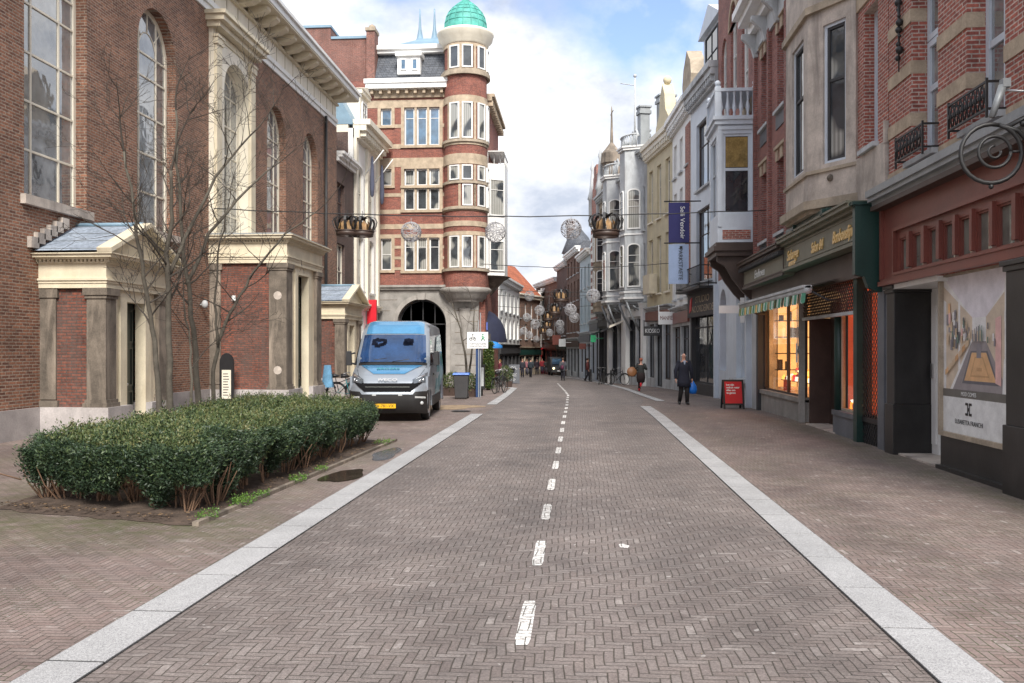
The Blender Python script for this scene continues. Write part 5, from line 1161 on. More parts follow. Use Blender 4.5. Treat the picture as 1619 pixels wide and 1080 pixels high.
# R5 studio
r5 = house((5.25, 42.0), (5.75, 37.0), 'white house with large dark framed windows above a charcoal studio shop with a small balcony', 13.3, 'bluewhite', [(4.85, 8.1), (9.0, 12.0)], 1, frame='darkbrown', base=4.35, basem='charcoal', ww=2.9, glass='glassclear', corn='greywhite', cornh=.9, rows=(.65,), roof=None)
r5.body(16.5, 8, 'slate', y0=1.6, z0=13.3, name='attic')
db = MB(); db.box(1.0, 4.2, .35, 2.5, 13.5, 16.0); db.ext([(.7, 16.0), (2.6, 17.0), (4.5, 16.0)], .15, 2.5); db.box(.8, 4.4, .2, .5, 13.4, 13.7); dbo = db.build('dormer', M['bluewhite'], r5.o); win(dbo, 1.5, 3.7, 13.8, 15.8, y=.29, mf='charcoal', name='dormer_window', mg='glassclear')
t_ = text('lettering', 'STUDIO', .42, M['sand'], r5.o, (r5.len*.58, -.2, 4.03), shear=.2); t2 = text('lettering', 'NOORDEINDE', .42, M['sand'], r5.o, (r5.len*.58, -.2, 3.62), shear=.2)
m = MB(); m.box(0, 5, -.2, -.1, 3.3, 4.3); bpy.data.objects.remove(m.build('x', M['charcoal'])); m = MB(); m.box(.1, r5.len-.1, -.19, -.02, 3.3, 4.3); m.build('sign_panel', M['charcoal'], r5.o)
t_.scale.x = 1.7; t2.scale.x = 1.45
m = MB(); u = r5.len*.16; m.ext([(u-.25, 3.5), (u+.1, 3.6), (u+.25, 4.2), (u-.1, 4.1)], -.22, -.19); m.build('red_initial', M['red'], r5.o)
m = MB(); wd = r5.len-.3
m.box(.1, wd, -.75, 0, 4.4, 4.5)
for k in range(25): u = .12+k*(wd-.14)/24; m.tube([(u, -.72, 4.5), (u, -.72, 5.35)], .014, 4)
for y in (-.35, -.04): m.tube([(wd, y, 4.5), (wd, y, 5.35)], .014, 4)
for z in (4.6, 5.35): m.tube([(.1, 0, z), (.1, -.72, z), (wd, -.72, z), (wd, 0, z)], .025, 5)
m.build('balcony', M['iron'], r5.o)
m = MB(); m.box(1.4, 3.6, .36, .42, .2, 2.6); m.build('glowing_interior', M['warm'], r5.o)  # self-glowing panel stands in for lamplight inside the studio
r6 = house((4.95, 47.4), (5.25, 42.1), 'white house with brick side strip carrying two long banners', 13.4, 'white', [(4.4, 7.0), (7.8, 9.9), (10.7, 12.4)], 3, base=3.9, basem='greywhite', ww=.85, glass='glassclear', corn='white', cornh=.8)
m = MB(); m.box(r6.len-1.3, r6.len-.1, -.04, .02, 5, 12.6); m.build('brick_strip', M['redbrick'], r6.o)
m = MB(); m.ext([(.6, 13.5), (1.0, 13.5), (1.2, 14.6), (.95, 15.4), (1.3, 16.2), (1.6, 16.4), (2.2, 16.9), (2.8, 16.4), (3.1, 16.2), (3.45, 15.4), (3.2, 14.6), (3.5, 13.5)], .35, 1.1); m.lathe([(.5, 0), (.4, .1), (.05, .15)], 0, 0, 10) if 0 else None
m.build('ornamental_gable', M['sand'], r6.o); m = MB(); m.ext([(1.1, 2.2), (0, 0), (8, 0), (6.5, 2.2)], 0, r6.len, 'x'); q = m.build('roof', M['slate'], r6.o, loc=(0, .3, 13.4))
r7 = house((4.05, 53.0), (4.95, 47.5), 'yellow plastered house with tall windows and ornate gable', 13.3, 'yellow', [(5.0, 8.2), (9.2, 12.2)], 3, base=4.2, basem='greywhite', ww=.9, corn='creamlight', cornh=.9, frame='creamlight', sill='creamlight')
m = MB(); m.ext([(1.0, 13.4), (4.4, 13.4), (4.1, 14.6), (3.4, 15.2), (3.2, 16.1), (2.7, 16.8), (2.2, 16.1), (2.0, 15.2), (1.3, 14.6)], .2, .8); m.ball((2.7, .5, 17.0), .25, 6); m.build('gable', M['yellow'], r7.o)
m = MB(); m.ext([(.6, 13.4), (2, 15.6), (7, 15.6), (8, 13.4)], 0, r7.len, 'x'); m.build('roof', M['slate'], r7.o); chimney(r7, .4, 1.2, 13, 16.8); chimney(r7, 5.2, 2.2, 13, 16.2, 'wallbrick')
ps_ = MB(); ps_.box(1.0, 2.6, -.5, -.05, 5.0, 6.1); ps_.build('box_balcony', M['cream'], r7.o)
def bayhouse(P, Q, label, z1, mt='greywhite'):
    f = house(P, Q, label, z1-.8, mt, [(5.4, 8.0), (9.0, 11.4)], 3, base=4.6, basem=mt, ww=.6, corn='greywhite', arched=True, sidem='brownbrick')
    oriel(f, f.len*.22, f.len*.82, 5.0, z1-.4, .95, mt, [(5.6, 8.0), (9.1, 11.3)]); 
    m = MB()
    for u in (.05, f.len-.45): m.box(u, u+.4, -.25, .02, f.zg, 4.6); m.fru(u-.05, u+.45, -.3, .02, 4.3, 4.6, -.08)
    m.build('white_pillar', M['white'], f.o); m = MB()
    for u in (f.len*.3, f.len*.7): m.tube([(u, -.1, 3.0), (u, -.6, 3.9), (u, -.9, 4.7)], .07, 6); m.tube([(u, -.1, 4.2), (u, -.5, 4.5)], .05, 6)
    m.build('iron_bracket', M['zinc'], f.o); return f
r8 = bayhouse((3.05, 56.6), (4.05, 53.1), 'grey white house with tall oriel bay and domed top, the larger of the two', 14.3); chimney(r8, .3, 1.0, 12.5, 17.2); chimney(r8, 1.6, 1.8, 13, 17.6, 'zinc')
r9 = bayhouse((2.15, 60.6), (3.05, 56.7), 'grey white oriel house behind the larger one, under the flagpole', 13.3, 'greywhite'); chimney(r9, .3, 1.2, 12, 15.8); chimney(r9, 2.4, 1.6, 12, 16.2)
fp = MB(); P_ = onX(1003, 115, 4.2); pz = onY(1004, 120, 55.5); fp.tube([(pz[0], 55.5, 14), (pz[0], 55.5, pz[1])], [.09, .05], 6); fp.ball((pz[0], 55.5, pz[1]), .12, 6); fp.tube([(pz[0], 55.5, pz[1]-.6), (pz[0]-.9, 55.5, pz[1]-.45)], .03, 4); tag(fp.build('flagpole', M['greywhite']), 'tall bare pale flagpole standing on the roof of the grey bay houses', 'flagpole')
r10 = house((1.5, 65.0), (2.15, 60.7), 'beige stone house with small bay below a slim spire with weather vane', 12.6, 'sand', [(5, 7.2), (8, 10), (10.6, 12)], 3, base=4.2, basem='charcoal', ww=.7, corn='greywhite')
oriel(r10, .8, 2.9, 4.6, 10.6, .7, 'sand', [(5.2, 7.2), (8, 9.8)], crown=False)
m = MB(); m.lathe([(.7, 12.3), (.75, 13.6), (.6, 14.2), (.7, 15.2), (.8, 15.3), (.75, 16.0), (.5, 16.3), (.12, 16.8), (.04, 19.3), (.001, 19.5)], .6, .8, 8, smooth=False); m.tube([(.2, .8, 18.9), (1.2, .8, 19.0)], .03, 4); m.build('spire', M['darkstone'], r10.o)
r11 = house((.95, 70.0), (1.5, 65.1), 'narrow house striped in red brick and white stone with stepped gable', 12.0, 'redbrick', [(4.6, 6.8), (8, 10)], 2, base=4.0, basem='bluewhite', ww=.9, corn=None)
r11.bands([4.3+.62*k for k in range(12)], .26, 'white'); m = MB(); Lh = r11.len
for k in range(5): m.box(k*Lh/11, Lh-k*Lh/11, .02, .5, 12+k*.75, 12.75+k*.75)
m.build('stepped_gable', M['redbrick'], r11.o); m = MB()
for u in (.2, Lh-.2): m = MB(); m.lathe([(.3, 11.5), (.3, 13.5), (.4, 13.6), (.25, 14.2), (.1, 15.8), (.18, 16), (.02, 16.6)], u, .1, 8); m.build('pinnacle', M['greywhite'], r11.o)
r12 = house((.1, 77.0), (.95, 70.1), 'pale blue house with tall narrow windows beyond the striped house', 9.6, 'paleblue', [(4.0, 6.2), (6.9, 8.7)], 3, base=3.2, basem='bluewhite', ww=.8, roof='lead')
r13 = house((-1.15, 86.0), (.1, 77.1), 'long brown brick house with rows of white windows far along the right side', 10.6, 'brownbrick', [(3.4, 5.4), (6.2, 8), (8.6, 10)], 4, base=2.8, basem='greywhite', ww=.9)
r14 = house((-2.3, 93.0), (-1.15, 86.1), 'dark brick house with tall chimney and slate turret at the far right bend', 10.2, 'darkbrick', [(3.2, 5.2), (6, 8)], 3, base=2.6, basem='darkbrown', ww=.8, roof='slate')
chimney(r14, 1.6, 1.2, 10, 15.0, 'darkbrick', .35); m = MB(); m.lathe([(1.5, 9.5), (1.5, 11.4), (1.7, 11.5), (1.1, 13.0), (.1, 14.2)], 4, 1.6, 10); m.build('turret', M['slate'], r14.o)
r15 = house((-5.0, 104), (-2.3, 93.1), 'red brick house closing the right side at the far bend', 9.2, 'brownbrick', [(3, 5), (6, 8)], 4, base=2.6, basem='oxred', ww=.9)
# left side beyond the corner building
lz = house((-6.3, 60.0), (-6.7, 73.5), 'yellowish stone house between the turret building and the white house', 12, 'yellow', [(4.2, 6.4), (7.4, 9.4)], 5, base=3.4, basem='darkgreen', ww=1, corn='sand')
ls = MB(); q = lz; ls.ext([(0, 0), (.5, 0), (.5, .5), (0, .5)], 3, 10.5, 'z'); ls.lathe([(.35, 10.5), (.4, 11), (.2, 11.6), (.05, 12)], .25, .25, 8); ls.build('ornate_pier', M['yellow'], lz.o, loc=(-.3, -.5, 0))
la = house((-6.75, 75.0), (-5.95, 89.0), 'white three storey house with a projecting roof edge on the far left', 7.9, 'white', [(2.8, 4.6), (5.2, 7.0)], 5, base=2.2, basem='charcoal', ww=1.2, cornh=.6)
lb = house((-6.4, 91.0), (-4.2, 98.0), 'brown brick gabled house with pale shop lintel at the far bend', 7.4, 'brownbrick', [(2.9, 4.5), (5.1, 6.7)], 4, base=2.0, basem='sand', ww=.6, corn='creamlight', baseglass='glass')
m = MB(); m.ext([(-.4, 7.6), (2.8, 11.0), (11, 11.0), (12, 7.6)], -5.5, lb.len*.9, 'x'); m.build('roof', M['tile'], lb.o)
lc = house((-4.2, 99.0), (-2.8, 108.0), 'white house with dark windows at the end of the street', 8.4, 'white', [(2.6, 4.2), (5, 6.6)], 4, base=1.9, basem='red', ww=.9, cornh=.5)
ld = house((-9, 108.5), (-1, 110.0), 'reddish brick house closing the view down the street', 7.5, 'brownbrick', [(2.5, 4.2), (5, 6.6)], 6, base=1.8, basem='darkbrown', ww=.9)
m = MB(); m.box(.5, 6.5, -.9, 0, .6, .8); m.build('pale_lintel', M['palestone'], ld.o)
# street ends that close gaps behind
le = house((-30, 53), (-18, 53), 'plain brick house behind the church, mostly hidden', 12, 'brownbrick', [(4, 6), (7.5, 9.5)], 4, base=0, ww=1.1) if 0 else None
# shop signs on the right row
def hang_sign(x, y0, y1, Y, w, lab, mt, body=None, tcol='signwhite', th=.1, size=.3):
    a, b = onY(x, y0, Y), onY(x, y1, Y); o = empty('hanging_sign', (a[0], Y, b[1]), 0, lab, 'sign'); h = a[1]-b[1]
    m = MB(); m.box(-w/2, w/2, 0, th, 0, h); m.box(-w/2, -w/2+.05, .02, th-.02, h, h+.35); m.build('panel', M[mt], o, bev=.01)
    m = MB(); m.tube([(-w/2, .05, h+.3), (w/2+.9, .05, h+.3)], .025, 5); m.build('arm', M['iron'], o)
    if body: t = text('lettering', body, size, M[tcol], o, (0, -.006, h/2), ext=.004); t.scale.x = min(1.6, (w*.82)/max(.1, t.dimensions.x))
    return o
hang_sign(1031.5, 516, 531, 50.5, .98, 'dark rectangular hanging sign with pale lettering left of the larger white sign', 'charcoal', 'KIOSKO', size=.34)
hang_sign(1057, 493, 513, 46.5, 1.05, 'white hanging sign with orange lettering beside the studio shop', 'signwhite', 'MANFIELD', 'oxred', size=.3)
def small_sign(x, y0, y1, Y, w, mt, lab):
    a, b = onY(x, y0, Y), onY(x, y1, Y); m = MB(); m.box(a[0]-w/2, a[0]+w/2, Y, Y+.08, b[1], a[1]); m.box(a[0]+w/2, a[0]+w/2+.5, Y+.02, Y+.06, (a[1]+b[1])/2, (a[1]+b[1])/2+.05); tag(m.build('hanging_sign', M[mt]), lab, 'sign')
M['crossgreen'] = mat('green_cross', (.01,.25,.10), .4)
small_sign(938, 530, 541, 60.5, .35, 'crossgreen', 'small green hanging sign on the striped house side of the street'); small_sign(889, 536, 548, 79, .6, 'greywhite', 'small white hanging sign far down the street on the right'); small_sign(880, 530, 545, 86, .8, 'oxred', 'dark red hanging sign at the far bend'); small_sign(921, 543, 552, 68, .5, 'oxred', 'small dark red hanging sign before the pale blue house')
for x, y, Y, c_, lab in ((975, 513, 57.5, 'creamlight', 'cream rolled awning on the nearer grey bay house'), (962, 520, 60.5, 'charcoal', 'charcoal rolled awning on the farther grey bay house'), (944, 527, 64, 'darkgreen', 'dark green awning on the beige stone house')):
    a = onY(x, y, Y); m = MB(); m.ext([(a[0]-.5, a[1]-.25), (a[0]-.5, a[1]-.1), (a[0]+.5, a[1]+.3), (a[0]+.5, a[1]+.2)], Y-.9, Y+.9); tag(m.build('awning', M[c_]), lab, 'awning')
# two banners
def banner(x0, x1, y0, y1, Y, lab, col, tx, tc, size, ofs):
    a, b = onY(x0, y1, Y), onY(x1, y0, Y); o = empty('banner', (a[0], Y, a[1]), 0, lab, 'banner', 'long banners'); w = b[0]-a[0]; h = b[1]-a[1]
    m = MB(); n = 10
    for k in range(n): m.add([(w*k/n, .02*math.sin(k*.9), 0), (w*(k+1)/n, .02*math.sin((k+1)*.9), 0), (w*(k+1)/n, .02*math.sin((k+1)*.9), h), (w*k/n, .02*math.sin(k*.9), h)], [(0,1,2,3)], True)
    m.build('cloth', mat('banner_cloth', col, .8, .1), o)
    t = text('lettering', tx, size, tc, o, (w*ofs, -.035, h/2)); t.rotation_euler = (R(90), R(90), 0); s_ = h*.8/max(.1, t.dimensions.x); t.scale = (s_, min(s_, 1.6), 1)
    m = MB(); m.tube([(-.2, 0, h+.05), (w+.5, 0, h+.05)], .03, 5); m.build('rod', M['iron'], o); return o, w, h
b1_, w, h = banner(1057, 1090, 320, 384, 39.5, 'purple banner with white script, the upper of the pair on the white house', (.035,.035,.14), 'Selli Vendoir', M['signwhite'], .42, .66)
b2_, w, h = banner(1057, 1089, 386, 449, 39.5, 'pale blue banner with grey lettering, the lower of the pair on the white house', (.36,.46,.66), 'PARKSTAETE', M['charcoal'], .3, .58)
m = MB(); m.ext([(w*.55, h*.88), (w*.68, h*.88), (w*.68, h*.95), (w*.55, h*.95)], -.05, -.03); m.build('emblem', M['black'], b2_)
# ================= garlands, crowns and wire balls over the street
def wire(x0, Y0, z0, x1, Y1, z1, lab):
    m = MB(); m.tube([(x0+(x1-x0)*t/24, Y0+(Y1-Y0)*t/24, z0+(z1-z0)*t/24-.22*math.sin(PI*t/24)+.012*math.sin(t*2.1)) for t in range(25)], .016, 4, False)
    return tag(m.build('overhead_wire', M['iron']), lab, 'wire')
wire(-11.4, 26.6, 6.2, XR, 26.6, 5.95, 'dark garland wire strung across the street carrying the nearest crowns and wire balls')
m = MB(); rb = random.Random(2)
for k in range(26):
    ax = Vector((rb.gauss(0,1), rb.gauss(0,1), rb.gauss(0,1))).normalized(); a = ax.orthogonal().normalized(); b = ax.cross(a)
    r_ = .31; off = ax*rb.uniform(-.2, .2); rr_ = math.sqrt(r_*r_-off.length_squared)
    m.tube([off+(a*math.cos(q*PI/10)+b*math.sin(q*PI/10))*rr_ for q in range(21)], .0075, 3, False)
m.tube([(0, 0, .3), (0, 0, .42)], .008, 4)
ball_me = m.build('wire_ball', mat('silver_wire', (.42,.42,.44), .5, .1, 4, 0, metal=.1)); 
first = [True]
def ball_at(x, y, Y, s, lab):
    o = ball_me if first[0] else ball_me.copy()
    if not first[0]: COL.objects.link(o)
    first[0] = False
    X_, Z_ = onY(x, y, Y); o.location = (X_, Y, Z_); o.scale = (s, s, s); o.rotation_euler.z = x*.37; tag(o, lab, 'decoration', 'wire balls over the street')
ball_at(650, 367, 26.6, 1, 'silver wire ball in front of the flat brick facade of the corner building')
ball_at(783, 367, 26.6, 1, 'silver wire ball beside the turret of the corner building'); ball_at(903, 362, 26.6, 1, 'silver wire ball against the bright sky left of the large crown')
far = [(837,468,62),(853,491,62),(833,502,75),(846,513,66),(828,523,85),(837,530,85),(902,490,52),(908,502,60),(885,513,70),(886,522,80),(869,526,85),(938,468,45),(821,526,90),(822,533,95),(848,536,95)]
ORD2 = ['first','second','third','fourth','fifth','sixth','seventh','eighth','ninth','tenth','eleventh','twelfth','thirteenth','fourteenth','fifteenth']
fx = sorted(q[0]+q[1]*.001 for q in far)
for x, y, Y in far: ball_at(x, y, Y, 1.15, 'small pale wire ball far down the street, %s from the left of that cluster' % ORD2[fx.index(x+y*.001)])
def crown(x, y, Y, s, lab, src=[None]):
    X_, Z_ = onY(x, y, Y)
    if src[0] is None:
        o = empty('crown_lantern', (0, 0, 0), 0); m = MB(); m.lathe([(.36, -.36), (.40, -.36), (.43, -.18), (.39, -.18), (.36, -.36)], 0, 0, 24)
        m.lathe([(.40, -.2), (.45, -.19), (.45, -.16), (.40, -.15)], 0, 0, 24); m.build('band', M['darkbrown'], o)
        m = MB()
        for k in range(8):
            a = 2*PI*k/8+.2; c_, s_ = math.cos(a), math.sin(a); ta = Vector((-s_, c_, 0))*.045; pr = [(.42,-.17),(.52,.02),(.56,.18),(.50,.31),(.36,.37),(.2,.34),(.06,.26)]
            for i in range(len(pr)-1):
                p, q = Vector((pr[i][0]*c_, pr[i][0]*s_, pr[i][1])), Vector((pr[i+1][0]*c_, pr[i+1][0]*s_, pr[i+1][1])); n_ = Vector((c_, s_, 0))*.03
                m.add([p-ta, p+ta, q+ta, q-ta, p-ta-n_, p+ta-n_, q+ta-n_, q-ta-n_], [(0,1,2,3), (7,6,5,4), (0,3,7,4), (1,5,6,2)])
        m.build('hoop', M['iron'], o); m = MB()
        for k in range(8):
            a = 2*PI*(k+.5)/8+.2; c_, s_ = math.cos(a), math.sin(a); ta = Vector((-s_, c_, 0))
            m.add([Vector((.34*c_, .34*s_, -.17))+ta*t_*.07 for t_ in (-1, 1)]+[Vector((.28*c_, .28*s_, .1))+ta*.09, Vector((.22*c_, .22*s_, .22)), Vector((.28*c_, .28*s_, .1))-ta*.09], [(0,1,2,3,4)])
        m.build('gilt_panel', mat('dull_gilt', (.26,.15,.06), .6, .5, 5, 0), o); m = MB(); m.ball((0, 0, .32), .09, 8); m.tube([(0,0,.38), (0,0,.6)], .012, 4); m.build('orb', M['iron'], o); src[0] = o
    else: o = copy_tree(src[0])
    o.location = (X_, Y, Z_); o.scale = (s, s, s); o.rotation_euler.z = x*.13; tag(o, lab, 'decoration', 'crown lanterns over the street'); return o
ORD2 = ORD2
crown(549, 358, 26.6, .82, 'dark crown lantern overlapping the end of the church wall, left one of a pair'); crown(573, 359, 26.7, .82, 'dark crown lantern before the white house, right one of a pair'); crown(958, 357, 26.6, .95, 'large dark crown lantern against the sky and grey bay houses')
for k, (x, y, Y) in enumerate(((887,468,50),(877,489,60),(866,500,68),(865,513,78),(859,522,88))): crown(x, y, Y, 1.0, 'small crown lantern far down the street, %s from the top of the receding row' % ORD2[k])
for k, (Y, z) in enumerate(((45, 6.2), (52, 5.4), (60, 5.6), (68, 5.2), (78, 4.8), (88, 4.3))):
    xr = interp([(5.1,45), (4.3,52), (2.3,60), (1.2,68), (0,78), (-1.3,88)], Y); wire(-5 if Y < 58 else -6.6, Y, z, xr, Y, z, 'thin dark wire crossing the street, %s' % ['first beyond the large crown', 'second beyond the large crown', 'above the running person', 'near the striped house', 'before the brown brick house', 'farthest of all'][k])

# ================= planting
import numpy as np
def leaves(name, pts, nrm, size, mt, tint, parent=None, seed=0, per=7, spread=.06, asp=.42, up=.5):
    rg = np.random.default_rng(seed); n = len(pts); P = np.repeat(pts, per, 0); Nn = np.repeat(nrm, per, 0); T = np.repeat(tint, per)
    P = P+rg.normal(0, spread*.5, P.shape)+Nn*np.tile(np.arange(per)*spread*.35, n)[:, None]
    d = Nn*.8+rg.normal(0, .75, P.shape); d[:, 2] += up*.5; d /= np.linalg.norm(d, axis=1)[:, None]
    s = np.cross(d, rg.normal(0, 1, P.shape)); s /= np.linalg.norm(s, axis=1)[:, None]; L_ = size*rg.uniform(.7, 1.3, len(P))[:, None]
    V = np.stack([P-d*L_*.5, P+s*L_*asp*.5, P+d*L_*.5, P-s*L_*asp*.5], 1).reshape(-1, 3)
    me = bpy.data.meshes.new(name); me.vertices.add(len(V)); me.vertices.foreach_set('co', V.ravel()); q = len(P)
    me.loops.add(q*4); me.loops.foreach_set('vertex_index', np.arange(q*4)); me.polygons.add(q); me.polygons.foreach_set('loop_start', np.arange(q)*4); me.update(calc_edges=True)
    a = me.color_attributes.new('tint', 'FLOAT_COLOR', 'POINT'); t = np.clip(T+rg.normal(0, .14, len(T)), 0, 1); c = np.repeat(t, 4); a.data.foreach_set('color', np.stack([c, c, c, np.ones_like(c)], 1).ravel())
    me.materials.append(M[mt]); o = bpy.data.objects.new(name, me); COL.objects.link(o)
    if parent: o.parent = parent
    return o
HQ = [(-6.55, 10.1), (-4.22, 9.45), (-4.05, 17.1), (-6.9, 18.3)]
def hq(s, t):
    a = (HQ[0][0]+(HQ[1][0]-HQ[0][0])*s, HQ[0][1]+(HQ[1][1]-HQ[0][1])*s); b = (HQ[3][0]+(HQ[2][0]-HQ[3][0])*s, HQ[3][1]+(HQ[2][1]-HQ[3][1])*s)
    return a[0]+(b[0]-a[0])*t, a[1]+(b[1]-a[1])*t
hedge = empty('hedge', (-5.4, 13.5, 0), 0, 'clipped dark green evergreen hedge in the long planting bed on the left', 'hedge')
rg = np.random.default_rng(5); pts = []; nr = []; ti = []
from mathutils import noise as mn
def hh(x, y): return .73+.16*mn.noise(Vector((x*1.3, y*1.3, 0)))+.15*mn.noise(Vector((x*4, y*4, 3)))+.06*mn.noise(Vector((x*11, y*11, 3)))
for k in range(30000):
    s, t = rg.random(), rg.random(); x, y = hq(s, t); de = min(s*2.5, (1-s)*2.5, t*8.2, (1-t)*8.2)
    top = hh(x, y)-.22*max(0, 1-de/.28)**2; z = top-abs(rg.normal(0, .07)); 
    if rg.random() < .15: z = top+rg.random()*.09
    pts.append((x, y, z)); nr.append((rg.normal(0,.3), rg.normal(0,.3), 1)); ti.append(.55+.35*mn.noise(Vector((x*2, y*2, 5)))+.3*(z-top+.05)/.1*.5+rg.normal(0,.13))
def side(n, fn, nrm):
    for k in range(n):
        q = rg.random(); x, y = fn(q); bul = .24*mn.noise(Vector((x*1.9, y*1.9, 9)))+.19*mn.noise(Vector((x*5, y*5, 2)))
        lo = .30+.5*mn.noise(Vector((x*2.2, y*2.2, 7)))+.15*mn.noise(Vector((x*7, y*7, 1))); z = lo+(hh(x, y)-lo)*rg.random()**.85; r_ = (z-.1)/.7
        taper = -.22*max(0, 1-r_)**1.5-.08*max(0, r_-.8)/.2; dd = bul+taper-abs(rg.normal(0, .055))+.05
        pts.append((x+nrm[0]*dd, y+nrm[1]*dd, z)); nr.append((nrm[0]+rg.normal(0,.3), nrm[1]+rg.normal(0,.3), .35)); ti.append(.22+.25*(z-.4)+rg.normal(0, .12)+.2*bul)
side(9000, lambda q: hq(q, 0), (-.25, -.97)); side(20000, lambda q: hq(1, q**1.5), (1, 0)); side(4500, lambda q: hq(0, q), (-1, -.1)); side(1500, lambda q: hq(q, 1), (0, 1))
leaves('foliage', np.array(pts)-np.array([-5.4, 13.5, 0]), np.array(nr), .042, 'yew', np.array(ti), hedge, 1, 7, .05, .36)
m = MB(); rs = random.Random(3)
def bush_stems(x, y, n, out):
    for k in range(n):
        a = rs.uniform(0, 2*PI); r0 = rs.uniform(.0, .06); r1 = rs.uniform(.05, .34); h = rs.uniform(.4, .62); j = rs.uniform(-.05, .05)
        p0 = Vector((x+r0*math.cos(a), y+r0*math.sin(a), 0)); p2 = Vector((x+r1*math.cos(a), y+r1*math.sin(a), h)); p1 = (p0+p2)/2+Vector((j, j, 0))
        m.tube([p0-Vector((0,0,.03)), p1, p2], [.013, .010, .006], 4, False)
for k in range(9): x, y = hq((k+.5)/9*.98, .02); bush_stems(x+rs.uniform(-.1,.1), y+.12+rs.uniform(-.05, .1), rs.randrange(5, 13), 1)
for k in range(22): t = ((k+.5)/22)**1.25; x, y = hq(.95, t); bush_stems(x+rs.uniform(-.1,.1), y+rs.uniform(-.1,.1), rs.randrange(3, 9), 1)
for k in range(8): x, y = hq(.05, (k+.5)/8); bush_stems(x, y, 9, 1)
for k in range(30): x, y = hq(rs.uniform(.15, .85), rs.uniform(.03, .4)); bush_stems(x, y, 6, 1)
m.tube([(-6.6, 10.05, .3), (-6.95, 9.95, .42), (-7.05, 9.92, .42)], [.01, .007, .004], 4); s_ = m.build('stems', M['stem'], hedge); s_.location = (5.4, -13.5, 0)
# bed of soil inside a low edge
B = [(-6.75, 9.75), (-4.05, 8.95), (-3.72, 17.6), (-7.0, 18.7)]
m = MB(); n = 24; vs = []
for j in range(n+1):
    for i in range(13):
        s, t = i/12, j/n; a = (B[0][0]+(B[1][0]-B[0][0])*s, B[0][1]+(B[1][1]-B[0][1])*s); b = (B[3][0]+(B[2][0]-B[3][0])*s, B[3][1]+(B[2][1]-B[3][1])*s); x, y = a[0]+(b[0]-a[0])*t, a[1]+(b[1]-a[1])*t
        e = min(1, min(s, 1-s)*8, min(t, 1-t)*12); jt = 0 if e == 0 else 1
        vs.append((x+(rs.uniform(-.05, .05)), y+rs.uniform(-.06, .06), .006+e*.05+jt*.02*mn.noise(Vector((x*6, y*6, 0)))))
m.add(vs, [(j*13+i, j*13+i+1, (j+1)*13+i+1, (j+1)*13+i) for j in range(n) for i in range(12)], True); tag(m.build('soil', M['soil']), kind='structure')
m = MB()
for k in range(420):
    t = rs.random(); s = rs.choice([rs.uniform(0, 1), rs.uniform(.9, 1.0)]); tt = t if s > .88 else rs.uniform(0, .03)
    x = B[0][0]+(B[1][0]-B[0][0])*s+(-3.72+4.05)*tt*(s > .5); y = B[0][1]+(B[1][1]-B[0][1])*s+8.6*tt; a = rs.uniform(0, PI); l = rs.uniform(.01, .035)
    dx, dy = l*math.cos(a), l*math.sin(a); z = .05+rs.uniform(0, .02); m.add([(x-dx, y-dy, z), (x+dy*.5, y-dx*.5, z+.01), (x+dx, y+dy, z+.004), (x-dy*.5, y+dx*.5, z)], [(0,1,2,3)])
tag(m.build('leaf_litter', mat('dry_leaves', (.14,.09,.05), .9, .5, 9)), kind='stuff')
m = MB(); m.ext([(-4.03+.0, 8.98), (-3.96, 8.98), (-3.64, 17.6), (-3.70, 17.6)], .0, .045, 'z'); tag(m.build('bed_edging', M['darkstone']), 'thin dark stone edging along the street side of the hedge bed', 'edging')
pts = []; nr = []; ti = []
for cx_, cy_, r_, n in ((-4.0, 9.3, .12, 40), (-3.95, 10.2, .16, 110), (-3.9, 10.7, .08, 30), (-3.86, 12.0, .13, 70), (-3.84, 13.0, .09, 35), (-3.75, 16.8, .2, 50)):
    for k in range(n): a = rg.uniform(0, 2*PI); q = r_*math.sqrt(rg.random()); pts.append((cx_+q*.8*math.cos(a), cy_+q*1.6*math.sin(a), .03+rg.random()*.05)); nr.append((math.cos(a)*.6, math.sin(a)*.6, .8)); ti.append(rg.random())
tag(leaves('weeds', np.array(pts), np.array(nr), .024, 'weed', np.array(ti), None, 4, 5, .03, .6), kind='stuff')

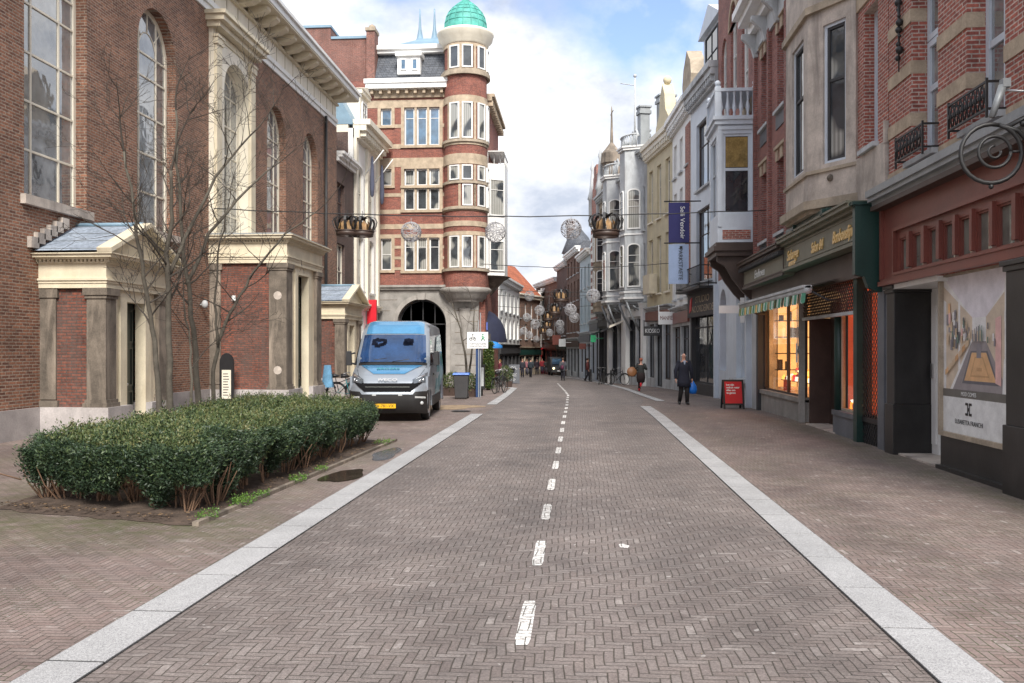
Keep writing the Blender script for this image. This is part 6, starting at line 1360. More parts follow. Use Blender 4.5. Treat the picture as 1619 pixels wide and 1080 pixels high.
def tree(name, base, stems, lab, seed, dens=1.0, mt='bark'):
    rt = random.Random(seed); o = empty(name, (base[0], base[1], 0), 0, lab, 'tree', 'bare young trees in the hedge'); tr = MB(); cr = MB(); B0 = Vector((base[0], base[1], 0))
    def branch(p, d, L_, r, lev):
        n = 5; pts_ = [p]; q = p.copy(); dd = d.copy()
        for i in range(n):
            dd = (dd+Vector((rt.gauss(0, .13), rt.gauss(0, .13), rt.gauss(0, .07)+.035*(2 if lev < 2 else .6)))).normalized(); q = q+dd*L_/n; pts_.append(q.copy())
        cr.tube(pts_, [max(.0028, r*(1-.72*i/n)) for i in range(n+1)], 5 if lev < 2 else 3, False)
        if lev >= 4: return
        kids = {0: 0, 1: 4, 2: 3, 3: 3}[lev]*dens
        for k in range(int(kids+.5)):
            t = rt.uniform(.25, 1.0); i = min(n-1, int(t*n)); pp = pts_[i].lerp(pts_[i+1], t*n-i); a = rt.uniform(0, 2*PI); ax = dd.orthogonal().normalized(); ax.rotate(Matrix.Rotation(a, 3, dd)); nd = (dd*rt.uniform(.5, .9)+ax*rt.uniform(.5, .9)+Vector((0, 0, .12))).normalized()
            branch(pp, nd, L_*rt.uniform(.45, .75), max(.003, r*.48), lev+1)
    for st in stems:
        pts_, r0, r1 = st; pts_ = [Vector(p)-B0 for p in pts_]; n = len(pts_); sm = []
        for i in range(n-1):
            for k in range(4): t = k/4; sm.append(pts_[i].lerp(pts_[i+1], t)+Vector((rt.gauss(0, .012), rt.gauss(0, .012), 0)))
        sm.append(pts_[-1]); R_ = [r0+(r1-r0)*i/(len(sm)-1) for i in range(len(sm))]; tr.tube(sm, R_, 8, True)
        for i in range(int(len(sm)*.42), len(sm)):
            for k in range(1):
                if rt.random() < .8*dens: a = rt.uniform(0, 2*PI); nd = Vector((math.cos(a)*.8, math.sin(a)*.8, rt.uniform(.35, .9))).normalized(); branch(sm[i], nd, rt.uniform(.7, 1.35)*(1.25-.5*i/len(sm)), R_[i]*.5, 1 if rt.random() < .6 else 2)
        branch(sm[-1], (sm[-1]-sm[-3]).normalized(), 1.0, r1, 1)
    tr.build('trunk', M[mt], o); cr.build('crown', M['twig'], o); return o
def P3(x, y, Y): a, b = onY(x, y, Y); return (a, Y, b)
tree('bare_tree', P3(270, 672, 13.2), [([(P3(270,672,13.2)[0], 13.2, 0), P3(268,600,13.2), P3(266,480,13.2), P3(263,400,13.1), P3(272,330,13.0), P3(270,270,12.9)], .06, .022), ([(P3(254,672,13)[0], 13, 0), P3(250,600,13.0), P3(240,520,13), P3(228,440,12.8), P3(214,350,12.6), P3(196,240,12.5)], .05, .018), ([P3(266,440,13.2), P3(300,360,13.4), P3(340,280,13.6), P3(395,215,13.8)], .035, .014)], 'leafless twin stemmed tree with the thickest trunk, growing through the near half of the hedge', 21)
tree('bare_tree', P3(316, 668, 14.5), [([(P3(316,668,14.5)[0], 14.5, 0), P3(312,600,14.5), P3(305,520,14.5), P3(297,450,14.5), P3(288,380,14.5), P3(280,260,14.4), P3(278,175,14.4)], .06, .018), ([(P3(303,680,13.9)[0], 13.9, 0), P3(302,600,13.9), P3(300,540,14), P3(290,470,14.1)], .03, .012), ([P3(297,450,14.5), P3(330,370,14.8), P3(390,300,15.2), P3(430,265,15.4)], .035, .012)], 'leafless tree with leaning grey trunk and thin side stem, middle one in the hedge', 8, .9)
tree('bare_tree', P3(335, 668, 15.3), [([(P3(335,668,15.3)[0], 15.3, 0), P3(338,600,15.3), P3(345,540,15.4), P3(372,480,15.5), P3(400,430,15.6), P3(450,370,15.7), P3(500,335,15.8)], .045, .012), ([P3(345,545,15.3), P3(340,480,15.3), P3(345,400,15.3), P3(360,330,15.2)], .028, .01)], 'thin leafless tree whose stem leans right towards the large porch, rightmost in the hedge', 33, .6)
tree('bare_tree', P3(745, 600, 37.5), [([(P3(741,600,37.5)[0], 37.5, -.1), P3(735,560,37.5), P3(728,520,37.5), P3(715,480,37.5)], .06, .02), ([P3(741,600,37.5), P3(748,540,37.5), P3(750,490,37.5)], .05, .02)], 'small leafless tree in front of the stone arch behind the parked van', 5, .45)

# ================= parked van
van = empty('van', (-4.82, 22.05, 0), R(4.5), 'silver and blue delivery van with black bumper parked beside the hedge', 'van')
prof = [(.14,.24),(.05,.34),(.0,.52),(.0,.70),(.03,.80),(.08,.92),(.16,1.04),(.27,1.15),(.45,1.26),(.66,1.36),(.92,1.44),(1.20,1.80),(1.42,2.08),(1.58,2.27),(1.76,2.47),(2.02,2.60),(2.5,2.64),(5.35,2.60),(5.5,2.50),(5.55,1.5),(5.55,.36)]
def halfw(z): return 1.0 if z < 1.2 else 1.0-.13*((z-1.2)/1.45)**1.3
def vp(t, s, off=0):   # t along the profile, s across from -1 to 1
    t = max(0, min(len(prof)-1.0001, t)); i = int(t); f = t-i; y = prof[i][0]+(prof[i+1][0]-prof[i][0])*f; z = prof[i][1]+(prof[i+1][1]-prof[i][1])*f
    dy, dz = prof[i+1][0]-prof[i][0], prof[i+1][1]-prof[i][1]; l = math.hypot(dy, dz); ny, nz = -dz/l, dy/l
    ab = abs(s); k = max(0, ab-.55)/.45; front = 1 if t < 15 else 0
    cv = .30*k**2.4*(1 if t < 10.5 else .55) if t < 15 else .0; cv2 = .10*k**3 if t >= 14 else .03*k**2
    return (s*halfw(z), y+cv-ny*0+ny*off, z-cv2+nz*off)
SS = [-1,-.985,-.95,-.88,-.78,-.65,-.5,-.25,0,.25,.5,.65,.78,.88,.95,.985,1]
def skin(m, t0, t1, s0, s1, off, nt=8, ns=10, both=False):
    vs = []; 
    for i in range(nt+1):
        for j in range(ns+1):
            a = s0(i/nt) if callable(s0) else s0; b = s1(i/nt) if callable(s1) else s1; vs.append(vp(t0+(t1-t0)*i/nt, a+(b-a)*j/ns, off))
    m.add(vs, [(i*(ns+1)+j, i*(ns+1)+j+1, (i+1)*(ns+1)+j+1, (i+1)*(ns+1)+j) for i in range(nt) for j in range(ns)], True)
def patch(m, pts, off, sub=6):   # quad patch given by four (t, s) corners
    (t0,a0),(t1,a1),(t2,a2),(t3,a3) = pts; vs = []
    for i in range(sub+1):
        u = i/sub
        for j in range(sub+1):
            v = j/sub; t = (t0*(1-u)+t3*u)*(1-v)+(t1*(1-u)+t2*u)*v; s = (a0*(1-u)+a3*u)*(1-v)+(a1*(1-u)+a2*u)*v; vs.append(vp(t, s, off))
    m.add(vs, [(i*(sub+1)+j, i*(sub+1)+j+1, (i+1)*(sub+1)+j+1, (i+1)*(sub+1)+j) for i in range(sub) for j in range(sub)], True)
silver = mat('silver_paint', (.29,.325,.37), .36, .06, .8, 0, metal=.35, coat=.4); vblue = mat('sky_blue_wrap', (.08,.27,.48), .22, .25, .9, 0, metal=.3, coat=.7)
vteal = mat('teal_graphic', (.03,.22,.28), .3, .2, 1, 0, coat=.5); plastic = mat('bumper_plastic', (.015,.0145,.015), .55, .2, 3, .05); lens = mat('headlight_lens', (.13,.15,.17), .06, .3, 9, 0, metal=.4, coat=1)
m = MB(); nt = 80
vs = [vp((len(prof)-1)*i/nt, s) for i in range(nt+1) for s in SS]; n = len(SS)
m.add(vs, [(i*n+j, i*n+j+1, (i+1)*n+j+1, (i+1)*n+j) for i in range(nt) for j in range(n-1)], True)
for sg in (0, n-1):   # flat sides with wheel arches left open
    edge = [vs[i*n+sg] for i in range(nt+1)]; x = edge[0][0]
    c = (edge[0][0]*.999, 2.8, 1.3)
    for i in range(nt):
        p, q = edge[i], edge[i+1]; 
        m.add([p, q, (x*.995, q[1] if q[1] > .6 else .9, min(q[2], 1.15)), (x*.995, p[1] if p[1] > .6 else .9, min(p[2], 1.15))], [(0,1,2,3)] if 1 else [])
def sidepanel(x):
    pts_ = [(.33, 1.15), (.33, .52)]
    for cy_ in (1.02, 4.45):
        pts_ += [(cy_-.46, .34)]+[(cy_-.46*math.cos(PI*k/10), .34+.46*math.sin(PI*k/10)) for k in range(1, 10)]+[(cy_+.46, .34)]
    pts_ += [(5.55, .34), (5.55, 1.2)]; return pts_
for sx in (-1, 1): m.ext(sidepanel(0), sx*.94, sx*1.0, 'x')
m.box(-.93, .93, .5, 5.5, .32, 1.0)
body = m.build('body', silver, van)
m = MB(); skin(m, 10.15, 12.75, lambda q: -.90+.0*q, lambda q: .90, .034, 10, 30); ws = m.build('windscreen', mat('windscreen_glass', (.012,.045,.13), .04, .5, 1.5, 0, coat=1), van)
rv = random.Random(6); deco = mat('dark_cutout', (.004,.006,.015), .8, spec=.1)
m = MB()
for cs, ct, r_ in ((-.42, 11.75, .2), (.42, 11.75, .14)):
    for k in range(16):
        a = 2*PI*k/16; q = rv.uniform(.4, 1.0)*r_; patch(m, [(ct+q*2.2*math.sin(a)-.13, cs+q*math.cos(a)-.05), (ct+q*2.2*math.sin(a)-.13, cs+q*math.cos(a)+.05), (ct+q*2.2*math.sin(a)+.16, cs+q*math.cos(a)+.04), (ct+q*2.2*math.sin(a)+.16, cs+q*math.cos(a)-.04)], .042, 1)
m.build('window_sticker', deco, ws)
m = MB(); 
for a, b in ((-.75, -.15), (.0, .7)): m.tube([vp(10.15, a, .03), vp(10.3, (a+b)/2, .03), vp(10.42, b, .03)], .012, 5)
skin(m, 9.85, 10.15, -.92, .92, .012, 2, 12); m.build('wiper', plastic, van)
m = MB(); skin(m, 12.95, 15.6, -.86, .86, .012, 12, 30); m.build('roof_wrap', vblue, van)
m = MB(); skin(m, 7.5, 9.75, lambda q: -.40-.42*q, lambda q: .40+.42*q, .012, 10, 24); m.build('bonnet_wrap', vblue, van)
m = MB(); skin(m, 3.75, 5.4, -.60, .60, .03, 6, 24); patch(m, [(3.75,-.58), (5.3,-.58), (6.5,-.86), (5.6,-.86)], .03); patch(m, [(3.75,.58), (5.3,.58), (6.5,.86), (5.6,.86)], .03); gr_ = m.build('grille', mat('grille_black', (.006,.006,.007), .85, .1, spec=.15), van)
m = MB(); skin(m, 4.62, 4.68, -.56, .56, .038, 2, 20); m.build('grille_bar', mat('smoked_chrome', (.10,.11,.10), .4, .1, 3, 0, metal=.3), gr_)
for sx in (-1, 1):
    m = MB(); patch(m, [(5.35, sx*.66), (6.15, sx*.62), (7.9, sx*.965), (5.9, sx*.975)], .032, 8); hl_ = m.build('headlight', lens, van)
    m = MB(); patch(m, [(6.2, sx*.70), (6.35, sx*.70), (7.3, sx*.9), (7.1, sx*.92)], .04, 4); 
    for q, w_ in (((5.95, .80), .03), ((6.2, .88), .035)): m.ball(vp(q[0], sx*q[1], .03), w_, 6)
    m.build('bulb', mat('lamp_chrome', (.8,.82,.85), .15, .1, 3, 0, metal=.9), hl_)
m = MB(); skin(m, 0, 3.0, -.99, .99, .022, 6, 34); patch(m, [(2.8,-.62), (2.8,-.99), (4.0,-.99), (3.7,-.70)], .024); patch(m, [(2.8,.62), (2.8,.99), (4.0,.99), (3.7,.70)], .024)
m.box(-1.01, -.95, .3, .6, .32, .8); m.box(.95, 1.01, .3, .6, .32, .8); bp = m.build('bumper', plastic, van)
m = MB()
for sx in (-1, 1): patch(m, [(2.55, sx*.70), (2.8, sx*.70), (2.8, sx*.95), (2.55, sx*.95)], .03, 2); m.ball(vp(1.9, sx*.86, .02), .05, 6)
for sx in (-.33, .33): patch(m, [(2.85, sx-.05), (3.0, sx-.05), (3.0, sx+.05), (2.85, sx+.05)], .03, 1)
m.build('fog_light', mat('fog_lens', (.6,.62,.62), .15, .1, 3, 0, metal=.3), bp)
m = MB(); m.box(-.30, .22, -.045, -.02, .36, .47); npl = m.build('number_plate', mat('plate_yellow', (.75,.42,.01), .4, .05), van)
text('plate_text', 'V-781-VX', .105, M['black'], npl, (-.04, -.047, .415), ext=.001); 
t_ = text('emblem', 'IVECO', .10, M['steel'], van, (0, .10, 1.07), rot=(R(90-35), 0, 0), ext=.008, sx=1.7, bold=.002)
t_ = text('bonnet_lettering', 'BROERS', .12, vteal, van, (-.05, .555, 1.345), rot=(R(90-62), 0, 0), ext=.002, sx=1.4, bold=.003)
for sx in (-1, 1):
    m = MB(); x = sx*1.005
    m.box(x-.004, x+.004, 1.12, 1.95, 1.32, 1.42) if 0 else None
    pts_ = [(1.0, 1.42), (1.95, 1.42), (1.95, 2.12), (1.62, 2.12)]; vs = [(sx*(halfw(z)+.012), y, z) for y, z in pts_]; m.add(vs, [(0,1,2,3)]); m.build('side_window', M['glassclear'], van)
    m = MB()
    for y in (.98, 2.02, 3.3): m.add([(sx*(halfw(z_)+.009), y+d_, z_) for z_, d_ in ((.5, 0), (.5, .02), (1.2, .02), (1.2, 0))], [(0,1,2,3)]); m.add([(sx*(halfw(z_)+.009), y+d_, z_) for z_, d_ in ((1.2, 0), (1.2, .02), (2.3, .02), (2.3, 0))], [(0,1,2,3)])
    m.box(sx*1.0, sx*1.03, 1.75, 1.92, 1.15, 1.2); m.build('door_gap', plastic, van)
    m = MB(); m.tube([vp(t_, sx*s_, .004) for t_, s_ in ((5.3, .60), (6.2, .66), (7.2, .78), (8.4, .86), (9.7, .92))], .007, 4, False); m.build('bonnet_gap', plastic, van)
    m = MB(); m.tube([(sx*.98, 1.12, 1.45), (sx*1.12, 1.05, 1.48)], .03, 6); m.tube([(sx*1.0, 1.12, 1.75), (sx*1.12, 1.05, 1.72)], .025, 6); m.fru(sx*1.15-.075, sx*1.15+.075, .96, 1.10, 1.42, 1.80, .015); mr = m.build('mirror', M['black'], van, bev=.02)
    m = MB(); m.box(sx*1.17-.075, sx*1.17+.075, 1.10, 1.106, 1.45, 1.78); m.build('mirror_glass', M['glassclear'], mr)
    for y in (1.02, 4.45):
        m = MB(); m.lathe([(.30, -.11), (.345, -.09), (.355, 0), (.345, .09), (.30, .11), (.30, -.11)], 0, 0, 26); w_ = m.build('wheel', M['rubber'], van, loc=(sx*.87, y, .355)); w_.rotation_euler = (0, PI/2, 0)
        m = MB(); m.lathe([(.001, sx*.06), (.08, sx*.07), (.12, sx*.03), (.24, sx*.02), (.29, sx*.09), (.305, sx*.10)], 0, 0, 18); m.build('hubcap', M['steel'], w_)
        m = MB(); m.lathe([(.46, -.2), (.46, .12)], 0, 0, 20, PI*.5, PI*1.5); 
    m = MB(); m.box(sx*.86-.15, sx*.86+.12, .55, 1.5, .3, .85); m.build('wheel_well', M['rubber'], van) if 0 else None
    m = MB(); m.add([(sx*(halfw(z)+.008), y, z) for y, z in ((3.4, 1.5), (5.4, 1.3), (5.4, 2.3), (3.9, 2.2), (3.2, 1.8))], [(0,1,2,3,4)]); m.add([(sx*(halfw(z)+.008), y, z) for y, z in ((2.3, .6), (3.6, .55), (5.3, 1.1), (5.4, 1.3), (3.4, 1.5))], [(0,1,2,3,4)]); m.build('side_graphic', vteal if sx > 0 else vblue, van)
    m = MB(); m.box(sx*1.0, sx*1.025, 1.5, 3.98, .34, .60); m.build('side_moulding', plastic, van)

# ================= people
skinm = mat('skin', (.55,.30,.22), .5, .1, 8, .02)
def person(label, loc, rz, h, pose, top, trousers, hair, coat=None, hairlong=False, shoes='black', extra=None, cat='person', group=None, bald=False):
    s = h/1.8; o = empty('person', loc, rz, label, cat, group); J = dict(pelvis=(0,0,.96), chest=(0,0,1.3), neck=(0,.01,1.49), head0=(0,-.005,1.585), head1=(0,-.012,1.665), head2=(0,.01,1.745),
      shL=(.17,0,1.43), shR=(-.17,0,1.43), elL=(.24,.03,1.14), elR=(-.24,.03,1.14), wrL=(.25,-.05,.90), wrR=(-.25,-.05,.90), hiL=(.09,0,.92), hiR=(-.09,0,.92), knL=(.1,-.02,.5), knR=(-.1,-.02,.5), anL=(.1,0,.09), anR=(-.1,0,.09), toL=(.11,-.15,.04), toR=(-.11,-.15,.04))
    J.update(pose); J = {k: Vector(v) for k, v in J.items()}; off = J.get('lean', Vector((0,0,0)))
    V = []; E = []; Rr = []
    def add(k, r, par=None): V.append(J[k] if isinstance(k, str) else Vector(k)); Rr.append(r); i = len(V)-1; (E.append((par, i)) if par is not None else None); return i
    pe = add('pelvis', .13); ch_ = add('chest', .14, pe); ne = add('neck', .058, ch_); h0 = add('head0', .07, ne); h1 = add('head1', .088, h0); h2 = add('head2', .062, h1); add(J['head1']+Vector((0, -.098, -.012)), .014, h1)
    for q in 'LR':
        sg = 1 if q == 'L' else -1; a = add('sh'+q, .062, ch_); b = add('el'+q, .045, a); c_ = add('wr'+q, .028, b); hd = (J['wr'+q]-J['el'+q]).normalized(); pal = add(J['wr'+q]+hd*.06, .03, c_)
        sd_ = Vector((0, 1, 0)) if abs(hd.y) < .8 else Vector((0, 0, 1)); cu_ = Vector((-sg*.4, -.3, 0))
        for k, l in ((-1.5, .06), (-.5, .075), (.5, .07), (1.5, .055)):
            k1 = add(J['wr'+q]+hd*.095+sd_*.017*k, .010, pal); k2 = add(J['wr'+q]+hd*(.095+l*.5)+sd_*.018*k+cu_*.02, .009, k1); add(J['wr'+q]+hd*(.09+l*.9)+sd_*.018*k+cu_*.05, .007, k2)
        t1 = add(J['wr'+q]+hd*.04-sd_*.035, .011, pal); add(J['wr'+q]+hd*.08-sd_*.05+cu_*.02, .009, t1)
        a = add('hi'+q, .085, pe); b = add('kn'+q, .058, a); c_ = add('an'+q, .042, b); add('to'+q, .035, c_)
    me = bpy.data.meshes.new('body'); me.from_pydata([v*s for v in V], E, []); ob = bpy.data.objects.new('body', me); COL.objects.link(ob); ob.parent = o
    md = ob.modifiers.new('s', 'SKIN'); me.skin_vertices[0].data[0].use_root = True
    for i, r in enumerate(Rr): me.skin_vertices[0].data[i].radius = (r*s, r*s)
    sb2 = ob.modifiers.new('d', 'SUBSURF'); sb2.levels = 1; sb2.render_levels = 1
    dg = bpy.context.evaluated_depsgraph_get(); nm = bpy.data.meshes.new_from_object(ob.evaluated_get(dg)); ob.modifiers.clear(); ob.data = nm; nm.materials.clear(); nm.materials.append(skinm)
    for p in nm.polygons: p.use_smooth = True
    S_ = lambda v: Vector(v)*s
    def limb(m, ks, rs_, n=10): m.tube([S_(J[k]) for k in ks], [r*s for r in rs_], n)
    def ell(m, secs, n=16):   # elliptical sections (centre, rx, ry)
        vs = [S_((c[0]+rx*math.cos(2*PI*k/n), c[1]+ry*math.sin(2*PI*k/n), c[2])) for c, rx, ry in secs for k in range(n)]
        m.add(vs, [(i*n+k, i*n+(k+1)%n, (i+1)*n+(k+1)%n, (i+1)*n+k) for i in range(len(secs)-1) for k in range(n)]+[tuple(range(n-1,-1,-1)), tuple((len(secs)-1)*n+k for k in range(n))], True)
    m = MB()
    for q in 'LR': limb(m, ['hi'+q, 'kn'+q, 'an'+q], [.105, .08, .062])
    ell(m, [(J['pelvis']+Vector((0,0,-.1)), .15, .12), (J['pelvis']+Vector((0,0,.1)), .165, .125)]); m.build('trousers', mat('cloth', trousers, .9, .2, 6, .1), o)
    m = MB(); c_, pe_ = J['chest'], J['pelvis']; hem = coat if coat else pe_.z-.06; n_ = J['neck']
    kz = (J['knL']+J['knR'])/2
    secs = [(n_+Vector((0,0,-.01)), .07, .07), (n_+Vector((0,.0,-.055)), .15, .10), (c_+Vector((0,0,.10)), .215, .135), (c_+Vector((0,0,-.05)), .205, .145), ((c_+pe_)/2, .185, .135), (pe_+Vector((0,0,.02)), .20, .15)]
    if coat: secs += [(Vector((kz.x*.5+pe_.x*.5, kz.y*.4+pe_.y*.6, (pe_.z+hem)/2)), .225, .17), (Vector((kz.x*.7, kz.y*.7, hem)), .24, .19)]
    else: secs += [(pe_+Vector((0,0,-.08)), .195, .145)]
    ell(m, secs)
    for q in 'LR': limb(m, ['sh'+q, 'el'+q, 'wr'+q], [.082, .066, .05]); m.ball(S_(J['sh'+q]), .084*s, 8)
    m.build('coat' if coat else 'jacket', mat('cloth', top, .85, .25, 7, .1), o)
    m = MB()
    for q in 'LR': a, t_ = J['an'+q], J['to'+q]; m.tube([S_(a+Vector((0,.05,-.03))), S_(a*.5+t_*.5+Vector((0,0,.0))), S_(t_)], [.05*s, .05*s, .036*s], 8); m.ball(S_(a+Vector((0,.02,.0))), .055*s, 6)
    m.build('shoes', M[shoes], o)
    m = MB(); hc = J['head1']+Vector((0,.018,.022))
    if bald:
        for k in range(9): a = R(20+140*k/8); m.ball(S_(hc+Vector((.078*math.cos(a), .075*math.sin(a), -.03))), .028*s, 6)
    else:
        vs0 = MB(); m.lathe([(.001, .1), (.06, .088), (.088, .05), (.096, .0), (.09, -.05), (.06, -.06)], 0, 0, 14); m.v = [tuple(S_(Vector(v)*1.0+hc+Vector((0, .012, .012)))) for v in m.v]
        if hairlong: m.tube([S_(hc+Vector((0,.05,.02))), S_(hc+Vector((0,.09,-.08))), S_(hc+Vector((0,.08,-.2)))], [.075*s, .07*s, .03*s], 8)
    m.build('hair', mat('hair', hair, .8, .3, 20, .1), o)
    m = MB()
    for sx in (-1, 1): m.ball(S_(J['head1']+Vector((sx*.033, -.08, .012))), .012*s, 6); m.ball(S_(J['head1']+Vector((sx*.092, .005, -.005))), .02*s, 6)
    m.build('eyes', M['black'], o) if 0 else None
    e_ = MB(); 
    for sx in (-1, 1): e_.ball(S_(J['head1']+Vector((sx*.033, -.079, .012))), .011*s, 6)
    e_.build('eyes', M['black'], o); e_ = MB(); e_.box(-.026*s, .026*s, S_(J['head1']).y-.088*s, S_(J['head1']).y-.07*s, S_(J['head1']).z-.058*s, S_(J['head1']).z-.050*s); e_.build('mouth', mat('lips', (.3,.1,.08), .5), o)
    return o, S_, J
def gp(x, y):   # ground point seen at a photo position
    r = ray(x, y); z = 0
    for i in range(60): t = (CH-z)/-r.z; z = .5*z+.5*gz(r.y*t)
    return (r.x*t, r.y*t, z)
g0 = gp(1081, 640)
o, S_, J = person('bald elderly man in a long dark navy coat walking towards the camera', g0, R(6), 1.84,
   dict(knL=(.09,-.10,.50), anL=(.10,-.08,.09), toL=(.11,-.25,.05), knR=(-.09,-.02,.5), anR=(-.12,.12,.10), toR=(-.15,-.02,.04), elL=(.27,.04,1.14), wrL=(.27,-.04,.88), elR=(-.27,.02,1.14), wrR=(-.28,-.06,.88)), (.012,.014,.028), (.02,.018,.02), (.5,.48,.46), coat=.62, bald=True)
m = MB(); m.ext([(-.05, 1.53), (0, 1.36), (.05, 1.53)], -.14, -.11); m.build('shirt', mat('shirt', (.35,.42,.55), .8), o)
bgm = mat('blue_plastic', (.01,.16,.62), .35, .2, 6, .2)
hb = S_(J['wrL']); bag = MB(); bag.lathe([(.001, -.44), (.11, -.42), (.15, -.3), (.13, -.16), (.07, -.06), (.02, .0)], 0, 0, 12, sy=.55); bag.tube([(-.05, 0, -.1), (-.02, 0, .02), (.02, 0, .02), (.05, 0, -.1)], .012, 5)
ang = R(6); bo3 = bag.build('carrier_bag', bgm); bo3.location = (g0[0]+hb.x*math.cos(ang)-hb.y*math.sin(ang)+.03, g0[1]+hb.y*math.cos(ang)+hb.x*math.sin(ang), g0[2]+hb.z-.09); tag(bo3, 'bright blue plastic carrier bag held by the man in the long coat', 'bag')
g1 = gp(1013, 619); o, S_, J = person('running woman seen from behind with reddish hair, dark jacket and skirt', g1, R(168), 1.68,
   dict(chest=(0,-.08,1.28), neck=(0,-.12,1.47), head0=(0,-.14,1.56), head1=(0,-.155,1.645), head2=(0,-.13,1.725), shL=(.17,-.08,1.41), shR=(-.17,-.08,1.41), elL=(.27,.12,1.2), wrL=(.22,-.12,1.12), elR=(-.30,-.02,1.16), wrR=(-.28,-.22,1.2), knL=(.09,-.10,.52), anL=(.06,.10,.12), toL=(.06,-.04,.05), knR=(-.08,-.08,.50), anR=(-.06,.34,.42), toR=(-.06,.42,.28)), (.03,.032,.03), (.028,.018,.018), (.32,.10,.06), hairlong=False, shoes='red')
m = MB(); m.tube([S_(v) for v in ((0,-.02,1.0), (0,-.02,.75), (0,-.04,.5))], [.20, .22, .19], 14); m.build('skirt', mat('cloth', (.03,.018,.018), .9), o)
pw = onY(999, 588, g1[1]-.1); bb = MB(); bb.lathe([(.001,-.1), (.16,-.09), (.24,-.04), (.25,.03), (.2,.08), (.001,.1)], 0, 0, 18); bq = bb.build('round_bag', mat('tan_leather', (.25,.11,.045), .5, .2), loc=(pw[0], g1[1]-.1, pw[1])); bq.rotation_euler = (R(78), 0, R(10)); tag(bq, 'round tan shoulder bag swinging beside the running woman', 'bag')
rp2 = random.Random(9)
walk = dict(knL=(.09,-.14,.51), anL=(.09,-.14,.10), toL=(.1,-.3,.06), knR=(-.09,0,.49), anR=(-.1,.2,.13), toR=(-.11,.1,.04))
crowd = [(890,602,1.72,(.07,.075,.09),(.02,.02,.03),(.1,.06,.04),180,'walker in a long grey coat with a plum bag in the middle of the lane',.75), (839,597,1.7,(.02,.03,.04),(.01,.01,.015),(.03,.02,.02),170,'pedestrian in dark jacket just right of the chalk board',None), (849,593,1.7,(.03,.02,.03),(.02,.02,.03),(.03,.02,.02),10,'pedestrian in dark purple coat walking in the distance left of the centre line',.8),
  (857,592,1.75,(.25,.02,.03),(.03,.03,.05),(.05,.03,.02),0,'distant pedestrian in a red jacket',None), (863,592,1.65,(.03,.03,.03),(.05,.05,.06),(.03,.02,.02),190,'distant pedestrian in a black jacket beside the red jacketed one',None), (870,593,1.7,(.05,.03,.03),(.02,.02,.02),(.03,.02,.02),20,'distant pedestrian in dark brown next to the small van',None),
  (826,597,1.7,(.02,.02,.03),(.01,.01,.02),(.05,.03,.02),0,'pedestrian in black directly behind the chalk board',None), (929,603,1.7,(.12,.03,.03),(.02,.02,.03),(.05,.03,.02),90,'person in dark red top standing by the striped house shop',None), (833,594,1.66,(.3,.12,.14),(.05,.05,.07),(.1,.05,.03),0,'distant pedestrian in a pink top',None), (790,602,1.6,(.15,.02,.04),(.02,.02,.03),(.25,.13,.05),-60,'person in a dark red coat beside the parked bicycles',.8)]
for x, y, h, c1, c2, hc_, rz, lab, ct in crowd: person(lab, gp(x, y), R(rz), h, walk, c1, c2, hc_, coat=ct, hairlong=h < 1.7)
m = MB(); p_ = gp(890, 602); m.ball((p_[0]-.05, p_[1]-.2, p_[2]+1.0), .13, 8, 1.3); m.tube([(p_[0]-.05, p_[1]-.16, p_[2]+1.1), (p_[0]+.12, p_[1]-.14, p_[2]+1.45)], .015, 4); tag(m.build('shoulder_bag', mat('plum_leather', (.12,.02,.06), .6)), 'plum bag on the back of the walker in the grey coat', 'bag')

# ================= bicycles
def bicycle(loc, rz, lab, col, group='parked bicycles', basket=False):
    o = empty('bicycle', loc, rz, lab, 'bicycle', group); fm = mat('frame_paint', col, .4)
    for x in (-.52, .54):
        m = MB(); m.tube([(x+.33*math.cos(a), 0, .35+.33*math.sin(a)) for a in [2*PI*k/24 for k in range(25)]], .02, 6, False); w = m.build('wheel', M['rubber'], o); m = MB()
        for k in range(14): a = 2*PI*k/14; m.tube([(x, .02*(-1)**k, .35), (x+.32*math.cos(a), 0, .35+.32*math.sin(a))], .003, 3, False)
        m.lathe([(.02, -.04), (.02, .04)], 0, 0, 8) if 0 else None; m.build('spokes', M['steel'], w)
        m = MB(); m.tube([(x+.37*math.cos(a), 0, .35+.37*math.sin(a)) for a in [R(q) for q in range(20, 200, 15)]], .022, 4); m.build('mudguard', M['black'], o)
    m = MB(); m.tube([(-.05, 0, .30), (-.18, 0, .82)], .018, 6); m.tube([(-.05, 0, .30), (.40, 0, .78)], .02, 6); m.tube([(-.15, 0, .66), (.38, 0, .86)], .017, 6); m.tube([(-.05, 0, .30), (-.52, 0, .35), (-.16, 0, .72)], .012, 5); m.tube([(.36, 0, .95), (.42, 0, .72), (.54, 0, .35)], .017, 6); m.build('frame', fm, o)
    m = MB(); m.tube([(.36, 0, .95), (.34, 0, 1.06), (.34, .12, 1.08), (.22, .28, 1.05), (.12, .29, 1.03)], .013, 5); m.tube([(.34, 0, 1.06), (.34, -.12, 1.08), (.22, -.28, 1.05), (.12, -.29, 1.03)], .013, 5); m.build('handlebar', M['steel'], o)
    m = MB(); m.tube([(-.18, 0, .82), (-.20, 0, .92)], .014, 5); m.tube([(-.36, 0, .95), (-.2, 0, .955), (-.04, 0, .94)], [.085, .07, .02], 8); m.build('saddle', M['black'], o)
    m = MB(); m.box(-.8, -.35, -.07, .07, .72, .74); m.tube([(-.7, .06, .73), (-.52, .04, .35)], .008, 4); m.tube([(-.7, -.06, .73), (-.52, -.04, .35)], .008, 4); m.build('luggage_rack', M['black'], o)
    if basket: m = MB(); m.fru(.4, .75, -.2, .2, .8, 1.05, -.03); m.build('crate', M['black'], o)
    return o
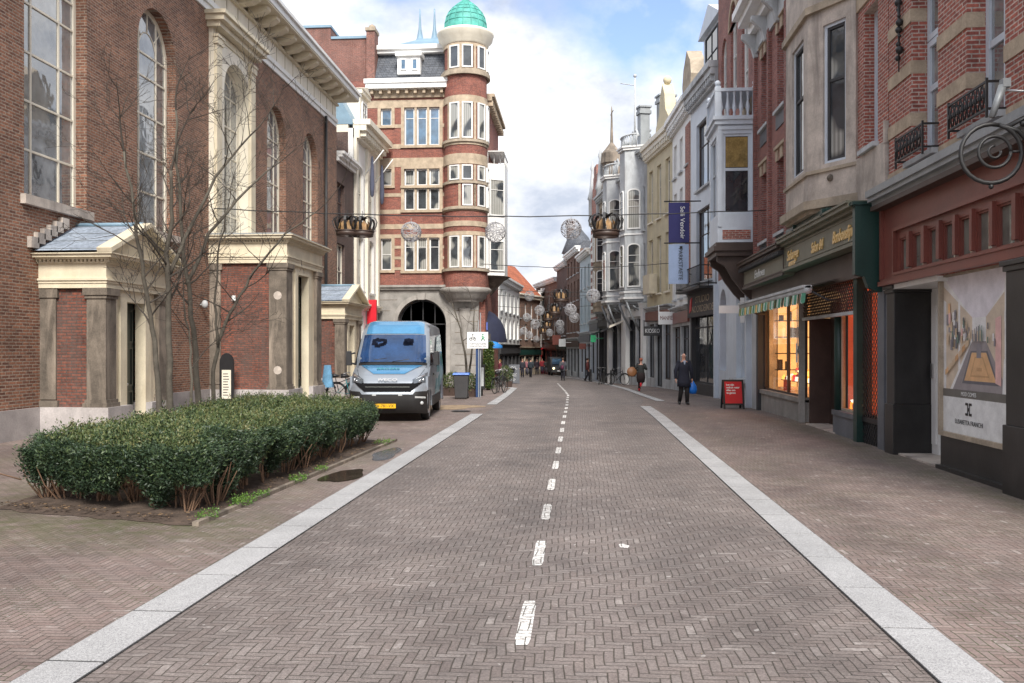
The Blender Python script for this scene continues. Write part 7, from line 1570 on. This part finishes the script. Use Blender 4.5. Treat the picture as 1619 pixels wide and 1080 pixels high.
bicycle(gp(790, 622), R(70), 'black city bicycle, nearest of those parked beside the ivy column', (.02,.02,.02)); p_ = gp(786, 621); bicycle((p_[0]+.1, p_[1]+.8, p_[2]), R(80), 'dark bicycle right behind the nearest one by the ivy column', (.03,.03,.04)); bicycle(gp(797, 612), R(60), 'bicycle with pale basket farther behind the ivy column', (.05,.05,.06), basket=True)
bicycle((-8.35, 32.0, gz(32)), R(15), 'teal bicycle leaning by the large church porch', (.01,.18,.20)); bicycle((-8.9, 32.6, gz(33)), R(5), 'black bicycle behind the teal one by the church porch', (.02,.02,.03))
p_ = gp(949, 608); bicycle(p_, R(80), 'bicycle parked against the far right shops', (.02,.02,.03)); p_ = gp(976, 609); bicycle(p_, R(30), 'bicycle parked before the grey bay houses', (.03,.03,.03)); p_ = gp(1064, 617)
tq = empty('tarpaulin', (-9.05, 31.4, gz(31.4)), 0, 'pale blue plastic cover hanging beside the teal bicycle', 'cover'); m = MB(); m.fru(-.2, .2, -.1, .1, .55, 1.35, .08); m.build('sheet', mat('pale_blue_sheet', (.15,.35,.55), .5, .3, 8, .3), tq)
# ================= distant vehicle
car = empty('small_van', gp(885, 594), R(8), 'small dark vehicle with a greenish windscreen driving towards the camera far down the street', 'van')
m = MB(); m.ext([(0,.3), (.0,.75), (.25,.95), (.8,1.05), (1.25,1.7), (1.6,1.85), (3.9,1.8), (4,.9), (4,.3)], -.82, .82, 'x'); m.build('body', M['charcoal'], car, bev=.06)
m = MB(); m.add([(-.7,.78,1.1), (.7,.78,1.1), (.62,1.2,1.66), (-.62,1.2,1.66)], [(0,1,2,3)]); m.v = [(a, b-.03, c+.02) for a, b, c in m.v]; m.build('windscreen', M['glassblue'], car)
for sx in (-.6, .6):
    m = MB(); m.ball((sx, .02, .72), .12, 8); m.build('headlight', mat('car_lamp', (.9,.8,.45), .3, 0, 1, 0, emit=1.2), car)
    for y in (.7, 3.2): m = MB(); m.lathe([(.001,-.1), (.3,-.1), (.3,.1), (.001,.1)], 0, 0, 16); w = m.build('wheel', M['rubber'], car, loc=(sx*1.2, y, .3)); w.rotation_euler.y = PI/2
m = MB(); m.box(-.25, .25, -.03, .0, .42, .53); m.build('number_plate', M['signwhite'], car)

# ================= street furniture
p_ = gp(728, 631); wb = empty('wheelie_bin', (p_[0], p_[1]+.3, p_[2]), R(4), 'dark grey wheelie bin with bright blue lid behind the parked van', 'bin')
m = MB(); m.fru(-.24, .24, -.28, .28, .04, .95, -.055); m.build('bin_body', M['charcoal'], wb, bev=.02); m = MB(); m.fru(-.34, .34, -.38, .38, .95, 1.03, .03); m.box(-.3, .3, .34, .42, .9, .98); m.build('lid', mat('blue_lid', (.01,.12,.50), .4), wb, bev=.015)
for sx in (-.24, .24): m = MB(); m.lathe([(.001,-.03), (.1,-.03), (.1,.03), (.001,.03)], 0, 0, 14); w = m.build('wheel', M['rubber'], wb, loc=(sx, .3, .1)); w.rotation_euler.y = PI/2
p_ = gp(757, 628); sp_ = empty('signpost', p_, 0, 'blue and grey post carrying a white board with a bicycle and walking symbol', 'sign')
m = MB(); m.box(-.12, .04, -.04, .06, 0, 2.1); m.build('post', mat('dark_blue_post', (.02,.05,.14), .4), sp_); m = MB(); m.box(-.02, .02, -.06, -.04, .0, 3.2); m.box(.05, .09, .0, .04, 0, 3.5); m.build('pole', M['zinc'], sp_)
a, b = onY(739, 551, p_[1]), onY(772, 525, p_[1]); x0, x1 = a[0]-p_[0], b[0]-p_[0]; z0, z1 = a[1]-p_[2], b[1]-p_[2]; m = MB(); m.box(x0, x1, -.09, -.06, z0, z1); bd_ = m.build('board', M['signwhite'], sp_); cx_ = (x0+x1)/2
text('lettering', 'VOETGANGERS', .1, M['charcoal'], bd_, (cx_, -.092, z0+.19)); text('lettering', 'ZONE FIETSEN VRIJ', .08, M['charcoal'], bd_, (cx_, -.092, z0+.09))
m = MB(); gx = cx_-.2; gzz = z0+.44
for dx in (-.08, .08): m.tube([(gx+dx+.055*math.cos(2*PI*k/12), -.095, gzz-.05+.055*math.sin(2*PI*k/12)) for k in range(13)], .012, 4)
m.tube([(gx-.08,-.095,gzz-.05), (gx-.02,-.095,gzz+.04), (gx+.06,-.095,gzz+.03), (gx+.08,-.095,gzz-.05)], .012, 4); m.ball((gx, -.095, gzz+.13), .03, 6); m.build('bicycle_symbol', M['black'], bd_)
m = MB(); gx = cx_+.22; m.tube([(gx,-.095,gzz+.08), (gx,-.095,gzz-.0), (gx-.07,-.095,gzz-.12)], .02, 4); m.tube([(gx,-.095,gzz), (gx+.08,-.095,gzz-.11)], .018, 4); m.tube([(gx-.07,-.095,gzz+.03), (gx,-.095,gzz+.07), (gx+.07,-.095,gzz+.0)], .013, 4); m.ball((gx, -.095, gzz+.14), .03, 6); m.build('walking_symbol', mat('sign_green', (.02,.35,.15), .5), bd_)
p2 = gp(762, 626); im = empty('information_column', p2, 0, 'narrow black framed information case beside the signpost', 'sign'); m = MB(); m.box(-.13, .13, -.05, .05, .3, 1.35); m.tube([(0, 0, 0), (0, 0, 2.6)], .04, 8); m.build('case', M['black'], im); m = MB(); m.box(-.08, .08, -.06, -.05, .42, 1.22); m.build('sheet', M['greywhite'], im)
p_ = gp(813, 607); cb_ = empty('chalk_board', p_, R(0), 'dark pavement chalk board with scrawled pale writing at the end of the left kerb', 'sign')
m = MB(); m.box(-.35, .35, -.03, .03, .05, 1.25); m.box(-.33, -.28, -.1, .3, 0, .05); m.box(.28, .33, -.1, .3, 0, .05); m.build('board', M['bluestone'], cb_); m = MB()
for k in range(9): z = .2+k*.11; m.tube([(-.25+.05*j, -.035, z+.03*rp2.uniform(-1, 1)) for j in range(int(rp2.uniform(5, 11)))], .012, 4)
m.build('chalk_writing', M['signwhite'], cb_)
p_ = gp(1158, 646); ab = empty('pavement_board', (p_[0], p_[1], p_[2]), R(3), 'black framed bright pink red pavement board with white lines of text on the right', 'sign')
for sg, nm_ in ((-1, 'front'), (1, 'back')):
    m = MB(); yb, yt = sg*.24, sg*.03; 
    def bar_(x0, x1, z0, z1): y0 = yb+(yt-yb)*z0/.92; y1 = yb+(yt-yb)*z1/.92; m.add([(x0,y0-.015,z0),(x1,y0-.015,z0),(x1,y1-.015,z1),(x0,y1-.015,z1),(x0,y0+.015,z0),(x1,y0+.015,z0),(x1,y1+.015,z1),(x0,y1+.015,z1)], [(0,1,2,3),(7,6,5,4),(0,4,5,1),(1,5,6,2),(2,6,7,3),(3,7,4,0)])
    bar_(-.33, -.27, 0, .92); bar_(.27, .33, 0, .92); bar_(-.27, .27, .86, .92); bar_(-.27, .27, .12, .18); fo = m.build('frame', M['black'], ab)
    m = MB(); bar_(-.27, .27, .18, .86); pn = m.build('poster', M['red'], fo)
    if sg < 0:
        for k, l in enumerate(('het zijn', 'weken waar', 'alles om', 'te geven')): z = .76-k*.085; y = yb+(yt-yb)*z/.92-.018; text('lettering', l, .085, M['signwhite'], pn, (-.22, y, z), align='LEFT', rot=(R(77), 0, 0), bold=.003)
# cafe front on the street side of the corner building
ca2 = empty('cafe_awning', (-5.25, 52.6, 0), 0, 'dark navy domed cafe awning on the street side of the corner building', 'awning'); m = MB()
a_, b_ = onY(757, 533, 51.5), onY(799, 487, 51.5); w = b_[0]-a_[0]; hh_ = b_[1]-a_[1]
for j in range(6):
    pass
m.lathe([(1.5, -.3), (1.5, 0), (1.42, .45), (1.2, .95), (.8, 1.4), (.35, 1.65), (.02, 1.7)], 0, 0, 20, -PI/2, PI/2, sy=1.25)
navy = mat('navy_canvas', (.018,.022,.05), .8); ao = m.build('canopy', navy, ca2); ao.location = (-.55, 0, a_[1])
m = MB(); m.box(.1, .75, -1.86, -1.84, -.28, .18); m.build('name_board', M['charcoal'], ao); m = MB(); m.box(.15, .55, -1.70, -1.60, .4, .85); q = m.build('emblem', mat('blue_badge', (.1,.15,.5), .5), ao)
t_ = text('lettering', 'CAFÉ', .22, M['sand'], ao, (.42, -1.87, -.03))
um = empty('parasol', (onY(776, 600, 47)[0], 47, gz(47)), 0, 'bright blue cafe parasol beside the ivy column', 'parasol'); z_ = onY(776, 547, 47)[1]-gz(47); m = MB(); m.lathe([(.001, z_+.28), (.35, z_+.2), (.62, z_), (.62, z_-.12)], 0, 0, 8); m.build('canopy', mat('blue_canvas', (.02,.2,.55), .7), um); m = MB(); m.tube([(0, 0, 0), (0, 0, z_+.2)], .025, 6); m.build('pole', M['steel'], um)
iv = empty('ivy_column', (onY(772, 600, 45)[0], 45, gz(45)), 0, 'tall ivy covered column between the signpost and the bicycles', 'plant'); m = MB(); m.tube([(0, 0, 0), (0, 0, 2.3)], .1, 8); m.build('stem', M['twig'], iv); ps3 = []; ns3 = []
for k in range(1600): a = rg.uniform(0, 2*PI); z = rg.uniform(.1, 2.5); r_ = .24*(1-.3*(z/2.5))+rg.normal(0, .03); ps3.append((r_*math.cos(a), r_*math.sin(a), z)); ns3.append((math.cos(a), math.sin(a), .2))
leaves('foliage', np.array(ps3), np.array(ns3), .08, 'ivy', rg.random(len(ps3)), iv, 7, 3, .06, .7)
def bush(x, y, Y, r, h, lab, seed): 
    X_ = onY(x, y, Y)[0]; o = empty('bush', (X_, Y, gz(Y)), 0, lab, 'plant', 'planters by the stone wall'); m = MB()
    for k in range(8): m.tube([(0, 0, 0), (r*.6*math.cos(k), r*.6*math.sin(k), h*.8)], [.012, .005], 4)
    m.fru(-r*.8, r*.8, -r*.5, r*.5, 0, .35, -.04); m.build('pot', M['darkbrown'], o); ps = []; nn = []
    r2_ = np.random.default_rng(seed)
    for k in range(500): v = r2_.normal(0, 1, 3); v /= np.linalg.norm(v); q = r2_.uniform(.6, 1); ps.append((v[0]*r*q, v[1]*r*q, h*.62+v[2]*h*.4*q)); nn.append(v)
    leaves('foliage', np.array(ps), np.array(nn), .07, 'yew', r2_.uniform(.3, 1, len(ps)), o, seed, 3, .06, .6)
bush(714, 620, 38, .4, 1.0, 'dark green potted bush directly behind the van', 1); bush(744, 620, 37, .35, .95, 'low green bush right of the wheelie bin', 2); bush(800, 605, 50, .4, 1.2, 'leafy potted plant by the cafe terrace', 3)
# lit warmth in the far shops, small street lamps on the right row
for k, (x, y, Y) in enumerate(((1135, 480, 36.4),)): pass
def bollard(x, y, lab): p = gp(x, y); m = MB(); m.lathe([(.1, 0), (.09, .1), (.07, .15), (.065, .75), (.08, .8), (.05, .9), (.001, .92)], 0, 0, 10); o = m.build('bollard', M['iron'], loc=p); tag(o, lab, 'bollard', 'bollards')
for x, y, l in ((934, 604, 'leftmost'), (955, 607, 'middle'), (966, 608, 'rightmost')): bollard(x, y, 'dark iron bollard at the far right kerb, %s of three' % l)
